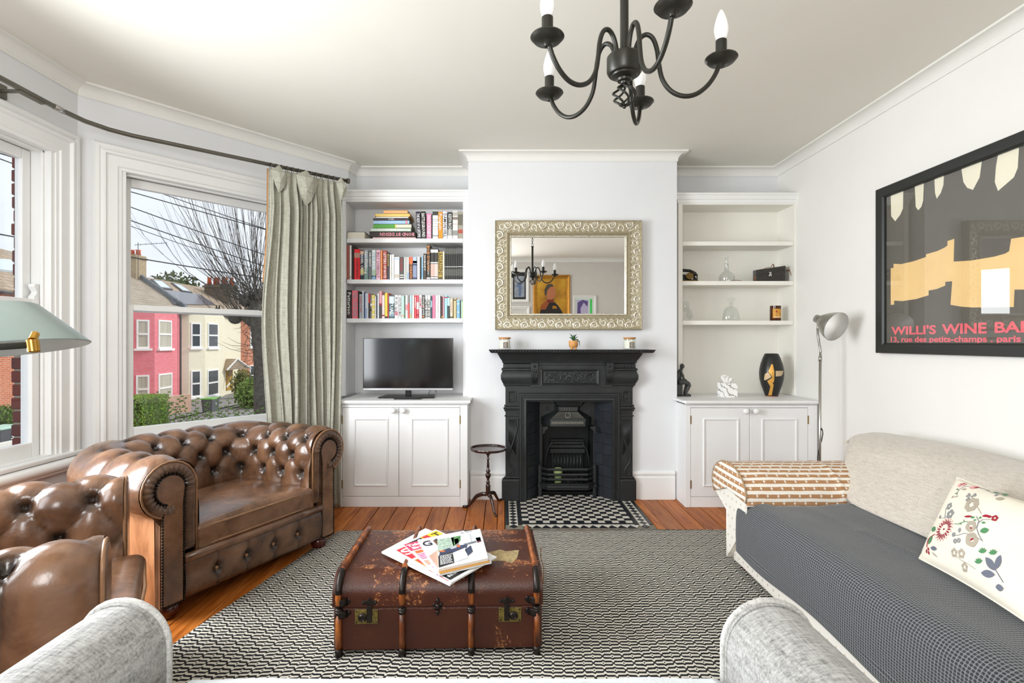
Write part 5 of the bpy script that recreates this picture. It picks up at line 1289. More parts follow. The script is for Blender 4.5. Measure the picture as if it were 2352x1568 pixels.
# vintage telephone, half hidden by the upright
Yp = 4.22; x = PX(1577, Yp); z = Y2
t = thing('rotary_telephone', 'old black telephone partly hidden by the left upright', 'telephone', (x, Yp, z)); blk = mat('bakelite', '#131412', .22); gold = mat('worn_gold', '#7d6436', .35, metal=.6)
b = MB().add([(x - .10, Yp - .06, z + .008), (x + .068, Yp - .06, z + .008), (x + .068, Yp + .07, z + .008), (x - .10, Yp + .07, z + .008), (x - .08, Yp - .035, z + .060), (x + .050, Yp - .035, z + .055), (x + .045, Yp + .05, z + .060), (x - .08, Yp + .05, z + .065)], [(0, 3, 2, 1), (4, 5, 6, 7), (0, 1, 5, 4), (1, 2, 6, 5), (2, 3, 7, 6), (3, 0, 4, 7)])
build('phone_body', b, blk, t, bevel=.008, seg=3)
build('base_trim', MB().box(x - .10, x + .070, Yp - .062, Yp + .07, z, z + .009), gold, t)
build('handset', MB().tube([(x - .09, Yp - .01, z + .085), (x - .03, Yp - .02, z + .092), (x + .02, Yp - .02, z + .088), (x + .055, Yp - .02, z + .068), (x + .064, Yp - .02, z + .048)], [.018, .012, .012, .015, .019], 12), blk, t, smooth=True)
build('dial', MB().lathe([(.030, 0), (.030, .005), (.022, .007), (0, .007)], axes((x + .006, Yp - .052, z + .042), (1, 0, .15), (0, .5, 1)), 20), gold, t, smooth=True, auto=40)
build('badge', MB().lathe([(.007, 0), (.007, .002), (0, .002)], FRONT((x + .022, Yp - .062, z + .020)), 14), steel_m, t)
cp = [(x + .066 + .005 * cos(i * 1.5), Yp - .045 + .005 * sin(i * 1.5), z + .055 - i * .0014) for i in range(38)]
build('coiled_cord', MB().tube(cp, .0018, 5), blk, t, smooth=True)
# leather camera case
Yk = 4.18; x0, x1 = PX(1737, Yk), PX(1802, Yk); t = thing('leather_camera_case', 'worn black leather case with tan strap and silver clasp', 'bag', ((x0 + x1) / 2, Yk, Y2))
lth = mat('worn_black_leather', '#2c2924', .38, var=.35, vs=35, bump=.3, bs=120); tan = mat('tan_leather_strap', '#8a4f23', .55, var=.2, vs=40)
a_ = radians(-4); hL, hR = .100, .122; d_ = .10
vs = [(x0, Yk, Y2), (x1, Yk - .01, Y2), (x1 + .035, Yk + d_, Y2), (x0 + .02, Yk + d_, Y2), (x0 - .001, Yk, Y2 + hL * .9), (x1, Yk - .01, Y2 + hR), (x1 + .035, Yk + d_, Y2 + hR), (x0 + .02, Yk + d_, Y2 + hL)]
bx = [(0, 3, 2, 1), (4, 5, 6, 7), (0, 1, 5, 4), (1, 2, 6, 5), (2, 3, 7, 6), (3, 0, 4, 7)]
build('case_body', MB().add(vs, bx), lth, t, bevel=.005, seg=3)
w = x1 - x0
fl_ = MB(); fl_.grid(lambda a, b_: (x0 - .002 + (w + .003) * a, Yk - .003 - .01 * a - .002 * sin(pi * b_) - (.003 if b_ < .1 else 0), Y2 + (hL * .9 + (hR - hL * .9) * a) + .001 - (.030 + .010 * (1 - a) + .012 * sin(pi * a) ** .5 * 0) * (1 - b_)), 10, 5)
fl_.add([(x0 - .002, Yk - .003, Y2 + hL * .9 + .002), (x1 + .001, Yk - .013, Y2 + hR + .002), (x1 + .036, Yk + d_, Y2 + hR + .002), (x0 + .02, Yk + d_, Y2 + hL + .002)], [(0, 1, 2, 3)])
build('case_flap', fl_, lth, t)
cxm, czm = x0 + w * .47, Y2 + .052
b = MB().box(cxm - .011, cxm + .011, Yk - .016, Yk - .006, czm - .010, czm + .002).box(cxm - .006, cxm + .006, Yk - .018, Yk - .006, czm, czm + .018).box(cxm - .010, cxm + .010, Yk - .016, Yk - .006, czm + .016, czm + .022)
for q in (-.008, .008): b.ball((cxm + q, Yk - .016, czm), (.0045, .003, .0045), 8, 5)
build('clasp', b, steel_m, t, bevel=.001, seg=1)
build('handle', MB().tube([(x0 + w * .35, Yk + .04, Y2 + hL + .006), (x0 + w * .5, Yk + .04, Y2 + hL + .018), (x0 + w * .62, Yk + .04, Y2 + hL + .020), (x0 + w * .66, Yk + .035, Y2 + hL + .044), (x0 + w * .70, Yk + .04, Y2 + hL + .042), (x0 + w * .72, Yk + .04, Y2 + hL + .018)], [(.007, .002)] * 6, 6), tan, t, smooth=True)
build('strap', MB().tube([(x1 + .030, Yk + .03, Y2 + .090), (x1 + .045, Yk + .01, Y2 + .094), (x1 + .050, Yk - .005, Y2 + .060), (x1 + .060, Yk - .005, Y2 + .025), (x1 + .062, Yk, Y2 + .004)], [(.010, .0025)] * 5, 8), tan, t, smooth=True)
build('strap_loop', MB().tube([(x0 - .002, Yk + .01, Y2 + .050), (x0 - .012, Yk + .005, Y2 + .040), (x0 - .010, Yk, Y2 + .028), (x0 - .004, Yk, Y2 + .002)], [(.005, .0018)] * 4, 6), tan, t, smooth=True)
tag(build('loose_strap', MB().tube([(PX(1684, 4.24), 4.26, Y2 + .016), (PX(1690, 4.24), 4.24, Y2 + .018), (PX(1698, 4.24), 4.23, Y2 + .014), (PX(1704, 4.24), 4.22, Y2 + .005), (PX(1712, 4.24), 4.215, Y2 + .003)], [(.006, .002)] * 5, 6), tan, smooth=True), 'loose tan strap end curling beside the round decanter', 'strap')
# tissue box
Yb = 4.05; xa, xb_, xc_ = PX(1650, 4.10), PX(1665.5, 4.02), PX(1695, 4.02)
t = thing('tissue_box', 'white marble-effect cube tissue box with a tissue pulled up', 'tissue box', ((xa + xc_) / 2, 4.07, ZT))
mb_ = NT('marble_veins'); v = mb_.co('Object', (1, 1, 1), (0, .9, .3))
w_ = mb_.new('TexWave'); mb_.link(v, w_.inputs['Vector']); w_.inputs['Scale'].default_value = 7; w_.inputs['Distortion'].default_value = 9; w_.inputs['Detail'].default_value = 4; w_.inputs['Detail Scale'].default_value = 1.6
mb_.link(mb_.ramp(w_.outputs['Fac'], [(0, '#8b857c'), (.06, '#d8d5d0'), (.16, '#f6f5f3'), (1, '#f8f7f6')]), mb_.p.inputs['Base Color']); mb_.p.inputs['Roughness'].default_value = .3
hb = .110
px = [(xa, 4.12), (xb_, 4.02), (xc_, 4.025), (xc_ - (xb_ - xa) + .01, 4.135)]
build('box_body', MB().prism(px, ZT, ZT + hb * .97), mb_.m, t, bevel=.001, seg=1)
cx0 = sum(p[0] for p in px) / 4; cy0 = sum(p[1] for p in px) / 4
tz = ZT + hb * .97; tp_ = [(-.050, -.004, .040), (-.036, -.030, .052), (-.020, -.022, .034), (-.004, -.034, .060), (.012, -.020, .036), (.034, -.026, .034), (.052, -.004, .030), (.024, .006, .046), (.010, .028, .050), (-.010, .016, .062), (-.030, .026, .050), (-.040, .008, .058)]
n_ = len(tp_); tv = [(cx0 - .006, cy0, tz + .052)] + [(cx0 - .006 + p[0], cy0 + p[1], tz + p[2]) for p in tp_] + [(cx0 - .006 + p[0] * .45, cy0 + p[1] * .45, tz + .001) for p in tp_]
build('tissue', MB().add(tv, [(0, 1 + i, 1 + (i + 1) % n_) for i in range(n_)] + [(1 + i, 1 + n_ + i, 1 + n_ + (i + 1) % n_, 1 + (i + 1) % n_) for i in range(n_)]), paper_m, t)
# vase
Yv = 4.13; x = PX(1772, Yv); t = thing('black_vase', 'tall black barrel vase with a gold cubist face', 'vase', (x, Yv, ZT)); T = Matrix.Translation((x, Yv, ZT))
vz = mat('matt_black_glaze', '#1c1d1c', .33, var=.1); g1 = mat('gold_leaf', '#d8a24a', .4, metal=.35, var=.25, vs=150); g2 = mat('pale_gold_leaf', '#cbb08a', .5, metal=.2, var=.3, vs=160)
vp = [(.046, .0), (.060, .040), (.076, .085), (.086, .130), (.0885, .172), (.086, .205), (.078, .245), (.064, .290), (.050, .322), (.044, .326), (.042, .320), (.055, .285), (.06, .25), (0, .22)]
build('foot_disc', MB().lathe([(.047, 0), (.048, .003), (.046, .005), (0, .005)], T, 28), mat('terracotta_foot', '#8a4a2c', .6), t)
build('vase_body', MB().lathe([(r_, z_ + .004) for r_, z_ in vp], T, 40), vz, t, smooth=True, auto=60)
def vr(z):
    for (r0, z0), (r1, z1) in zip(vp, vp[1:]):
        if z0 <= z <= z1: return r0 + (r1 - r0) * (z - z0) / (z1 - z0)
    return .05
def vpt(dx, h, e=.0012):
    r_ = vr(h - .004) + e; dx = max(-r_ * .97, min(r_ * .97, dx)); a = math.asin(dx / r_); return (x + r_ * sin(a), Yv - r_ * cos(a), ZT + h)
def vpatch(name, pts, mt):
    k = 4; fine = []
    for i in range(len(pts)):
        for j in range(k): q = j / k; fine.append((pts[i][0] + (pts[(i + 1) % len(pts)][0] - pts[i][0]) * q, pts[i][1] + (pts[(i + 1) % len(pts)][1] - pts[i][1]) * q))
    c = (sum(p[0] for p in fine) / len(fine), sum(p[1] for p in fine) / len(fine)); n = len(fine); vs = [vpt(*c)] ; fs = []; R = 3
    for r_ in range(1, R + 1):
        for p in fine: vs.append(vpt(c[0] + (p[0] - c[0]) * r_ / R, c[1] + (p[1] - c[1]) * r_ / R))
    for i in range(n): fs.append((0, 1 + i, 1 + (i + 1) % n))
    for r_ in range(R - 1):
        for i in range(n): fs.append((1 + r_ * n + i, 1 + r_ * n + (i + 1) % n, 1 + (r_ + 1) * n + (i + 1) % n, 1 + (r_ + 1) * n + i))
    build(name, MB().add(vs, fs), mt, t, smooth=True)
s = 4.04 / F / 7.84
Vp = lambda px_, py_: ((px_ - 1655) * s, (870 - py_) * s)
vpatch('gold_nose', [Vp(1570, 275), Vp(1590, 280), Vp(1603, 400), Vp(1603, 520), Vp(1575, 510), Vp(1530, 440), Vp(1518, 405)], g1)
vpatch('gold_cheek', [Vp(1575, 512), Vp(1605, 520), Vp(1603, 600), Vp(1575, 620), Vp(1605, 650), Vp(1606, 690), Vp(1562, 690), Vp(1508, 585)], g1)
vpatch('gold_neck', [Vp(1562, 690), Vp(1606, 690), Vp(1606, 850), Vp(1560, 850)], g1)
vpatch('pale_cheek_patch', [Vp(1512, 425), Vp(1562, 505), Vp(1480, 578), Vp(1470, 560), Vp(1475, 460)], g2)
vpatch('gold_eye', [Vp(1625, 398), Vp(1790, 398), Vp(1770, 450), Vp(1730, 490), Vp(1625, 498)], g2)
vpatch('eye_pupil', [Vp(1628, 440), Vp(1665, 440), Vp(1685, 462), Vp(1640, 480)], vz) if False else None
# seated figurine behind the left upright
Yf_ = 4.12; x = PX(1567, Yf_); t = thing('seated_figurine', 'dark grey figurine of a crouching person half hidden by the left upright', 'figurine', (x, Yf_, ZT)); fg = mat('dark_bronze', '#3c3e3c', .5, var=.15, vs=20)
b = MB(); z = ZT
b.tube([(x - .035, Yf_ + .01, z + .115), (x - .030, Yf_ + .005, z + .150), (x - .022, Yf_, z + .180), (x - .012, Yf_, z + .200), (x - .004, Yf_, z + .212)], [.030, .026, .024, .014, .010], 12)
b.ball((x - .001, Yf_, z + .232), (.017, .018, .021), 12, 9); b.ball((x + .014, Yf_, z + .230), (.005, .005, .006), 8, 5)
for s_ in (-1, 1):
    yy = Yf_ + s_ * .020
    b.tube([(x - .035, yy, z + .110), (x, yy, z + .112), (x + .032, yy, z + .104), (x + .048, yy, z + .092)], [.024, .021, .017, .015], 10)
    b.tube([(x + .048, yy, z + .094), (x + .036, yy, z + .060), (x + .024, yy, z + .030), (x + .022, yy, z + .016)], [.016, .013, .009, .008], 10)
    b.tube([(x + .018, yy, z + .016), (x + .040, yy, z + .013), (x + .060, yy, z + .009)], [.010, .009, .005], 8)
    b.tube([(x - .018, yy, z + .190), (x - .004, yy + s_ * .01, z + .160), (x + .004, yy, z + .135), (x + .028, yy, z + .122)], [.010, .009, .008, .006], 8)
build('body', b, fg, t, smooth=True)
build('plinth', MB().prism([(x - .06, Yf_ - .035), (x + .055, Yf_ - .035), (x + .066, Yf_), (x + .055, Yf_ + .035), (x - .06, Yf_ + .035)], z, z + .008), fg, t, bevel=.002)
build('seat_block', MB().box(x - .06, x - .005, Yf_ - .03, Yf_ + .03, z + .008, z + .095), fg, t, bevel=.008, seg=3)
# ------------------------------------------------------------------ soft furniture helpers
def softbox(mb, x0, x1, y0, y1, z0, z1, r=.03, crown=0.0, n=14, M=None, wob=0.0, seed=0.0, belly=0.0):
    """rounded upholstered block"""
    c = ((x0 + x1) / 2, (y0 + y1) / 2, (z0 + z1) / 2); h = ((x1 - x0) / 2, (y1 - y0) / 2, (z1 - z0) / 2); r = min(r, *h)
    ks = [-1 + 2 * (i / n) for i in range(n + 1)]
    def ease(k, hh):   # gather samples near the edges
        e = r / hh; a = abs(k); q = .55
        v = (a / q) * (1 - e) if a < q else (1 - e) + e * (a - q) / (1 - q)
        return math.copysign(v * hh, k)
    idx = {}; vs = []; fs = []
    def vert(i, j, k):
        key = (i, j, k)
        if key in idx: return idx[key]
        p = [ease(ks[i], h[0]), ease(ks[j], h[1]), ease(ks[k], h[2])]
        q = [max(-(h[t] - r), min(h[t] - r, p[t])) for t in range(3)]; d = Vector([p[t] - q[t] for t in range(3)])
        if d.length > 1e-9:
            m_ = max(abs(x) for x in d); d = d.normalized() * m_ if m_ < r else d.normalized() * r
        P = Vector(q) + d
        fx_, fy_ = 1 - (P.x / h[0]) ** 2, 1 - (P.y / h[1]) ** 2
        if crown: P.z += crown * max(0, fx_) ** .6 * max(0, fy_) ** .6 * (1 if P.z > 0 else -.3)
        if belly: P.y -= belly * max(0, fx_) ** .5 * max(0, 1 - (P.z / h[2]) ** 2) * (1 if P.y < 0 else 0)
        if wob: P += Vector((noise.noise(P * 6 + Vector((seed, 0, 0))), noise.noise(P * 6 + Vector((0, seed + 5, 0))), noise.noise(P * 6 + Vector((0, 0, seed + 9))))) * wob
        vs.append((P.x + c[0], P.y + c[1], P.z + c[2])); idx[key] = len(vs) - 1; return idx[key]
    for a in range(n):
        for b in range(n):
            for s in (0, n):
                f1 = [vert(s, a, b), vert(s, a + 1, b), vert(s, a + 1, b + 1), vert(s, a, b + 1)]
                f2 = [vert(a, s, b), vert(a + 1, s, b), vert(a + 1, s, b + 1), vert(a, s, b + 1)]
                f3 = [vert(a, b, s), vert(a + 1, b, s), vert(a + 1, b + 1, s), vert(a, b + 1, s)]
                fs += [tuple(f) for f in (f1, f2, f3)]
    return mb.add(vs, fs, M)

# ---------------------------------------------------------------- antiqued brown leather
lea = NT('antiqued_brown_leather'); v = lea.co()
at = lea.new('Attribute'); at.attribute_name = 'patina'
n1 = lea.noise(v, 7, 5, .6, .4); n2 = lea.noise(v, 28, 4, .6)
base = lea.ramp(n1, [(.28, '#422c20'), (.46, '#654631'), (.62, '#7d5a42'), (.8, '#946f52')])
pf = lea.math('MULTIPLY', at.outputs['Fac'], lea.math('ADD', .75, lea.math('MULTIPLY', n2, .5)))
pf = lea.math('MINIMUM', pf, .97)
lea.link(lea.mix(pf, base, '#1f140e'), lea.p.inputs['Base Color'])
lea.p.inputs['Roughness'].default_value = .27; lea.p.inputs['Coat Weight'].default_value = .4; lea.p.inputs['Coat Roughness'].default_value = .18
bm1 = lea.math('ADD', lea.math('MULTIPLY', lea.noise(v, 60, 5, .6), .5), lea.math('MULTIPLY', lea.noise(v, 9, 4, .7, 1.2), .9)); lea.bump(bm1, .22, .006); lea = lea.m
darkbtn = mat('dark_leather_button', '#2a1c14', .35, var=.1)
tanl = NT('faded_tan_leather'); v = tanl.co('Object', (1, 1, .35)); tanl.link(tanl.ramp(tanl.noise(v, 7, 5, .65, .6), [(.30, '#5d3b25'), (.48, '#9a6540'), (.62, '#b98157'), (.8, '#c79873')]), tanl.p.inputs['Base Color'])
tanl.p.inputs['Roughness'].default_value = .33; tanl.p.inputs['Coat Weight'].default_value = .2; tanl.bump(tanl.noise(v, 30, 4), .15, .005); tanl = tanl.m
pip = mat('leather_piping', '#8a6547', .3, var=.25, vs=30)
nail = mat('blackened_nailhead', '#16110d', .3, metal=.7)
redwood = mat('mahogany_foot', '#4a150c', .22, var=.2, vs=12, coat=.5)

def tufted(T, par, half, D, rc, prof, ps_n, t0, pr, rows, amp, dent, btn, name='tufted_back', fade=1.0, NS=None, NTt=64, side_lean=0.0):
    """deep buttoned upholstery: section `prof` (outward, up) swept round a U in plan"""
    # arc-length tables
    path = [(-half, 0.0), (-half, D - rc)] + [(-half + rc - rc * cos(a * pi / 16), D - rc + rc * sin(a * pi / 16)) for a in range(1, 9)]
    path += [(half - rc + rc * sin(a * pi / 16), D - rc + rc * cos(a * pi / 16)) for a in range(0, 8)] + [(half, D - rc), (half, 0.0)]
    def table(P):
        L = [0]
        for a, b in zip(P, P[1:]): L.append(L[-1] + math.hypot(b[0] - a[0], b[1] - a[1]))
        return L
    def at_(P, L, s):
        s = max(0, min(L[-1], s))
        for i in range(len(L) - 1):
            if s <= L[i + 1] + 1e-9:
                q = (s - L[i]) / max(1e-9, L[i + 1] - L[i]); return (P[i][0] + (P[i + 1][0] - P[i][0]) * q, P[i][1] + (P[i + 1][1] - P[i][1]) * q)
        return P[-1]
    LP, LQ = table(path), table(prof); S, TT = LP[-1], LQ[-1]; ps = S / ps_n
    def basep(s, t):
        e = .012; a, b = at_(path, LP, s - e), at_(path, LP, s + e); p = at_(path, LP, s); d = Vector((b[0] - a[0], b[1] - a[1])).normalized()
        nrm = Vector((-d.y, d.x)); n_, z_ = at_(prof, LQ, t); return Vector((p[0] + nrm.x * n_, p[1] + nrm.y * n_, z_))
    def nrmal(s, t):
        e = .012; u_ = basep(min(S, s + e), t) - basep(max(0, s - e), t); w_ = basep(s, min(TT, t + e)) - basep(s, max(0, t - e))
        n_ = u_.cross(w_); return n_.normalized() if n_.length > 1e-9 else Vector((0, 0, 1))
    tN = t0 + (rows - 1) * pr
    def hgt(s, t):
        q = min(max(t, t0), tN); A = s / ps + (q - t0) / (2 * pr) + .5; B = s / ps - (q - t0) / (2 * pr) + .5
        h = (abs(sin(pi * A)) * abs(sin(pi * B))) ** .5
        if t < t0: h = h * (1 - .5 * (t0 - t) / t0) + .3 * (t0 - t) / t0
        if t > tN: k = (t - tN) / (TT - tN); h = (h ** .7) * (1 - fade * k) + .6 * fade * k
        r = round((q - t0) / pr); best = 9
        for rr in (r - 1, r, r + 1):
            if 0 <= rr < rows:
                off = .5 + (.5 if rr % 2 else 0); i = round(s / ps - off); 
                for ii in (i - 1, i, i + 1):
                    sb = (ii + off) * ps
                    if .03 < sb < S - .03: best = min(best, math.hypot(s - sb, t - (t0 + rr * pr)))
        g = exp(-(best / .020) ** 2)
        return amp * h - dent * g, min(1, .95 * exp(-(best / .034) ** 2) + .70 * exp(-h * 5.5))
    cache = {}
    def f(a, b):
        s, t = a * S, b * TT; h, pt = hgt(s, t); ed = min(1, min(a, 1 - a) * S / .02); cache[(a, b)] = pt
        return basep(s, t) + nrmal(s, t) * (h * (.7 + .3 * ed))
    mb = MB().grid(f, NS or ps_n * 15, NTt, fa=lambda a, b: cache[(a, b)])
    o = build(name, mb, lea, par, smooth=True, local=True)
    proto = None
    for rr in range(rows):
        off = .5 + (.5 if rr % 2 else 0)
        for i in range(ps_n):
            s = (i + off) * ps
            if s > S - .03 or s < .03: continue
            t = t0 + rr * pr; p = basep(s, t) + nrmal(s, t) * (-dent * .95)
            if proto is None: proto = build('button', MB().ball((0, 0, 0), (.0075, .0075, .0075), 10, 6), btn, par, smooth=True, local=True); proto.location = p
            else: part_copy(proto, par, p)
    return basep, S, TT

def roll_prof(r, cz, lean, z0, over=100):
    P = [(0.0, z0), (lean * .5, (z0 + cz) / 2)]
    cx = lean + r
    for i in range(0, 19):
        a = radians(180 - (180 + over) * i / 18); P.append((cx + r * cos(a), cz + r * sin(a)))
    return P

def chesterfield(t, half=.33, D=.56, H0=.07):
    r, cz, lean = .118, .565, .008; cx = lean + r; ow = .165
    prof = roll_prof(r, cz, lean, .25)
    tufted(None, t, half, D, .12, prof, 11, .20, .098, 4, .021, .034, darkbtn, NTt=76, NS=200)
    # outside panels
    path = [(-half, 0.0), (-half, D - .12)] + [(-half + .12 - .12 * cos(a * pi / 8), D - .12 + .12 * sin(a * pi / 8)) for a in range(1, 5)] + [(half - .12 + .12 * sin(a * pi / 8), D - .12 + .12 * cos(a * pi / 8)) for a in range(0, 4)] + [(half, D - .12), (half, 0.0)]
    path = [(p[0], p[1] + .004) for p in path]
    ob = MB().mould(path, [(ow - .03, H0), (ow, H0), (ow, .44), (ow - .012, .475), (ow - .03, .475)], side=-1); build('outside_panel', ob, tanl, t, smooth=True, auto=30, local=True)
    build('inner_webbing', MB().box(-half - .05, half + .05, .02, D + .05, .09, .25), lea, t, local=True)
    # arm fronts
    for s in (-1, 1):
        Mf = axes((s * half, 0, 0), (s, 0, 0), (0, 0, 1), (0, -1, 0)) if s > 0 else axes((s * half, 0, 0), (-1, 0, 0), (0, 0, 1), (0, -1, 0))
        # local: x outward from the inner face, y up, z towards the sitter's front
        outline = [(0.012, .285)] + [(p[0], p[1]) for p in prof[2:]] + [(ow, .47), (ow, H0), (.068, H0), (.068, .285)]
        fb = MB().prism(outline, -.03, .004, Mf); build('arm_front', fb, lea, t, local=True)
        ri, ro = .064, r - .004
        def ringp(a, b):
            L1 = .26; L2 = radians(278) * .09; q = a * (L1 + L2)
            if q < L1:
                y = .30 + (cz - .30) * (q / L1); x_i, x_o = cx - ri, cx - ro + .0; ph = q / .030; x = x_o + (x_i - x_o) * b; base = (x, y)
                am = .0012
            else:
                an = radians(180) - (q - L1) / .09; rr_ = ro + (ri - ro) * b; base = (cx + rr_ * cos(an), cz + rr_ * sin(an)); am = .005; ph = (q - L1) / .0215
            zz = .005 + .016 * sin(pi * min(1, b * .9 + .08)) + am * abs(sin(pi * ph)) * (.3 + b)
            return (base[0], base[1], zz)
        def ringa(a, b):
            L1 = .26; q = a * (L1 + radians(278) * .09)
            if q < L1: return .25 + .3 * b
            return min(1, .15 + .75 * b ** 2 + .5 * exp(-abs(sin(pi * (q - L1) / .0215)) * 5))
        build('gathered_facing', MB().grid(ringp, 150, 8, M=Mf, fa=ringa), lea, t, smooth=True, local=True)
        pan = [(.070, H0 + .004)] + [(.070, .50)] + [(cx + ri * cos(radians(a)), cz + ri * sin(radians(a))) for a in range(190, -75, -12)] + [(ow - .010, .485), (ow - .004, .44), (ow - .003, H0 + .004)]
        pn = MB().prism(pan, .0, .017, Mf); po = build('facing_panel', pn, lea, t, bevel=.007, seg=3, local=True)
        nh = MB()
        def along(P, step):
            acc = 0; out = []
            for a, b in zip(P, P[1:]):
                L = math.hypot(b[0] - a[0], b[1] - a[1]); q = acc
                while q < L: out.append((a[0] + (b[0] - a[0]) * q / L, a[1] + (b[1] - a[1]) * q / L)); q += step
                acc = q - L
            return out
        for p in along(pan + [pan[0]], .0125): nh.ball((p[0], p[1], .0165), (.0056, .0056, .0052), 6, 4, Mf)
        build('nailheads', nh, nail, po, smooth=True, local=True, kind='stuff')
        op = [(.010, .27)] + [(p[0], p[1]) for p in prof[2:]] + [(ow + .0, .462)]
        build('piping', MB().tube([(p[0], p[1], .010) for p in op], .0048, 8, M=Mf), pip, t, smooth=True, local=True)
        for y in (.045, D + .08):
            build('bun_foot', MB().lathe([(.030, 0), (.040, .014), (.046, .036), (.042, .056), (.030, .066), (.030, H0 + .005)], Matrix.Translation((s * (half + .105), y, 0)), 20), redwood, t, smooth=True, local=True)
    # front rail with buttons
    X = half + .065
    def fr(a, b):
        x = -X + 2 * X * a; z = H0 + .005 + (.235 - H0) * b; n_ = 4; k = (x + X) / (2 * X) * (n_ + 1); i = round(k); i = min(max(i, 1), n_); dx = (k - i) * 2 * X / (n_ + 1); dz = z - .150
        g = exp(-(math.hypot(dx, dz) / .030) ** 2); cr = exp(-(abs(dx) / .007)) * .8
        return (x, -.006 - .016 * (sin(pi * b) ** .5) + .022 * g + .007 * cr, z)
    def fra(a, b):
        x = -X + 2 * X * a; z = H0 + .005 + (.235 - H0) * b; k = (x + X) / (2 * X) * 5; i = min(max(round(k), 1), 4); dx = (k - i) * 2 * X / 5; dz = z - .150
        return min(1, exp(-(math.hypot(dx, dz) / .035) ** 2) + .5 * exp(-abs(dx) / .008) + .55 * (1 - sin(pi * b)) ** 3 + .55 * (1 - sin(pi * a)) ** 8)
    build('front_rail', MB().grid(fr, 110, 22, fa=fra), lea, t, smooth=True, local=True)
    build('front_rail_core', MB().box(-X, X, .002, .05, H0, .25), lea, t, local=True)
    pb = None
    for i in range(1, 5):
        p = (-X + 2 * X * i / 5, -.002, .150)
        if pb is None: pb = build('rail_button', MB().ball((0, 0, 0), (.009, .007, .009), 10, 6), pip, t, smooth=True, local=True); pb.location = p
        else: part_copy(pb, t, p)
    build('rail_roll', MB().tube([(-X, -.010, .248), (-X * .5, -.016, .250), (0, -.018, .250), (X * .5, -.016, .250), (X, -.010, .248)], [(.018, .022)] * 5, 12), lea, t, smooth=True, local=True)
    # loose seat cushion
    cw = half + .012
    cu = softbox(MB(), -cw, cw, -.022, D - .03, .262, .378, .022, .030, 18, wob=.006, seed=3)
    co = build('seat_cushion', cu, lea, t, smooth=True, local=True)
    for z in (.362, .280):
        P = [(-cw + .006, D - .1, z), (-cw + .006, .03, z), (-cw + .016, -.012, z), (-cw * .5, -.0235, z + .002), (0, -.0245, z + .003), (cw * .5, -.0235, z + .002), (cw - .016, -.012, z), (cw - .006, .03, z), (cw - .006, D - .1, z)]
        build('piping', MB().tube(P, .0050, 8), pip, co, smooth=True, local=True)
C1 = Vector((-1.2185, 2.665, 0)); a1 = atan2(.898, .44)
t = thing('chesterfield_armchair', 'brown button-backed leather armchair with rolled arms in front of the angled window', 'armchair', C1, a1)
chesterfield(t)
# second, straighter tub chair cropped by the left edge of the picture
C2 = Vector((-1.205, 1.655, 0)); a2 = atan2(.846, -.53)
t = thing('leather_tub_chair', 'brown buttoned leather chair with upright arms beside the grey sofa', 'armchair', C2, a2)
half2, D2 = .295, .58
r_, cz_ = .072, .612
prof2 = [(0, .27), (.0, .44)] + [(r_ + r_ * cos(radians(180 - 180 * i / 12)), cz_ + r_ * sin(radians(180 - 180 * i / 12))) for i in range(13)] + [(2 * r_, .40), (2 * r_, .10)]
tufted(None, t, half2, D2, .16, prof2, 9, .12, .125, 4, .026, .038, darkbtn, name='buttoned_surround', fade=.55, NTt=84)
for s in (-1, 1):
    Mf = axes((s * half2, 0, 0), (s, 0, 0), (0, 0, 1), (0, -1, 0))
    pl_ = [(.004, .10)] + [(p[0] * .96 + .003, p[1] - .003) for p in prof2[1:-1]] + [(2 * r_ - .003, .10)]
    build('arm_front', MB().prism(pl_, -.03, .012, Mf), lea, t, bevel=.008, seg=3, local=True)
    build('piping', MB().tube([(.0, .20, .004)] + [(p[0] * 1.04 - .003, p[1] + .004, .004) for p in prof2[1:-1]] + [(2 * r_ + .003, .12, .004)], .0055, 8, M=Mf), pip, t, smooth=True, local=True)
    for y in (.05, D2 + .05): build('bun_foot', MB().lathe([(.026, 0), (.034, .016), (.036, .04), (.026, .07), (.026, .11)], Matrix.Translation((s * (half2 + .07), y, 0)), 18), redwood, t, smooth=True, local=True)
build('seat_base', softbox(MB(), -half2 - .0, half2 + .0, -.03, D2, .10, .30, .03, 0, 10), lea, t, smooth=True, local=True)
co = build('seat_cushion', softbox(MB(), -half2 + .005, half2 - .005, -.07, D2 - .03, .30, .43, .035, .02, 14), lea, t, smooth=True, local=True)
build('piping', MB().tube([(-half2 + .012, .2, .405), (-half2 + .012, 0, .405), (-half2 + .03, -.062, .405), (0, -.074, .408), (half2 - .03, -.062, .405), (half2 - .012, 0, .405), (half2 - .012, .2, .405)], .006, 8), pip, co, smooth=True, local=True)

# ---------------------------------------------------------------- fabrics
def weave(name, c1, c2, c3, sc=1.0, rough=.9, bump=.5):
    t = NT(name); 
    a = t.noise(t.co('Object', (20 * sc, 190 * sc, 190 * sc)), 1.6, 4, .6); b = t.noise(t.co('Object', (190 * sc, 20 * sc, 60 * sc)), 1.6, 4, .6); c = t.noise(t.co(), 420 * sc, 2)
    f = t.math('ADD', t.math('MULTIPLY', t.math('ADD', a, b), .42), t.math('MULTIPLY', c, .16))
    t.link(t.ramp(f, [(.34, c1), (.46, c2), (.60, c3)]), t.p.inputs['Base Color']); t.p.inputs['Roughness'].default_value = rough
    t.p.inputs['Sheen Weight'].default_value = .25; t.bump(f, bump, .003); return t.m
melange = weave('grey_melange_fabric', '#525250', '#8d8c89', '#b2b1ae', .55)
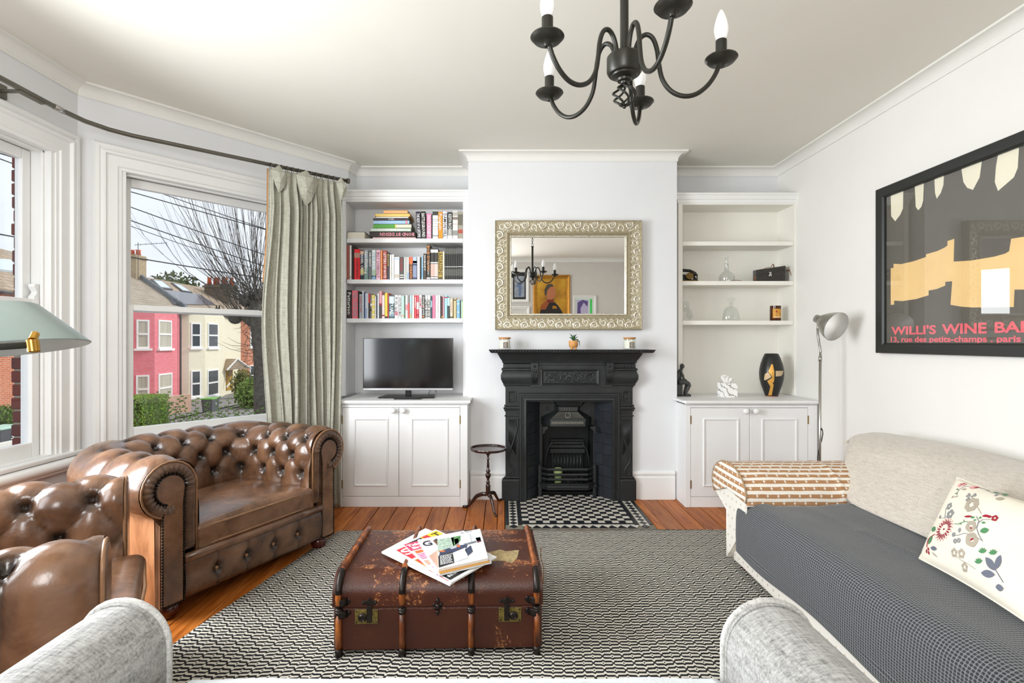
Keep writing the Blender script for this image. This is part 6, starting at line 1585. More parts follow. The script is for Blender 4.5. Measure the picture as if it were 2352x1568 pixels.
# near grey sofa (camera looks over its back): two arms, seat
t = thing('grey_sofa', 'light grey melange sofa in the near foreground, its two round arms in view', 'sofa', (-.125, .65, 0))
for s, xi in ((-1, -.735), (1, .485)):
    r = .098; cxx = xi + s * r; yf, yb = 1.168, -.22; zc = .522
    P = [(xi, .12)] + [(cxx - s * r * cos(a * pi / 16), zc + r * sin(a * pi / 16)) for a in range(17)] + [(xi + s * 2 * r, .12)]
    N = len(P)
    def f(a, b):
        i = min(N - 2, int(b * (N - 1))); q = b * (N - 1) - i; x = P[i][0] + (P[i + 1][0] - P[i][0]) * q; z = P[i][1] + (P[i + 1][1] - P[i][1]) * q
        e = max(0, 1 - a * 30) ; k = 1 - .022 * e * e; y = yf + (yb - yf) * a
        return (cxx + (x - cxx) * k, y, .3 + (z - .3) * (k if z > .3 else 1))
    build('arm', MB().grid(f, 46, (N - 1) * 2), melange, t, smooth=True)
    build('arm_front', MB().prism([(p[0], p[1]) for p in P], -.008, .012, FRONT((0, 1.160, 0)) if False else axes((0, 1.160, 0), (1, 0, 0), (0, 0, 1), (0, -1, 0)) @ Matrix.Diagonal((1, 1, -1, 1))), melange, t)
    build('piping', MB().tube([(p[0] * 1 + (p[0] - cxx) * .006, 1.168, p[1] + .001) for p in P], .0075, 8), weave('grey_piping', '#7f7f7c', '#b5b4b0', '#cfcecb', .7) if s < 0 else bpy.data.materials['grey_piping'], t, smooth=True)
    for y in (.0, 1.08): build('foot', MB().lathe([(.02, 0), (.028, .12), (0, .12)], Matrix.Translation((cxx, y, 0)), 12), redwood, t)
build('seat_base', MB().box(-.74, .49, -.2, 1.10, .10, .30), melange, t, bevel=.02)
build('seat_cushion', softbox(MB(), -.73, .48, -.10, 1.150, .29, .445, .045, .012, 16), melange, t, smooth=True)
build('sofa_back', softbox(MB(), -.80, .55, -.42, -.12, .12, .80, .07, 0, 10), melange, t, smooth=True)
thr = mat('bluish_white_throw', '#cfd4d9', .95, var=.06, vs=30, bump=.6, bs=120, sheen=.4)
def fth(a, b):
    x = -.67 + 1.13 * a; q = b
    z = .470 + .006 * noise.noise(Vector((x * 7, q * 3, 0))) ; y = .35 + .86 * q
    if q > .9: k = (q - .9) / .1; y = .35 + .86 * .9 + .055 * sin(k * pi / 2); z -= .07 * (1 - cos(k * pi / 2)) + .12 * max(0, k - .8)
    return (x, y + .010 * noise.noise(Vector((x * 5, 2, 0))), z)
tw_ = build('sofa_throw', MB().grid(fth, 70, 40), thr, smooth=True); tag(tw_, 'bluish white throw spread over the seat of the grey sofa', 'throw')
sd = tw_.modifiers.new('thick', 'SOLIDIFY'); sd.thickness = .012; sd.offset = -1

# ---------------------------------------------------------------- cream sofa against the right wall, dressed in covers
sprig = NT('cream_sprigged_cotton'); v = sprig.co(); X_, Y_, Z_ = sprig.sep(v)
def cellmask(nt, ca, cb, pa, pb, w, h):
    """little cross motifs on a half-drop grid"""
    r = nt.math('FLOOR', nt.math('DIVIDE', cb, pb)); odd = nt.math('MULTIPLY', nt.math('ABSOLUTE', nt.math('MODULO', r, 2)), .5)
    fa = nt.math('ABSOLUTE', nt.math('SUBTRACT', nt.math('FRACT', nt.math('ADD', nt.math('DIVIDE', ca, pa), odd)), .5)); fb = nt.math('ABSOLUTE', nt.math('SUBTRACT', nt.math('FRACT', nt.math('DIVIDE', cb, pb)), .5))
    A = nt.math('MULTIPLY', nt.math('LESS_THAN', fa, w / pa), nt.math('LESS_THAN', fb, h / pb / 3)); B = nt.math('MULTIPLY', nt.math('LESS_THAN', fa, w / pa / 3), nt.math('LESS_THAN', fb, h / pb))
    return nt.math('MAXIMUM', A, B)
mk = cellmask(sprig, sprig.math('ADD', X_, Y_), Z_, .05, .05, .007, .007)
sprig.link(sprig.mix(sprig.math('MULTIPLY', mk, .8), '#ece6dc', '#b9ab98'), sprig.p.inputs['Base Color']); sprig.p.inputs['Roughness'].default_value = .9
sprig.bump(sprig.noise(v, 14, 3), .25, .01); sprig = sprig.m
t = thing('cream_sofa', 'cream loose-covered sofa with rolled arms along the right wall', 'sofa', (1.75, 1.8, 0))
XF0, YE = 1.215, 2.60
build('base', softbox(MB(), XF0, 2.20, .80, 2.815, .035, .34, .02, 0, 12, wob=.004), sprig, t, smooth=True)
build('seat_cushion', softbox(MB(), XF0 - .010, 1.80, .98, 2.575, .25, .378, .03, .0, 12), sprig, t, smooth=True)
def armsec(n=22):
    P = [(.0, .30), (.0, .40)]
    for i in range(n + 1): a = radians(180 - 215 * i / n); P.append((.195 + .195 * cos(a), .425 + .118 * sin(a)))
    P += [(.225, .30), (.225, .05)]; return P
AS = armsec()
for yi, sg in ((2.60, 1), (.98, -1)):
    P = [(yi + sg * p[0], p[1]) for p in AS]; N = len(P)
    def f(a, b):
        i = min(N - 2, int(b * (N - 1))); q = b * (N - 1) - i; return (XF0 - .018 + .94 * a, P[i][0] + (P[i + 1][0] - P[i][0]) * q, P[i][1] + (P[i + 1][1] - P[i][1]) * q)
    build('arm', MB().grid(f, 20, (N - 1) * 2), sprig, t, smooth=True)
    Mf = axes((XF0 - .018, 0, 0), (0, 1, 0), (0, 0, 1), (1, 0, 0))
    build('arm_front', MB().prism([(p[0], p[1]) for p in P], -.006, .02, Mf), sprig, t)
    build('arm_piping', MB().tube([(XF0 - .022, p[0], p[1]) for p in P], .005, 6), sprig, t, smooth=True)
build('sofa_back', softbox(MB(), 1.88, 2.22, .85, 2.90, .30, .655, .07, 0, 12), sprig, t, smooth=True)
for y in (.9, 2.74): build('foot', MB().box(1.25, 1.30, y, y + .05, 0, .04), redwood, t)
# striped arm cover
stp = NT('tan_striped_arm_cover'); v = stp.co('UV') if False else stp.co(); X_, Y_, Z_ = stp.sep(v)
uvn = stp.new('UVMap'); uvn.uv_map = 'uv'; su, sv, _ = stp.sep(uvn.outputs[0])
sv2 = stp.math('ADD', sv, stp.math('MULTIPLY', stp.noise(v, 30, 2), .004))
P_ = .036; fb = stp.math('FRACT', stp.math('DIVIDE', sv2, P_)); band = stp.math('LESS_THAN', stp.math('ABSOLUTE', stp.math('SUBTRACT', fb, .5)), .27)
mk = cellmask(stp, su, sv, .052, P_, .0055, .0085)
tanc = stp.mix(stp.math('GREATER_THAN', stp.noise(v, 600, 2), .56), '#a9794f', '#c9a27c')
c = stp.mix(band, '#efe9df', tanc); c = stp.mix(stp.math('MULTIPLY', mk, .85), c, '#f4eee4')
stp.link(c, stp.p.inputs['Base Color']); stp.p.inputs['Roughness'].default_value = .9; stp.bump(stp.noise(v, 7, 4, .6, .8), .30, .012); stp = stp.m
def uvgrid(name, fn, fuv, nu, nv, mt, parent=None, thick=.004):
    mb = MB().grid(fn, nu, nv); o = build(name, mb, mt, parent, smooth=True)
    U = [fuv(i / nu, j / nv) for j in range(nv + 1) for i in range(nu + 1)]; ul = o.data.uv_layers.new(name='uv')
    for l in o.data.loops: ul.data[l.index].uv = U[l.vertex_index]
    if thick: m_ = o.modifiers.new('thick', 'SOLIDIFY'); m_.thickness = thick; m_.offset = 0
    return o
Pc = [(2.60 - .012, .385)] + [(2.60 + .195 + .207 * cos(radians(180 - 205 * i / 22)), .425 + .130 * sin(radians(180 - 205 * i / 22))) for i in range(23)]
Lc = [0]
for a, b in zip(Pc, Pc[1:]): Lc.append(Lc[-1] + math.hypot(b[0] - a[0], b[1] - a[1]))
def onP(q):
    s = q * Lc[-1]
    for i in range(len(Pc) - 1):
        if s <= Lc[i + 1] + 1e-9: k = (s - Lc[i]) / (Lc[i + 1] - Lc[i]); return (Pc[i][0] + (Pc[i + 1][0] - Pc[i][0]) * k, Pc[i][1] + (Pc[i + 1][1] - Pc[i][1]) * k)
    return Pc[-1]
def fcov(a, b):
    y, z = onP(b); x = XF0 - .028 + .64 * a; w = .004 * noise.noise(Vector((x * 9, y * 9, z * 9))) + (.004 * exp(-((x - 1.66) / .008) ** 2))
    return (x, y - w, z + w)
ac = uvgrid('arm_cover', fcov, lambda a, b: (.64 * a, b * Lc[-1]), 50, 60, stp)
tag(ac, 'brown and cream striped cover over the far rolled arm of the cream sofa', 'sofa cover')
# its front flap, covering the round arm end
yc_, zc_ = 2.795, .425
def ffl(a, b):
    an = radians(190 - 220 * a); r1, r2 = .207 * b, .130 * b; y, z = yc_ + r1 * cos(an), zc_ + r2 * sin(an)
    if z < .335: z = .335 + (z - .335) * .3
    return (XF0 - .030 - .006 * (1 - b * b), y, z)
fo = uvgrid('front_flap', ffl, lambda a, b: (ffl(a, b)[1], ffl(a, b)[2] + .004), 40, 8, stp, ac)
build('seam_piping', MB().tube([(XF0 - .030, yc_ + .209 * cos(radians(190 - 220 * i / 24)), zc_ + .132 * sin(radians(190 - 220 * i / 24))) for i in range(25)], .004, 6), mat('cover_seam', '#a58a6c', .9), ac, smooth=True)
# dark grey waffle throw on the seat
wf_ = NT('charcoal_waffle_throw'); uvn = wf_.new('UVMap'); uvn.uv_map = 'uv'; su, sv, _ = wf_.sep(uvn.outputs[0]); v = wf_.co()
nz = wf_.noise(v, 25, 3); su = wf_.math('ADD', su, wf_.math('MULTIPLY', nz, .004)); sv = wf_.math('ADD', sv, wf_.math('MULTIPLY', nz, .004))
q = .0115; wa = wf_.math('ABSOLUTE', wf_.math('SINE', wf_.math('MULTIPLY', su, pi / q))); wb = wf_.math('ABSOLUTE', wf_.math('SINE', wf_.math('MULTIPLY', sv, pi / (q * .8))))
hh = wf_.math('MULTIPLY', wa, wb); wn = wf_.noise(v, 300, 3)
wf_.link(wf_.mix(wf_.math('MULTIPLY', wf_.math('LESS_THAN', hh, .33), wf_.math('ADD', .25, wf_.math('MULTIPLY', wn, .7))), wf_.mix(wn, '#17191b', '#414345'), '#8e9195'), wf_.p.inputs['Base Color'])
wf_.p.inputs['Roughness'].default_value = .95; wf_.p.inputs['Sheen Weight'].default_value = .15; wf_.bump(hh, -.5, .004); wf_ = wf_.m
Pt = [(1.80, .420), (1.60, .408), (1.40, .402), (1.28, .404), (1.235, .398), (1.205, .378), (1.190, .345), (1.184, .30), (1.180, .22), (1.180, .135)]
Lt = [0]
for a, b in zip(Pt, Pt[1:]): Lt.append(Lt[-1] + math.hypot(b[0] - a[0], b[1] - a[1]))
def onT(q):
    s = q * Lt[-1]
    for i in range(len(Pt) - 1):
        if s <= Lt[i + 1] + 1e-9: k = (s - Lt[i]) / (Lt[i + 1] - Lt[i]); return (Pt[i][0] + (Pt[i + 1][0] - Pt[i][0]) * k, Pt[i][1] + (Pt[i + 1][1] - Pt[i][1]) * k)
    return Pt[-1]
def fthr(a, b):
    x, z = onT(b); front = max(0, (b - .55) / .45); ye = 2.59 + .135 * min(1, max(0, (1.30 - x) / .11)) ** .7; y = .96 + (ye - .96) * a
    k = max(0, (y - (ye - .05)) / .05); z -= .030 * k * k * (1 - front); x += .030 * k * k * front
    w = noise.noise(Vector((x * 3, y * 3, 1.5))) * .010 + noise.noise(Vector((x * 9, y * 5, 4))) * .004 + .008 * exp(-((x - 1.52 + (y - 1.9) * .12) / .018) ** 2) * (1 if y < 2.2 else .2)
    if front > .9: z += .012 * sin(y * 7)
    return (x - w * .5 * front, y, z + w * (1 - front))
th = uvgrid('seat_throw', fthr, lambda a, b: (1.76 * a, Lt[-1] * b), 90, 60, wf_, thick=.008)
tag(th, 'dark grey waffle-weave throw covering the seat of the cream sofa', 'throw')
# beige throw over the back
bei = weave('oatmeal_throw', '#a79d92', '#c6bdb1', '#d6cdc1', .8)
Pb = [(1.655, .418), (1.70, .47), (1.765, .545), (1.83, .615), (1.885, .662), (1.945, .688), (2.02, .700), (2.10, .698), (2.17, .685), (2.225, .655), (2.245, .60), (2.250, .45)]
Lb = [0]
for a, b in zip(Pb, Pb[1:]): Lb.append(Lb[-1] + math.hypot(b[0] - a[0], b[1] - a[1]))
def onB(q):
    s = q * Lb[-1]
    for i in range(len(Pb) - 1):
        if s <= Lb[i + 1] + 1e-9: k = (s - Lb[i]) / (Lb[i + 1] - Lb[i]); return (Pb[i][0] + (Pb[i + 1][0] - Pb[i][0]) * k, Pb[i][1] + (Pb[i + 1][1] - Pb[i][1]) * k)
    return Pb[-1]
def fb_(a, b):
    x, z = onB(b); ye = 2.555 + .40 * min(1, b / .42) ** .75; y = .90 + (ye - .90) * a
    k = max(0, (y - (ye - .07)) / .07); z -= .045 * k * k * min(1, b * 4); x += .02 * k * k * (b < .4)
    z += .010 * noise.noise(Vector((x * 2, y * 2.2, 7))) - .022 * min(1, max(0, (2.3 - y) / 1.2)) * 0
    return (x, y, z + .012 * sin(max(0, y - 2.2) * 6) * (b > .3) * (1 - k))
bt = uvgrid('back_throw', fb_, lambda a, b: (a, b), 80, 46, bei, thick=.014)
tag(bt, 'oatmeal fringed throw draped over the back of the cream sofa', 'throw')
fr = MB(); rn = random.Random(4)
for i in range(110):
    b = rn.uniform(.12, .72); p = Vector(fb_(1.0, b)); d = Vector((rn.uniform(-.4, .3), rn.uniform(.2, .9), rn.uniform(-1.0, .3))).normalized(); L = rn.uniform(.012, .032)
    fr.tube([p, p + d * L * .6, p + d * L + Vector((rn.uniform(-.006, .006), 0, -.004))], .0014, 4)
build('fringe', fr, mat('fringe_yarn', '#d5cbbd', .95), bt, kind='stuff')
# embroidered cushion
A_ = Vector((1.467, 1.858, .425)); E1 = Vector((-.047, -.448, .0)); E2 = Vector((.213, .092, .26)); N_ = E2.cross(E1).normalized()
if N_.x > 0: N_ = -N_
ctt = mat('cream_cotton', '#ece4d3', .85, var=.03, vs=6, bump=.25, bs=9)
def cpt(p, q, side=1, e=0.0):
    bx = max(0, 4 * p * (1 - p)); by = max(0, 4 * q * (1 - q)); h = .060 * (bx ** .42) * (by ** .42); pin = .035
    p2 = p + pin * (p - .5) * -1 * (1 - (2 * q - 1) ** 2) * 1.4; q2 = q - pin * (q - .5) * (1 - (2 * p - 1) ** 2) * 1.4
    w = .006 * noise.noise(Vector((p * 3.2, q * 3.2, 3))) * bx + .005 * sin(9 * (p - q * .5)) * bx * by
    return A_ + E1 * p2 + E2 * q2 + N_ * (side * (h + w * (side > 0) + e)) + N_ * .012
cu = thing('embroidered_cushion', 'cream cushion embroidered with red, grey and green flowers on the cream sofa', 'cushion', tuple(A_))
build('cushion_cover', MB().grid(lambda a, b: cpt(a, b, 1), 44, 36).grid(lambda a, b: cpt(a, b, -1), 20, 16), ctt, cu, smooth=True)
build('cushion_seam', MB().tube([cpt(i / 20, 0, 0) for i in range(21)] + [cpt(1, i / 16, 0) for i in range(1, 17)] + [cpt(1 - i / 20, 1, 0) for i in range(1, 21)] + [cpt(0, 1 - i / 16, 0) for i in range(1, 17)], .003, 5), ctt, cu, smooth=True)
def zc2(x, y):   # affine map from the photograph's layout to cushion coordinates
    dx, dy = x - 160, y - 925; det = 1202 * -830 - 410 * 693; return ((dx * -830 - 410 * dy) / det, (1202 * dy - 693 * dx) / det)
th_ = {'r': mat('crimson_thread', '#9c1830', .7), 'p': mat('pink_thread', '#e3a1a4', .7), 'g': mat('green_thread', '#4f8a5b', .7), 'b': mat('slate_thread', '#6b6f7e', .7), 'n': mat('taupe_thread', '#b0a594', .7), 's': mat('silver_thread', '#8f9092', .7)}
mot = {k: MB() for k in th_}
def cpz(x, y, e=.0016): p, q = zc2(x, y); return cpt(p, q, 1, e)
def petal(k, x, y, L, W, ang, n=6):
    pts = []
    for i in range(n + 1): q = i / n; pts.append((L * q, W * sin(pi * q) ** .8))
    for i in range(n - 1, 0, -1): q = i / n; pts.append((L * q, -W * sin(pi * q) ** .8))
    ca, sa = cos(ang), sin(ang); vs = [cpz(x + L * .5 * ca, y + L * .5 * sa)] + [cpz(x + a * ca - b * sa, y + a * sa + b * ca) for a, b in pts]
    mot[k].add(vs, [(0, i, i % len(pts) + 1) for i in range(1, len(pts) + 1)])
def stemz(k, pts, w=4):
    fine = []
    for i in range(len(pts) - 1):
        for j in range(4): q = j / 4; fine.append((pts[i][0] + (pts[i + 1][0] - pts[i][0]) * q, pts[i][1] + (pts[i + 1][1] - pts[i][1]) * q))
    fine.append(pts[-1]); mot[k].tube([cpz(x, y, .001) for x, y in fine], .00022 * w, 4)
def blossom(k, x, y, r, n=5, w=.45, hole=.25, rot=0):
    for i in range(n): a = rot + 2 * pi * i / n; petal(k, x + r * hole * cos(a), y + r * hole * sin(a), r * (1 - hole), r * w, a)
for i in range(18): a = 2 * pi * i / 18; petal('r', 590 + 55 * cos(a), 785 + 48 * sin(a), 62, 9, a); petal('p', 590 + 112 * cos(a + .17), 785 + 100 * sin(a + .17), 26, 6, a + .17)
petal('r', 578, 785, 26, 11, 0)
petal('p', 690, 290, 55, 22, -1.9); petal('p', 712, 285, 62, 16, -.6); petal('r', 705, 258, 44, 7, -.6); petal('r', 705, 258, 26, 7, -2.2); petal('p', 812, 320, 100, 16, -.05); petal('p', 815, 330, 90, 14, .1); petal('r', 862, 328, 60, 8, -.1); petal('r', 868, 330, 40, 7, .3)
stemz('s', [(690, 405), (692, 350), (712, 320), (760, 298), (812, 300)]); petal('g', 690, 330, 36, 10, -2.6); petal('g', 690, 385, 36, 8, -2.7); petal('n', 735, 335, 55, 14, .2); petal('n', 652, 400, 42, 11, 2.6); petal('n', 655, 424, 68, 7, 0)
stemz('s', [(918, 335), (990, 362), (1030, 405), (1090, 450), (1180, 480), (1219, 510)]); petal('g', 1085, 425, 105, 24, .05); petal('s', 1150, 515, 40, 14, -1.7); petal('s', 1010, 395, 36, 9, -.1); petal('n', 1160, 550, 75, 26, .1)
blossom('s', 610, 520, 44, 5, .42, .25, .3); stemz('s', [(572, 650), (570, 580), (562, 530)]); blossom('s', 650, 628, 56, 5, .42, .25, 0); stemz('s', [(480, 620), (530, 632), (572, 650), (615, 626)]); petal('s', 468, 610, 36, 17, -.5)
for x, y in ((850, 448), (922, 465), (862, 505)): blossom('s', x, y, 30, 3, .5, .1, -pi / 2)
blossom('n', 925, 590, 88, 7, .42, .30, .2); stemz('s', [(870, 460), (905, 495), (940, 525)]); stemz('n', [(940, 580), (1000, 640), (1050, 720)], 7)
petal('g', 360, 685, 105, 28, .6); petal('g', 352, 870, 95, 28, -.9); stemz('r', [(330, 890), (335, 830), (370, 798), (448, 795)], 6); petal('s', 330, 870, 90, 6, -1.5)
for x, y, a in ((322, 905, 1.5), (345, 900, 1.0), (350, 935, 1.1)): petal('r', x, y, 44, 12, a)
petal('b', 395, 918, 108, 20, .42); petal('n', 410, 965, 100, 7, .72)
stemz('g', [(740, 768), (790, 785), (860, 776), (910, 782)], 5); petal('g', 800, 780, 40, 6, .5); petal('s', 865, 775, 30, 6, -2)
petal('r', 852, 716, 105, 12, .18); petal('r', 1060, 750, 80, 14, .1); petal('r', 1110, 765, 52, 14, .1); blossom('r', 1190, 790, 34, 5, .45); petal('g', 935, 745, 50, 11, .1); petal('g', 968, 780, 40, 8, .1); petal('g', 1030, 770, 30, 12, -.3); petal('g', 1060, 820, 46, 10, .2)
stemz('s', [(1000, 745), (1032, 800), (1010, 870), (1030, 940), (1060, 995)], 7); stemz('s', [(1032, 815), (1070, 790), (1160, 800)], 6); petal('g', 1042, 905, 95, 26, -.05)
blossom('n', 945, 840, 62, 5, .55, .25, .5); blossom('n', 950, 970, 70, 5, .55, .25, .2); petal('r', 938, 845, 44, 9, .9); petal('r', 932, 975, 44, 9, -.4)
stemz('s', [(725, 885), (790, 908), (880, 900), (960, 930), (1050, 985)], 5); petal('s', 815, 885, 56, 16, -1.5); blossom('s', 745, 888, 24, 6, .5); blossom('s', 760, 955, 24, 6, .5); blossom('s', 806, 958, 24, 6, .5)
blossom('n', 728, 1050, 42, 5, .42, .3); blossom('n', 818, 1075, 44, 5, .42, .3); blossom('n', 824, 1185, 40, 5, .42, .3); stemz('n', [(750, 1085), (800, 1125), (870, 1165), (950, 1220)], 5)
for x, y, L, W, a in ((1165, 1260, 150, 34, -2.2), (1155, 1290, 150, 30, -2.95), (1170, 1250, 130, 30, -1.1)): petal('b', x, y, L, W, a)
petal('b', 1130, 1375, 80, 24, .2); stemz('b', [(1165, 1250), (1219, 1350)], 6)
for x, y in ((1050, 1080), (1155, 1105), (1000, 1165)):
    for a in range(5): petal('g', x, y + 20, 52, 9, -pi / 2 + (a - 2) * .5)
for k, mb in mot.items(): build('embroidery', mb, th_[k], cu, kind='stuff', label={'r': 'crimson embroidered flowers', 'p': 'pink embroidered petals', 'g': 'green embroidered leaves', 'b': 'slate blue embroidered leaves', 'n': 'taupe embroidered blossoms', 's': 'grey embroidered stems and blossoms'}[k])
# ------------------------------------------------------------------ flat-woven rug
rg = NT('black_and_ivory_flatweave'); v = rg.co(); X_, Y_, Z_ = rg.sep(v)
nw = rg.noise(v, 2.0, 2); nf = rg.noise(v, 60, 2)
x = rg.math('ADD', X_, rg.math('MULTIPLY', rg.math('SUBTRACT', nw, .5), .035)); y = rg.math('ADD', Y_, rg.math('MULTIPLY', rg.math('SUBTRACT', rg.noise(rg.co('Object', (1, 1, 1), (0, 0, 0), (4, 7, 0)), 2.4, 2), .5), .05))
x = rg.math('ADD', x, rg.math('MULTIPLY', y, -.06))
PX_, PY_ = .075, .043
yy = rg.math('DIVIDE', y, PY_); n_ = rg.math('FLOOR', rg.math('ADD', yy, .5)); g = rg.math('ABSOLUTE', rg.math('SUBTRACT', yy, n_))
odd = rg.math('MULTIPLY', rg.math('ABSOLUTE', rg.math('MODULO', n_, 2)), .5)
xc = rg.math('ABSOLUTE', rg.math('SUBTRACT', rg.math('FRACT', rg.math('ADD', rg.math('DIVIDE', x, PX_), odd)), .5))
bul = rg.math('MULTIPLY', rg.math('MAXIMUM', rg.math('SUBTRACT', 1, rg.math('DIVIDE', xc, .09)), 0), .15)
pin = rg.math('MULTIPLY', rg.math('MAXIMUM', rg.math('DIVIDE', rg.math('SUBTRACT', xc, .41), .09), 0), .27)
h = rg.math('SUBTRACT', rg.math('ADD', .25, bul), pin)
line = rg.math('LESS_THAN', rg.math('ABSOLUTE', rg.math('SUBTRACT', g, h)), rg.math('ADD', .132, rg.math('MULTIPLY', rg.math('SUBTRACT', nf, .5), .10)))
dot = rg.math('LESS_THAN', rg.math('ADD', rg.math('DIVIDE', xc, .045), rg.math('DIVIDE', g, .13)), 1)
k = rg.math('MAXIMUM', line, dot); fine = rg.noise(rg.co('Object', (160, 700, 1)), 1.0, 2)
rg.link(rg.mix(k, rg.mix(fine, '#cbc4b6', '#e8e3d8'), rg.mix(fine, '#08090b', '#1b1c1f')), rg.p.inputs['Base Color']); rg.p.inputs['Roughness'].default_value = .95
rg.bump(rg.math('ADD', rg.math('MULTIPLY', k, -.5), rg.math('MULTIPLY', fine, .4)), .45, .003)
c = [(-1.03, 3.325), (1.62, 3.345), (1.60, .55), (-1.60, .62)]
def rugp(a, b):
    p = Vector(c[0]).lerp(Vector(c[1]), a).lerp(Vector(c[3]).lerp(Vector(c[2]), a), b)
    z = .009 + .0016 * noise.noise(Vector((p.x * 4, p.y * 4, 0)))
    return (p.x + .006 * noise.noise(Vector((0, p.y * 5, 3))), p.y + .010 * noise.noise(Vector((p.x * 3, 1, 0))) * (b < .02) + .012 * sin(a * 3.1) * (b < .02), z)
t = thing('woven_rug', 'black and ivory flat-woven rug on the floorboards under the trunk', 'rug', (0, 2, 0))
ro = build('rug_body', MB().grid(rugp, 60, 60), rg.m, t, smooth=True); s_ = ro.modifiers.new('thick', 'SOLIDIFY'); s_.thickness = .0075; s_.offset = -1
fr = MB(); rn = random.Random(9)
for i in range(420):
    a = i / 420; p = Vector(rugp(a, 0)); fr.tube([p + Vector((0, -.004, -.002)), p + Vector((rn.uniform(-.004, .004), .006, -.003)), p + Vector((rn.uniform(-.005, .005), rn.uniform(.008, .016), -.007))], .0014, 3)
for i in range(360):
    p = Vector(rugp(0, i / 360)); fr.tube([p + Vector((.003, 0, -.002)), p + Vector((-rn.uniform(.004, .010), rn.uniform(-.003, .003), -.006))], .0013, 3)
build('rug_fringe', fr, mat('ivory_yarn', '#d6cfc0', .95), t, kind='stuff')

# ------------------------------------------------------------------ steamer trunk
TY0, TX0, TX1 = 2.015, -.640, .150; TD, TH, TS = .545, .292, .180
ang = radians(1.6); TC = Vector(((TX0 + TX1) / 2, TY0, .010)); t = thing('steamer_trunk', 'worn brown travelling trunk with wooden battens serving as coffee table', 'trunk', TC, ang)
W2 = (TX1 - TX0) / 2
tr = NT('worn_trunk_canvas'); v = tr.co(); X_, Y_, Z_ = tr.sep(v)
n1 = tr.noise(v, 7, 6, .7, .5); n2 = tr.noise(v, 75, 8, .8); n3 = tr.noise(v, 2.4, 3)
base = tr.mix(n3, '#2a110a', '#5c2810')
top_ = tr.math('MINIMUM', tr.math('MAXIMUM', tr.math('MULTIPLY', tr.math('SUBTRACT', Z_, .16), 8), .12), 1)
wear = tr.math('MULTIPLY', tr.math('GREATER_THAN', tr.math('ADD', tr.math('MULTIPLY', n1, .52), tr.math('MULTIPLY', n2, .55)), tr.math('SUBTRACT', .648, tr.math('MULTIPLY', top_, .065))), .9)
c2 = tr.mix(n2, '#a8592a', '#cf9a62'); c_ = tr.mix(wear, base, c2)
rp_ = tr.ramp(n1, [(.5, '#000000'), (.62, '#ffffff')]); c_ = tr.mix(tr.math('MULTIPLY', rp_, tr.math('MULTIPLY', top_, .45)), c_, '#7a3c1c')
tr.link(c_, tr.p.inputs['Base Color']); tr.p.inputs['Roughness'].default_value = .36; tr.bump(tr.math('ADD', tr.noise(v, 260, 3), tr.math('MULTIPLY', n1, .6)), .35, .003); tr = tr.m
batw = NT('worn_batten_wood'); v = batw.co('Object', (3, 3, 1)); n1 = batw.noise(v, 9, 5, .65); batw.link(batw.ramp(n1, [(.3, '#2a150b'), (.46, '#6b3414'), (.62, '#a45c22'), (.8, '#b9804a')]), batw.p.inputs['Base Color']); batw.p.inputs['Roughness'].default_value = .35; batw = batw.m
capm = mat('dark_trunk_metal', '#2c2522', .34, metal=.6, var=.3, vs=60); brs = mat('tarnished_brass', '#7d6f3a', .45, metal=.6, var=.5, vs=120, bump=.3, bs=300)
build('lower_body', MB().box(-W2, W2, 0, TD, .012, TS - .002), tr, t, bevel=.010, seg=3, local=True)
def lidprof(e=0.0, n=9):
    r = .075 + e; P = [(-e, TS)]
    P += [(r - e - r * cos(i / n * pi / 2), TH + e - r + r * sin(i / n * pi / 2)) for i in range(n + 1)]
    P += [(TD + e - r + r * sin(i / n * pi / 2), TH + e - r + r * cos(i / n * pi / 2)) for i in range(n + 1)]
    P += [(TD + e, TS)]; return P
Mx = Matrix(((0, 0, 1, 0), (1, 0, 0, 0), (0, 1, 0, 0), (0, 0, 0, 1)))
build('lid', MB().prism(lidprof(.003), -W2 - .003, W2 + .003, Mx), tr, t, smooth=True, auto=40, local=True)
bxs = [-W2 + .022, -.135, .125, W2 - .022]
for k, bx in enumerate(bxs):
    wd = .016
    lp = [(bx, y, z) for y, z in lidprof(.010)]; lp[0] = (bx, -.012, TS + .014); lp[-1] = (bx, TD + .012, TS + .014)
    b_ = build('lid_batten', MB().tube(lp, [(.015, .0115)] * len(lp), 10, up=(1, 0, 0)), batw, t, smooth=True, local=True)
    sp = [(bx, y - .001 * (y < .2), z) for y, z in lidprof(.0115)[2:9]]
    build('corner_sheath', MB().tube(sp, [(.0165, .0125)] * len(sp), 10, up=(1, 0, 0)), capm, b_, smooth=True, local=True)
    lb_ = build('lower_batten', MB().tube([(bx, -.008, .022), (bx, -.008, TS - .012)], [(.015, .0115)] * 2, 10, up=(1, 0, 0)).ball((bx, -.008, TS - .012), (.015, .0115, .012), 10, 6), batw, t, smooth=True, local=True)
    build('batten_cap', MB().tube([(bx, -.008, -.006), (bx, -.008, .030)], [(.0165, .0130)] * 2, 10, up=(1, 0, 0)).ball((bx, -.008, -.001), (.0165, .013, .008), 10, 6), capm, lb_, smooth=True, local=True)
    build('batten_cap', MB().tube([(bx, -.008, TS - .022), (bx, -.008, TS - .010)], [(.0165, .0130)] * 2, 10, up=(1, 0, 0)).ball((bx, -.008, TS - .010), (.0165, .013, .011), 10, 6), capm, lb_, smooth=True, local=True)
    for z in (.05, .11): build('batten_tack', MB().ball((bx, -.020, z), (.003, .002, .003), 6, 4), capm, lb_, local=True)
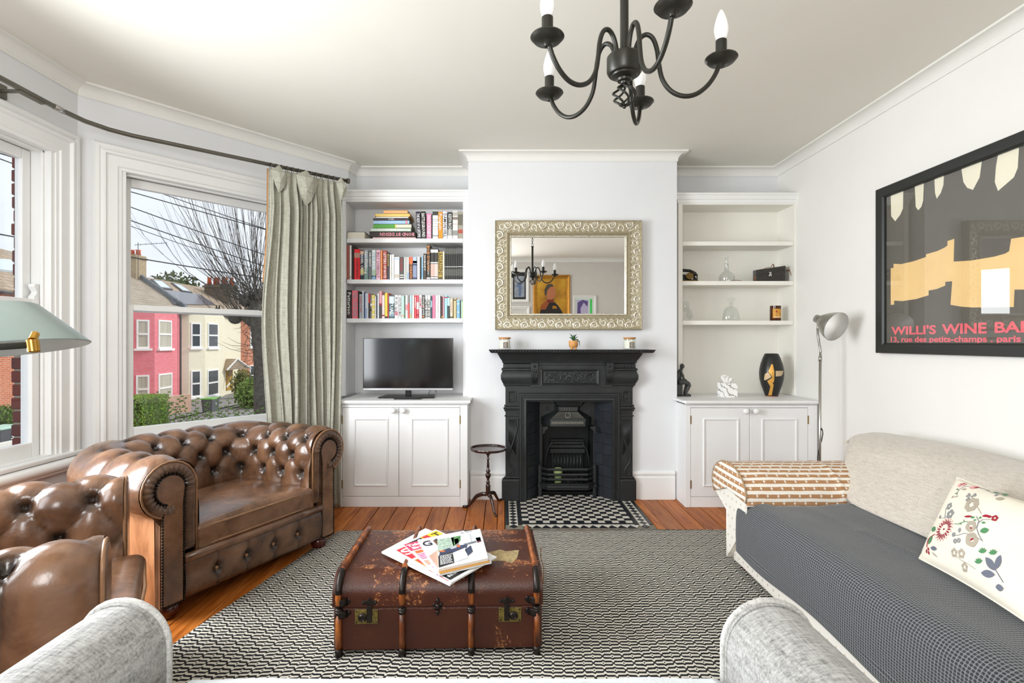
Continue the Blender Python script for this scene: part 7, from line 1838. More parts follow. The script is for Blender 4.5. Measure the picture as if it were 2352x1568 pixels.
for s in (-1, 1):
    bx = bxs[0] if s < 0 else bxs[3]
    for z in (TS + .022, TS - .022):
        b = MB().tube([(bx + s * .012, -.002, z), (bx + s * .008, -.019, z), (bx - s * .010, -.021, z), (bx - s * .034, -.004, z)], [(.014, .0025)] * 4, 8, up=(0, 1, 0)).ball((bx - s * .034, -.003, z), (.011, .003, .011), 10, 5)
        build('strap_clip', b, capm, t, smooth=True, local=True)
def lock(xc, kx, nm):
    F_ = axes((xc, -.001, TS - .036), (1, 0, 0), (0, 0, 1), (0, -1, 0))
    o = build('lock_plate', MB().box(-.043, .043, -.027, .027, 0, .004, F_), brs, t, bevel=.001, seg=1, local=True)
    for a in (-.037, .037):
        for b in (-.021, .021): build('rivet', MB().ball((a, b, .004), (.0035, .0035, .002), 6, 4, F_), capm, o, smooth=True, local=True)
    build('keyhole_boss', MB().lathe([(.016, .002), (.016, .007), (.011, .012), (.009, .010), (0, .010)], F_ @ Matrix.Translation((kx, -.002, .002)), 18), capm, o, smooth=True, auto=40, local=True)
    h = MB(); hx = -kx * .85
    h.box(hx - .010, hx + .010, -.020, .044, .004, .010, F_)
    pts = [(hx - .030, .054), (hx - .024, .046), (hx + .024, .046), (hx + .030, .054), (hx + .024, .062), (hx + .010, .062), (hx, .074), (hx - .010, .062), (hx - .024, .062)]
    h.prism(pts, .003, .008, F_); h.ball((hx - .024, .054, .007), (.006, .006, .003), 8, 4, F_).ball((hx + .024, .054, .007), (.006, .006, .003), 8, 4, F_)
    build('hasp', h, capm, t, bevel=.001, seg=1, local=True)
lock(-.270, -.014, 'a'); lock(.272, .014, 'b')
q = MB(); F_ = axes((-.002, -.003, TS), (1, 0, 0), (0, 0, 1), (0, -1, 0))
for a, b, r in ((0, .022, .008), (0, -.022, .008), (-.013, .007, .007), (.013, .007, .007), (-.010, -.008, .006), (.010, -.008, .006), (0, 0, .012), (0, .032, .004), (0, -.032, .004)): q.ball((a, b, .002), (r, r, r * .7), 10, 6, F_)
build('centre_catch', q, capm, t, smooth=True, local=True)
# remains of a paper label on the lid
lbp = [Vector(AZ(u, v, TH + .013)) for u, v in ((1128, 1290), (1124, 1268), (1148, 1262), (1162, 1266), (1192, 1263), (1188, 1281), (1176, 1293), (1160, 1288), (1142, 1287))]
lm = mat('torn_paper_label', '#a8946a', .75, var=.35, vs=60)
lo = MB().prism([(p.x, p.y) for p in lbp], TH + .0128, TH + .0140); build('paper_label_remnant', lo, lm, t, label='torn beige paper label')
tag(build('string_loop', MB().tube([(PX(1236, 2.5), 2.33, .29), (PX(1240, 2.4), 2.34, .24), (PX(1247, 2.35), 2.30, .21), (PX(1246, 2.3), 2.26, .16), (PX(1241, 2.3), 2.22, .2)], .0018, 4), mat('jute', '#9a6a3a', .9), t, smooth=True), None)

# ------------------------------------------------------------------ magazines and papers on the trunk
zt0 = TH + .010 + .0135
def mag(label, corners, z0, th, pm, name='magazine', skew=0.0):
    """corners in the photograph of three known corners a,b,d: a-b = top edge, a-d = left edge"""
    A, B, D_ = [AZ(u, v, z0 + th) for u, v in corners]
    x = (B - A); y = (D_ - A); t = thing(name, label, 'magazine' if name == 'magazine' else 'newspaper', (D_.x, D_.y, z0), 0)
    q = [A, B, B + y, D_]
    def Pm(s, v_, e=.0006): p = A + x * s + y * v_; return Vector((p.x, p.y, z0 + th + e))
    pg = MB().prism([(p.x, p.y) for p in q], z0, z0 + th - .0005); build('pages', pg, page_w, t)
    c = MB().prism([(p.x, p.y) for p in q], z0 + th - .0006, z0 + th); co = build('cover', c, pm, t)
    def patch(nm, pts, mt, e=.0006): build(nm, MB().add([Pm(a, b, e) for a, b in pts], [tuple(range(len(pts)))]), mt, t)
    def word(s, at, size, mt, sx=1.0, e=.0012, bold=.02, nm='lettering', ang=0.0):
        xa = x.normalized(); ya = -y.normalized(); Mt = Matrix(((xa.x, ya.x, 0, 0), (xa.y, ya.y, 0, 0), (0, 0, 1, 0), (0, 0, 0, 1))); Mt.translation = Pm(at[0], at[1], e)
        build(nm, text_mb(s, size, Mt, .0002, bold, sx, res=4), mt, t)
    def dashes(at, w, rows, lh, mt, seed=1, e=.0014):
        rn_ = random.Random(seed); b = MB()
        for r in range(rows):
            q = at[0]; y0 = at[1] + r * lh
            while q < at[0] + w:
                d = rn_.uniform(.015, .05); b.add([Pm(a, c, e) for a, c in ((q, y0), (q + d, y0), (q + d, y0 + lh * .55), (q, y0 + lh * .55))], [(0, 1, 2, 3)]); q += d + .012
        build('small_print', b, mt, t, kind='stuff')
    word.dashes = dashes
    return t, Pm, patch, word
page_w = mat('white_newsprint', '#e8e8e6', .8, var=.05, vs=300)
wp = mat('glossy_white_cover', '#eff0f2', .3); redp = mat('red_print', '#cf2f3a', .4); yel = mat('yellow_print', '#ead02c', .4); blk_ = mat('black_print', '#191a1c', .4); grayp = mat('grey_print', '#b9bcc0', .5); pnk = mat('magenta_print', '#dc3d96', .4); skin = mat('skin_tone_print', '#caa28f', .5); lil = mat('lilac_cover', '#dcdbe8', .3); grn = mat('green_print', '#4f8a4a', .5, var=.5, vs=90); blu = mat('navy_print', '#2c3858', .4); orp = mat('orange_print', '#dd6f35', .4); gold_ = mat('gold_print', '#c08a3c', .5)
G = lambda x_, y_: (870 + x_ / 8.4, 1190 + y_ / 8.4)
z = zt0
t, Pm, patch, word = mag('white broadsheet newspaper lowest in the fan of papers on the trunk', [G(55, 640), G(900, 190), G(1370, 1272)], z, .007, page_w, 'newspaper')
t, Pm, patch, word = (t, Pm, patch, word)
patch('headline_block', [(.02, .62), (.02, .40), (.05, .40), (.05, .62)], grayp)
# bright tabloid with red masthead
z += .0075
t, Pm, patch, word = mag('tabloid with yellow band and red masthead second from the bottom of the fan', [G(215, 590), G(1098, 212), G(1392, 1245)], z, .006, page_w, 'newspaper')
patch('red_masthead', [(.04, .08), (.28, .08), (.28, .36), (.04, .36)], redp); patch('yellow_band', [(.60, .03), (.97, .03), (.97, .16), (.60, .16)], yel); patch('black_strip', [(.30, .04), (.60, .04), (.60, .42), (.30, .42)], blk_); patch('red_flash', [(.62, .04), (.74, .04), (.74, .13), (.62, .13)], redp, .0009)
word('S', (.05, .26), .085, wp, 1.2); word('T', (.80, .15), .05, blk_, 1.3)
patch('lower_photo', [(.04, .40), (.28, .40), (.28, .62), (.04, .62)], gold_); word('E', (.05, .52), .06, redp, 1.1, .0014)
patch('black_caption', [(.04, .70), (.62, .70), (.62, .96), (.04, .96)], blk_); word.dashes((.08, .74), .48, 3, .07, wp, 3)
patch('red_foot', [(-.0, .66), (.012, .66), (.012, .96), (0, .96)], redp)
# weekly with pink lettering
z += .0065
t, Pm, patch, word = mag('weekly magazine with pink and white lettering in the middle of the fan', [G(480, 505), G(860, 415), G(1100, 1075)], z, .0035, wp)
patch('pink_masthead', [(.0, .0), (.98, .0), (.98, .25), (.0, .25)], mat('coral_pink_print', '#e0486a', .4)); word('Take a', (.06, .115), .030, wp, 1.15, .0014, .05); word('Break', (.16, .215), .030, wp, 1.15, .0014, .05)
patch('orange_flash', [(.12, .28), (.55, .28), (.55, .36), (.12, .36)], orp); word.dashes((.08, .39), .5, 4, .045, pnk, 4)
patch('face_photo', [(.08, .60), (.55, .60), (.55, .74), (.08, .74)], skin); patch('magenta_box', [(.15, .80), (.60, .80), (.60, .92), (.15, .92)], pnk); word.dashes((.19, .83), .36, 1, .10, wp, 5); patch('yellow_foot', [(.10, .945), (.7, .945), (.7, .99), (.10, .99)], yel)
# fashion glossy with large black serif capitals
z += .004
t, Pm, patch, word = mag('fashion glossy with tall black capitals under the topmost home magazine', [G(750, 412), G(1640, 235), G(1160, 1085)], z, .006, lil)
patch('figure_blouse', [(.0 + .02, .52), (.30, .38), (.42, .5), (.40, .98), (.06, .98)], skin); patch('figure_hair', [(.27, .12), (.36, .08), (.40, .3), (.30, .38)], mat('brown_hair_print', '#6b4630', .5)); patch('tan_foot', [(.02, .93), (.98, .93), (.98, 1.0), (.02, 1.0)], gold_, .0009)
word('G R', (.03, .24), .075, blk_, .80, .0014, .01)
# loose magazine poking out to the right
t, Pm, patch, word = mag('cream magazine corner poking out beside the label remnant', [G(1400, 500), G(2040, 470), G(1520, 800)], z, .006, mat('cream_cover', '#d9d2c0', .5)) if False else (None, None, None, None)
# topmost: home interiors magazine
z += .0065
t, Pm, patch, word = mag('home interiors magazine with a living room cover topmost on the pile', [G(1130, 355), G(1955, 200), G(1158, 975)], z, .010, wp)
patch('wall_green', [(.0, .10), (.36, .12), (.34, .50), (.0, .52)], mat('pale_green_wallpaper', '#a9bfae', .5, var=.5, vs=120)); patch('plants', [(.30, .12), (.52, .12), (.50, .30), (.33, .44)], grn); patch('grey_chair', [(.36, .20), (.46, .20), (.46, .42), (.38, .42)], mat('warm_grey_print', '#8c8a88', .5)); patch('window_light', [(.52, .12), (.98, .12), (.98, .42), (.50, .42)], mat('pale_window_print', '#dfe9ee', .4)); patch('window_bar', [(.73, .12), (.75, .12), (.75, .42), (.73, .42)], grayp, .0009)
patch('navy_sofa', [(.04, .50), (.40, .44), (.64, .46), (.60, .58), (.30, .64), (.02, .64)], blu, .0010); patch('orange_cushion', [(.40, .43), (.46, .42), (.48, .50), (.42, .50)], orp, .0013); patch('grey_cushions', [(.24, .44), (.40, .42), (.40, .50), (.28, .52)], grayp, .0012); patch('orange_throw', [(.04, .48), (.16, .53), (.12, .56), (.02, .52)], orp, .0013)
patch('flowers', [(.84, .30), (.95, .30), (.95, .46), (.86, .48)], mat('plum_print', '#6a3140', .5, var=.5, vs=100)); patch('table_items', [(.55, .42), (.84, .40), (.84, .46), (.58, .48)], mat('mixed_print', '#7a7f8a', .5, var=.5, vs=150), .0009)
patch('black_caption', [(.0, .64), (.30, .60), (.31, .93), (.0, .97)], blk_, .0014); patch('white_chair', [(.30, .64), (.58, .56), (.60, .88), (.33, .92)], wp, .0015); patch('dark_chair', [(.56, .62), (.70, .52), (.72, .72), (.60, .82)], blu, .0015)
word.dashes((.035, .655), .22, 8, .034, wp, 6, .0019)
word('Living', (.26, .135), .026, wp, 1.2, .0016, .02); word('& Co', (.52, .06), .022, grayp, 1.2, .0016)
b = MB()
for i in range(3):
    A, B, D_ = [AZ(u, v, z + .002 + i * .003) for u, v in (G(1130, 355), G(1955, 200), G(1158, 975))]
    b.add([D_ + Vector((.0005, -.0012, 0)), D_ + (B - A) + Vector((0, -.0012, 0)), D_ + (B - A) + Vector((0, -.0012, .0006)), D_ + Vector((.0005, -.0012, .0006))], [(0, 1, 2, 3)])
build('page_edge_lines', b, grayp, t, kind='stuff')
# ------------------------------------------------------------------ tripod wine table
Yt = 3.74; x0 = PX(1121, Yt); zt_ = PZ(1030, Yt); T = Matrix.Translation((x0, Yt, 0))
t = thing('tripod_table', 'small dark mahogany tripod table with pie-crust top beside the fireplace', 'table', (x0, Yt, 0)); mah = mat('dark_mahogany', '#2b130e', .22, var=.4, vs=14, coat=.5)
def pie(a, b):
    q = a * 2 * pi; w = 1 + .028 * abs(sin(q * 5)) ** .6 - .014; rr = [0, .6, .93, .95, .985, 1.0, .985, .9, .3][int(round(b * 8))] * .130 * (w if b > .2 else 1); z = [.006, .006, .006, .014, .016, .010, .002, -.004, -.008][int(round(b * 8))]
    return (x0 + rr * cos(q), Yt + rr * sin(q), zt_ - .008 + z)
build('table_top', MB().grid(pie, 80, 8, wu=True), mah, t, smooth=True, auto=50)
z = lambda v: PZ(v, Yt)
prof = [(.0, z(1137)), (.014, z(1137)), (.0165, z(1135)), (.0165, z(1118)), (.018, z(1116)), (.015, z(1112)), (.009, z(1110)), (.016, z(1107)), (.009, z(1104)), (.008, z(1101)), (.012, z(1097)), (.0175, z(1091)), (.017, z(1087)), (.009, z(1085)), (.016, z(1082)), (.016, z(1080)), (.009, z(1078)), (.0095, z(1070)), (.0065, z(1056)), (.0105, z(1054)), (.0105, z(1053)), (.0065, z(1051)), (.007, z(1046)), (.018, z(1042)), (.018, z(1041)), (0, z(1041))]
col_ = build('column', MB().lathe(prof, T, 24), mah, t, smooth=True, auto=60)
rd = MB()
for i in range(14): a = 2 * pi * i / 14; rd.tube([(x0 + .0125 * cos(a), Yt + .0125 * sin(a), z(1096)), (x0 + .0175 * cos(a), Yt + .0175 * sin(a), z(1091)), (x0 + .017 * cos(a), Yt + .017 * sin(a), z(1088))], .0022, 5)
build('fluted_knop', rd, mah, col_, smooth=True)
for fx_, fy_ in ((AZ(1066, 1166, .0).x, AZ(1066, 1166, .0).y), (AZ(1139, 1187, .0).x, AZ(1139, 1187, .0).y), (AZ(1150, 1150, .0).x, AZ(1150, 1150, .0).y)):
    d = Vector((fx_ - x0, fy_ - Yt, 0)); L = d.length; d.normalize(); P = []
    for r_, zz, w in ((.010, .110, .013), (.03, .118, .015), (L * .45, .098, .0145), (L * .62, .062, .012), (L * .78, .026, .010), (L * .90, .012, .0095), (L, .010, .011), (L * 1.06, .008, .006)): P.append(((x0 + d.x * r_, Yt + d.y * r_, zz), (w * .75, w)))
    sp_ = smooth_path([p[0] for p in P], 3); rr2 = [tuple(P[min(len(P) - 1, i // 3)][1][k] * (1 - (i % 3) / 3) + P[min(len(P) - 1, i // 3 + 1)][1][k] * ((i % 3) / 3) for k in (0, 1)) for i in range(len(sp_))]
    build('leg', MB().tube(sp_, rr2, 10), mah, t, smooth=True)

# ------------------------------------------------------------------ five-arm chandelier
hx, hy, hz = .359, 1.57, 2.004
t = thing('chandelier', 'black five-arm chandelier with candle bulbs hanging from the ceiling', 'chandelier', (hx, hy, hz)); T = Matrix.Translation((hx, hy, hz)); blk2 = mat('satin_black_iron', '#25241d', .38, metal=.2, var=.1)
build('hub', MB().lathe([(0, -.052), (.010, -.052), (.012, -.046), (.020, -.044), (.022, -.038), (.018, -.036), (.036, -.030), (.038, -.026), (.046, -.024), (.051, -.016), (.051, .026), (.046, .032), (.014, .036), (0, .036)], T, 36), blk2, t, smooth=True, auto=35)
build('stem', MB().lathe([(.0125, .03), (.0125, .335), (.018, .338), (.018, .344), (.006, .350), (0, .350)], T, 20), blk2, t, smooth=True, auto=40)
def link_(c, r, rot, n=14): return [(c[0] + r[0] * cos(2 * pi * i / n) * cos(rot), c[1] + r[0] * cos(2 * pi * i / n) * sin(rot), c[2] + r[1] * sin(2 * pi * i / n)) for i in range(n)]
for i in range(6): build('chain_link', MB().tube(link_((hx, hy, hz + .366 + i * .028), (.010, .019), i * pi / 2 + .4), .0026, 6, closed=True), blk2, t, smooth=True)
build('ceiling_hook', MB().tube([(hx, hy, hz + .52), (hx, hy, 2.60)], .004, 8), blk2, t, smooth=True)
build('ceiling_rose', MB().lathe([(0, 2.575 - hz), (.02, 2.578 - hz), (.045, 2.60 - hz), (.048, 2.626 - hz), (0, 2.626 - hz)], T, 28), blk2, t, smooth=True, auto=50)
# twisted basket finial
fb_ = MB()
for k in range(6):
    P = []
    for i in range(15):
        q = i / 14; a = k * pi / 3 + q * 2.4; r = .004 + .030 * sin(pi * q) ** .8; P.append((hx + r * cos(a), hy + r * sin(a), hz - .055 - .062 * q))
    fb_.tube(P, .0034, 6)
fb_.ball((hx, hy, hz - .119), .006, 10, 6); fb_.tube([(hx, hy, hz - .05), (hx, hy, hz - .06)], .006, 8)
build('basket_finial', fb_, blk2, t, smooth=True)
bulbm = NT('opal_bulb'); bulbm.p.inputs['Base Color'].default_value = (.92, .92, .91, 1); bulbm.p.inputs['Roughness'].default_value = .25; bulbm.p.inputs['Emission Color'].default_value = (1, .99, .97, 1); bulbm.p.inputs['Emission Strength'].default_value = .12; bulbm = bulbm.m
plast = mat('bulb_collar', '#dedbd2', .5)
for k, a in enumerate((138, 66, -6, -78, 210)):
    a = radians(a); R = .276; ca, sa = cos(a), sin(a)
    pr = [(.030, .030), (.034, .055), (.046, .080), (.064, .090), (.082, .078), (.094, .045), (.100, 0), (.110, -.045), (.135, -.080), (.170, -.096), (.205, -.092), (.236, -.070), (.258, -.040), (.270, -.012), (R, .004)]
    ar = build('arm', MB().tube(smooth_path([(hx + r * ca, hy + r * sa, hz + h) for r, h in pr]), .0068, 10), blk2, t, smooth=True)
    Tc = Matrix.Translation((hx + R * ca, hy + R * sa, hz - .010))
    build('drip_pan', MB().lathe([(.008, -.008), (.012, .0), (.024, .004), (.036, .006), (.043, .014), (.046, .017), (.044, .021), (.036, .015), (.014, .012), (0, .012)], Tc, 30), blk2, ar, smooth=True, auto=50)
    build('candle_sleeve', MB().lathe([(.0155, .012), (.0155, .070), (.013, .072), (0, .072)], Tc, 20), blk2, ar, smooth=True, auto=40)
    build('bulb', MB().lathe([(.013, .070), (.0165, .080), (.0200, .096), (.0195, .110), (.0155, .128), (.0095, .146), (.004, .157), (0, .160)], Tc, 20), bulbm, ar, smooth=True)

# ------------------------------------------------------------------ curtain rod and curtain
rodm = mat('pewter_rod', '#77736a', .32, metal=.85, var=.1)
RZ = 2.37
R0, R1 = AZ(185, 268, RZ), AZ(796, 415, RZ)
rp = [AZ(-260, 20, RZ), AZ(-20, 150, RZ), AZ(100, 217, RZ), AZ(140, 242, RZ), AZ(162, 257, RZ), AZ(185, 267, RZ)]
rp = [Vector((-2.235, 1.30, RZ)), Vector((-2.245, 2.0, RZ)), Vector((-2.25, 2.70, RZ)), Vector((-2.235, 2.84, RZ)), Vector((-2.19, 2.95, RZ)), Vector((-2.12, 3.04, RZ)), R1]
t = thing('curtain_pole', 'bent pewter curtain pole running round the bay above the windows', 'curtain pole', (-2.2, 2.9, RZ))
build('pole', MB().tube(rp, .0125, 12), rodm, t, smooth=True)
d = (R1 - rp[-2]).normalized()
build('finial', MB().lathe([(.0125, 0), (.019, .002), (.019, .020), (0, .021)], Matrix.Translation(R1) @ d.to_track_quat('Z', 'Y').to_matrix().to_4x4(), 18), rodm, t, smooth=True, auto=40)
build('joint_collar', MB().tube([Vector((-2.2495, 2.66, RZ)), Vector((-2.2505, 2.72, RZ))], .0145, 12), steel_m, t, smooth=True)
build('bracket', MB().box(-2.362, -2.350, 2.44, 2.52, RZ - .035, RZ + .030).box(-2.352, -2.245, 2.47, 2.49, RZ - .016, RZ - .004).box(-2.262, -2.238, 2.465, 2.60, RZ - .020, RZ - .010), rodm, t, bevel=.002)
lin_ = NT('sage_linen'); v = lin_.co()
la = lin_.noise(lin_.co('Object', (260, 260, 12)), 1.3, 3, .6); lb2 = lin_.noise(lin_.co('Object', (20, 20, 260)), 1.3, 3, .6); lf = lin_.math('MULTIPLY', lin_.math('ADD', la, lb2), .5)
lin_.link(lin_.ramp(lf, [(.38, '#8f8d7f'), (.52, '#adab9c'), (.66, '#c2c0b2')]), lin_.p.inputs['Base Color']); lin_.p.inputs['Roughness'].default_value = .9; lin_.p.inputs['Sheen Weight'].default_value = .2
lin_.bump(lf, .15, .001); lin_.p.inputs['Transmission Weight'].default_value = 0; lin_ = lin_.m
Cd = (R1 - rp[-2]).normalized(); Cn = Vector((Cd.y, -Cd.x, 0))     # towards the room
# where along the pole the curtain starts and ends
def onrod(u):
    k = (u - CX) / F; a, b = rp[-2], R1; s = (k * a.y - a.x) / ((b.x - a.x) - k * (b.y - a.y)); return a + (b - a) * s
S0, S1 = onrod(616), onrod(783); LW = (S1 - S0).length
fold = [random.Random(31).uniform(-1, 1) for _ in range(40)]
NF = 11.5
_rc = random.Random(12); knots = [0.0]
while knots[-1] < 1: knots.append(knots[-1] + _rc.choice((.045, .06, .075, .09, .12)))
knots = [k / knots[-1] for k in knots]; hts = [_rc.uniform(.45, 1.25) for _ in knots]; lean_ = [_rc.uniform(-.02, .02) for _ in knots]
def cur(a, b):
    aw = min(.9999, max(0, a + .012 * sin(b * 5 + a * 11) * min(1, b * 3)))
    k = max(i for i, q in enumerate(knots) if q <= aw); q = (aw - knots[k]) / (knots[k + 1] - knots[k])
    hd = min(1, b / .11); am = .058 * hts[k] * (.40 + .60 * hd)
    w = am * (sin(pi * q) ** .75) + .006 * sin(6 * pi * q) * hd * (1 - b * .5)
    bow = -.055 * exp(-((b - .42) / .22) ** 2) * (1 - a) ** 3
    xx = a * LW * (1 - .05 * b) + bow + lean_[k] * b * 1.2 * sin(pi * q) + .014 * sin(2 * pi * q) * hd + .010 * sin(b * 8 + k) * b * sin(pi * q)
    zz = RZ - .035 - (RZ - .045) * b
    return S0 + Cd * xx + Cn * (w + .026 - .01 * b + .010 * sin(b * 7 + k * 2) * b) + Vector((0, 0, zz - RZ))
t = thing('linen_curtain', 'sage linen curtain with pinch pleats bunched at the fireplace end of the bay', 'curtain', (S1.x, S1.y, 0))
cb_ = build('curtain_fabric', MB().grid(cur, 300, 60), lin_, t, smooth=True); sm = cb_.modifiers.new('thick', 'SOLIDIFY'); sm.thickness = .003
hem = MB()
edge = [cur(0, i / 40) for i in range(41)]
build('lining_edge', MB().tube([p - Cd * .004 - Cn * .006 for p in edge[:14]], [(.004, .010)] * 14, 6), mat('tan_lining', '#a97b50', .9), t, smooth=True)
build('leading_edge', MB().tube([p - Cd * .002 for p in edge], .0035, 5), lin_, t, smooth=True)
# flopped pleat heads
def flap(a0, w, drop, lean, nm='pleat_head'):
    c = cur(a0, .004) + Cn * .012; P = []
    mb = MB()
    tl, tr_ = c + Cd * (-w * .42) + Vector((0, 0, -.004)), c + Cd * (w * .60) + Vector((0, 0, -.030)); tm = c + Cd * (w * .1) + Vector((0, 0, .045)) + Cn * -.01
    ml, mr = c + Cd * (-w * .22) + Vector((0, 0, -drop * .75)) + Cn * .02, c + Cd * (w * .28) + Vector((0, 0, -drop * .8)) + Cn * .02; bt_ = c + Cd * (w * .02) + Vector((0, 0, -drop * 1.05)) + Cn * .01
    ctr = c + Cn * .045 + Vector((0, 0, -.012)); cl, cr2 = c + Cd * (-w * .1) + Cn * .05 + Vector((0, 0, -.02)), c + Cd * (w * .25) + Cn * .05 + Vector((0, 0, -.02))
    mb.add([tl, cl, cr2, tr_, mr, bt_, ml, tm, ctr + Vector((0, 0, -drop * .5))], [(0, 1, 8, 6), (1, 2, 8), (2, 3, 4, 8), (8, 4, 5, 6), (0, 7, 1), (1, 7, 2), (2, 7, 3)])
    o = build(nm, mb, lin_, t); q = o.modifiers.new('thick', 'SOLIDIFY'); q.thickness = .004
flap(.44, .16, .20, 0); flap(.10, .11, .14, 0); flap(.94, .08, .12, 0)
for i in range(13):
    a = i / 12; u_ = 622 + (780 - 622) * a ** 1.05; p = onrod(u_); rt = .4
    nth = ['first, nearest the window side', 'second', 'third', 'fourth', 'fifth', 'sixth', 'seventh', 'eighth', 'ninth', 'tenth', 'eleventh', 'last but one', 'last, by the finial'][i]
    tg = thing('curtain_ring', 'pewter curtain ring, %s, counting along the pole towards the finial' % nth if 0 < i < 11 else 'pewter curtain ring on the pole, the %s' % nth, 'ring', tuple(p), 0, 'curtain rings on the pole')
    ax = Cn; ring_ = [p + Vector((0, 0, -.008)) + ax * (.021 * cos(2 * pi * j / 16)) + Vector((0, 0, .021 * sin(2 * pi * j / 16))) for j in range(16)]
    build('ring_body', MB().tube(ring_, .0022, 6, closed=True), rodm, tg, smooth=True)
    build('eyelet', MB().tube([p + Vector((0, 0, -.029)) + ax * .004 * cos(2 * pi * j / 8) + Vector((0, 0, .005 * sin(2 * pi * j / 8))) for j in range(8)], .0014, 5, closed=True), rodm, tg, smooth=True)

# ------------------------------------------------------------------ reading lamp at the left edge
c0 = Vector((-1.088, 1.15, 1.172)); t = thing('reading_lamp', 'floor reading lamp with a pale green-grey cone shade by the front window', 'lamp', (-1.36, .92, 0))
Rl = Matrix.Translation(c0) @ Matrix.Rotation(radians(-8.5), 4, 'Y') @ Matrix.Rotation(radians(-1.0), 4, 'X')
shm = mat('sage_grey_enamel', '#8f9e9b', .3, metal=.3, var=.04)
build('shade_lining', MB().lathe([(.153, .0005), (.069, .0915), (0, .0915), (0, .088), (.067, .088), (.150, .0005)], Rl, 48), mat('tarnished_lining', '#4a4534', .6), t, smooth=True)

build('lamp_shade', MB().lathe([(.156, .0), (.1575, .002), (.074, .094), (.068, .097), (0, .098), (0, .096), (.070, .093), (.154, .001)], Rl, 64), shm, t, smooth=True, auto=40)
kp = PT(78, 792, 1.02)
build('brass_joint', MB().tube([kp + Vector((-.006, .01, .022)), kp + Vector((-.003, 0, .010))], .0070, 12).tube([kp + Vector((-.003, 0, .010)), kp + Vector((0, 0, -.012))], .0100, 14).ball(kp + Vector((0, 0, -.012)), (.010, .010, .003), 12, 6), brass_m, t, smooth=True, auto=50)
ae = Vector((-1.36, .92, 1.150)); build('swing_arm', MB().tube([ae, kp + Vector((-.008, 0, 0))], .0065, 10), black_m, t, smooth=True)
build('lamp_pole', MB().tube([(-1.36, .92, .02), (-1.36, .92, 1.19)], .011, 14), black_m, t, smooth=True)
build('lamp_base', MB().lathe([(0, 0), (.13, 0), (.13, .014), (.02, .024), (0, .024)], Matrix.Translation((-1.36, .92, 0)), 36), black_m, t, smooth=True, auto=40)
build('bulb', MB().lathe([(.010, .10), (.012, .085), (.028, .055), (.030, .04), (.02, .022), (0, .016)], Rl, 18), bulbm, t, smooth=True)

# ------------------------------------------------------------------ steel floor lamp beside the right cupboard
Yl = 3.46; xp = PX(1882, Yl); t = thing('floor_lamp', 'brushed steel floor lamp with bell head by the right wall', 'lamp', (xp, Yl, 0))
build('lamp_pole', MB().tube([(xp, Yl, .02), (PX(1884, Yl), Yl, PZ(826, Yl))], .0085, 14), steel_m, t, smooth=True)
build('lamp_base', MB().lathe([(0, 0), (.13, 0), (.13, .010), (.02, .022), (0, .022)], Matrix.Translation((xp, Yl, 0)), 32), steel_m, t, smooth=True, auto=40)
build('pole_ferrule', MB().tube([(PX(1884, Yl), Yl, PZ(830, Yl)), (PX(1884, Yl), Yl, PZ(818, Yl))], .0105, 12), steel_m, t, smooth=True)
build('gooseneck', MB().tube([PT(1884, 822, Yl), PT(1885, 806, Yl), PT(1882, 790, Yl), PT(1879, 772, Yl), PT(1878, 755, Yl), PT(1880, 740, Yl - .02)], .0075, 12), steel_m, t, smooth=True)
hd_o = PT(1880, 733, Yl - .04); hd_t = PT(1917, 755, Yl - .12); ax_ = (hd_t - hd_o).normalized()
ax_ = Vector((.30, -.86, -.38)).normalized(); Th = Matrix.Translation(hd_o) @ ax_.to_track_quat('Z', 'Y').to_matrix().to_4x4()
ho = build('lamp_head', MB().lathe([(.0, -.018), (.026, -.018), (.028, .010), (.030, .012), (.045, .030), (.066, .062), (.086, .104), (.094, .132), (.0945, .134), (.091, .132), (.083, .104), (.063, .066), (.042, .038), (.0, .036)], Th, 40), steel_m, t, smooth=True, auto=50)
build('head_lining', MB().lathe([(.0930, .1335), (.0905, .130), (.082, .103), (.062, .067), (.041, .040), (.0, .038)], Th, 36), mat('white_enamel_lining', '#e9e8e4', .35), ho, smooth=True)
build('bulb', MB().lathe([(.014, .040), (.014, .056), (.026, .070), (.036, .092), (.034, .108), (.020, .122), (0, .126)], Th, 22), glassmat('clear_bulb_glass', '#f4f2ea', .12), ho, smooth=True)
build('bulb_holder', MB().lathe([(.017, .036), (.017, .060), (.010, .070), (.004, .095), (0, .095)], Th, 16), mat('dark_holder', '#4a463f', .5), ho, smooth=True)
build('head_sticker', MB().box(-.010, .010, -.002, .002, 0, .0015, Th @ Matrix.Rotation(1.9, 4, 'Z') @ Matrix.Translation((.072, 0, .094)) @ Matrix.Rotation(radians(-60), 4, 'Y')), black_m, ho)
build('switch_knob', MB().lathe([(0, 0), (.009, 0), (.009, .014), (0, .016)], axes((PX(1882, Yl), Yl, PZ(985, Yl)), (0, 1, 0), (0, 0, 1), (1, 0, 0)), 12), black_m, t, smooth=True, auto=40)
tag(build('lamp_flex', MB().tube([PT(1884, 985, Yl), PT(1889, 987, Yl), PT(1890, 996, Yl), PT(1887, 1012, Yl), PT(1881, 1030, Yl), PT(1878, 1048, Yl), PT(1877, 1075, Yl), PT(1880, 1120, Yl), (PX(1880, Yl) + .05, Yl, .01)], .0030, 8), black_m, t, smooth=True), None)

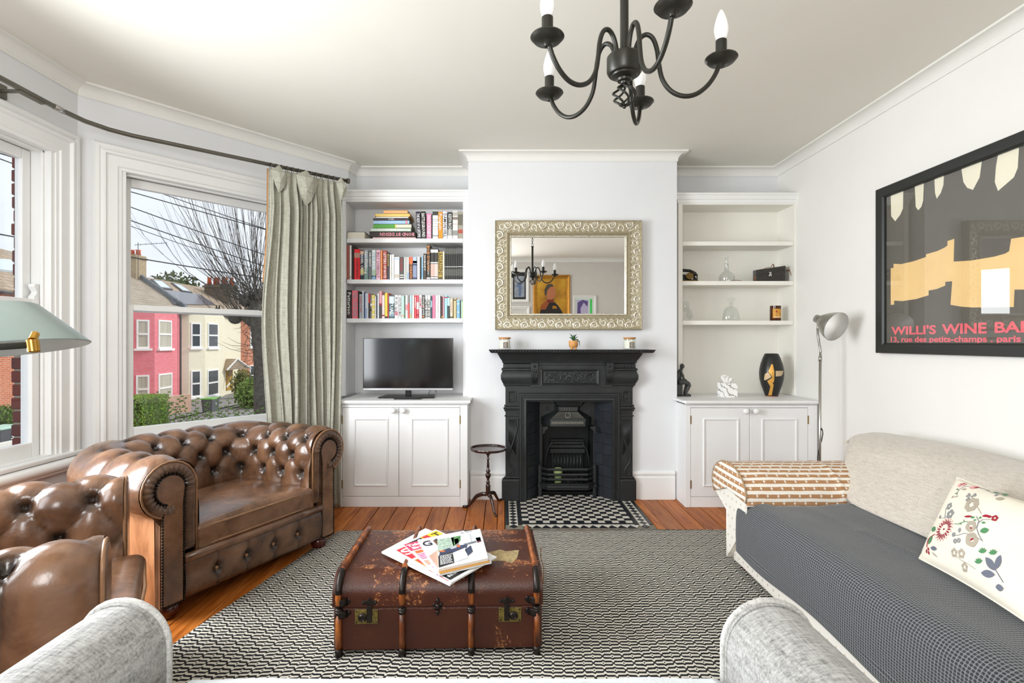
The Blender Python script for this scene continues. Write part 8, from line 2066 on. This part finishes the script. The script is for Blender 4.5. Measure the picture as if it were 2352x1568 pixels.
# ------------------------------------------------------------------ framed poster on the right wall
XW = 2.276
t = thing('framed_poster', 'large black framed wine bar poster with red lettering on the right wall', 'poster', (XW, 2.5, 1.13))
PW = axes((XW, 0, 0), (0, -1, 0), (0, 0, 1), (-1, 0, 0))       # local x runs towards the camera
yL, yR, zb_, zt2 = -3.199, -1.62, 1.124, 2.103
frm = mat('black_stained_wood', '#1d1e1b', .45, var=.15, vs=20, stretch=(1, 8, 8))
build('frame', MB().mould([(yL, zb_), (yL, zt2), (yR, zt2), (yR, zb_)], [(0, 0), (0, .030), (.004, .034), (.050, .030), (.060, .022), (.060, 0)], closed=True, M=PW), frm, t, smooth=False)
pap = mat('charcoal_poster_ground', '#5f5b53', .6, var=.04)
build('poster_sheet', MB().box(yL + .058, yR - .058, zb_ + .058, zt2 - .058, .004, .008, PW), pap, t)
def wz(px_, py_, X=XW - .010): u, v_ = 1980 + px_ / 2.801, 300 + py_ / 2.801; Y = X * F / (u - CX); return (-Y, PZ(v_, Y))
def art(name, pts, mt, e=.0088):
    P = [wz(*p) for p in pts]; build(name, MB().add([PW @ Vector((p[0], p[1], e)) for p in P], [tuple(range(len(P)))]), mt, t)
ivo = mat('ivory_print', '#f0ead2', .6); amb2 = mat('amber_print', '#f4cf90', .6, var=.06, vs=5); redl = mat('poster_red', '#f26a76', .55)
zin = zt2 - .060
def topz(px_): u = 1980 + px_ / 2.801; Y = (XW - .01) * F / (u - CX); return 300 * -2.801 + (785 - (zin - H) * F / Y) * 2.801
for pts in ([(183, None), (264, None), (262, 500), (245, 540), (212, 583), (186, 550)], [(338, None), (396, None), (392, 450), (380, 490), (360, 512), (344, 490)], [(464, None), (525, None), (522, 350), (505, 400), (479, 438), (468, 400)],
            [(638, None), (769, None), (755, 300), (712, 381), (675, 368), (650, 330)], [(872, None), (1008, None), (1000, 240), (975, 300), (873, 388), (852, 330), (860, 230)], [(1120, None), (1330, None), (1310, 200), (1240, 330), (1150, 250)]):
    art('ivory_drip', [(x, y if y is not None else topz(x)) for x, y in pts], ivo)
art('amber_band', [(183, 885), (201, 882), (201, 856), (250, 858), (330, 840), (410, 812), (410, 795), (480, 775), (530, 752), (548, 738), (548, 710), (592, 695), (588, 842), (580, 968), (534, 972), (534, 996), (480, 1018), (427, 1028), (427, 1058), (350, 1082), (260, 1096), (205, 1093), (205, 1118), (183, 1121)], amb2)
art('amber_block', [(588, 842), (700, 835), (850, 810), (920, 790), (945, 775), (958, 695), (1042, 682), (1300, 640), (1300, 1020), (980, 1022), (975, 1134), (710, 1137), (640, 1132), (568, 1120)], amb2, .0092)
def wtext(s, px0, px1, base, top, mt):
    a, b_, c_ = wz(px0, base), wz(px1, base), wz(px0, top); hgt = c_[1] - a[1]; w = b_[0] - a[0]
    tm = text_mb(s, 1.0, Matrix.Identity(4), 0, .03, res=4); mx = max(v[0] for v in tm.v); mn = min(v[0] for v in tm.v); my = .70
    tm.v = [tuple(PW @ Vector((a[0] + (v[0] - mn) / (mx - mn) * w, a[1] + v[1] / my * hgt, .0094))) for v in tm.v]; build('lettering', tm, mt, t)
wtext("WILLI'S", 187, 475, 1311, 1262, redl); wtext('WINE', 512, 802, 1306, 1246, redl); wtext('BAR', 852, 1110, 1298, 1232, redl)
wtext('13, rue des petits-champs . paris', 184, 1022, 1358, 1326, redl)
gp = NT('poster_glazing'); gp = glassmat('poster_glazing', '#ffffff', .07)
build('glazing', MB().box(yL + .058, yR - .058, zb_ + .058, zt2 - .058, .014, .016, PW), gp, t)

# ------------------------------------------------------------------ pictures on the rear wall, seen in the mirror
YB = -1.1; RP = axes((0, YB, 0), (-1, 0, 0), (0, 0, 1), (0, 1, 0))     # faces the fireplace
def pic(label, xa, xb, z0, z1, fm, fw, gm, mount=None, name='framed_picture'):
    t = thing(name, label, 'picture', ((xa + xb) / 2, YB, z0)); a, b = -xb, -xa
    build('frame', MB().mould([(a, z0), (a, z1), (b, z1), (b, z0)], [(0, 0), (0, .03), (fw * .3, .036), (fw * .6, .026), (fw, .018), (fw, 0)], closed=True, M=RP), fm, t)
    build('canvas', MB().box(a + fw - .003, b - fw + .003, z0 + fw - .003, z1 - fw + .003, .004, .008, RP), gm, t)
    def P(nm, pts, mt, e=.009): w, h = (xb - xa - 2 * fw), (z1 - z0 - 2 * fw); build(nm, MB().add([RP @ Vector((b - fw - w * p[0], z0 + fw + h * p[1], e)) for p in pts], [tuple(range(len(pts)))]), mt, t)
    return P
gilt = mat('gilt_frame', '#b9812c', .35, metal=.6, var=.3, vs=60, bump=.5, bs=120)
och = NT('ochre_sky_canvas'); v = och.co(); och.link(och.ramp(och.noise(v, 3.2, 4, .5), [(.3, '#7a4f12'), (.5, '#b98419'), (.7, '#d9a92e')]), och.p.inputs['Base Color'])
P = pic('gilt framed portrait of a uniformed officer in profile on the rear wall', .52, 1.15, 1.50, 2.335, gilt, .06, och.m)
# in this frame x runs 0..1 left to right as the mirror shows it
P('uniform', [(.05, 0), (.95, 0), (.85, .22), (.72, .36), (.60, .44), (.34, .44), (.16, .34)], mat('dark_uniform', '#1d1a18', .6)); P('epaulette', [(.10, .26), (.30, .26), (.42, .42), (.30, .46), (.16, .38)], mat('copper_epaulette', '#9a4f22', .5, var=.4, vs=90), .0095)
P('collar', [(.32, .44), (.58, .42), (.56, .54), (.40, .56)], mat('red_collar', '#7a2c18', .6), .0098); P('head', [(.33, .58), (.36, .50), (.52, .50), (.60, .56), (.66, .60), (.62, .66), (.64, .74), (.56, .82), (.40, .82), (.32, .72)], mat('painted_face', '#b5714a', .6), .0102); P('hair', [(.27, .60), (.33, .60), (.36, .72), (.46, .80), (.58, .82), (.50, .88), (.36, .86), (.26, .74)], mat('painted_hair', '#4a4238', .6), .0106); P('medals', [(.52, .28), (.68, .28), (.66, .34), (.54, .35)], gilt, .0106)
wf2 = mat('white_picture_frame', '#ecebe7', .5)
P = pic('white framed picture of a bending figure in blue at the far edge of the mirror', .12, .445, 1.87, 2.435, wf2, .05, mat('black_mat', '#1a1a1a', .5)); P('street_scene', [(.12, .08), (.90, .08), (.90, .86), (.12, .86)], mat('grey_street_print', '#8f97a3', .6, var=.3, vs=20)); P('bending_figure', [(.45, .12), (.62, .12), (.66, .5), (.60, .66), (.42, .62), (.30, .48), (.46, .42)], mat('denim_print', '#5d7397', .6), .0095)
P = pic('low white framed picture under the bending figure picture', .12, .46, 1.40, 1.80, wf2, .05, mat('pale_picture', '#d9d7d0', .6)); P('horizon', [(.1, .62), (.9, .62), (.9, .64), (.1, .64)], gilt)
P = pic('small white framed purple and green print on the rear wall', 1.20, 1.60, 1.50, 1.99, wf2, .045, mat('pale_mint_print', '#d9e6dc', .6)); pur = mat('purple_print', '#5f4f86', .6)
P('green_stripe', [(.80, 0), (.92, 0), (.92, .95), (.80, .95)], mat('green_stripe', '#3fd05a', .5)); P('purple_block', [(.08, .2), (.72, .2), (.72, .92), (.08, .92)], mat('light_lilac', '#bdb5d2', .6)); P('purple_hair', [(.10, .25), (.30, .25), (.28, .55), (.46, .80), (.66, .62), (.70, .85), (.40, .92), (.12, .80)], pur, .0095)
# double-socket and light switch are out of view; small screw cap on the right alcove upright
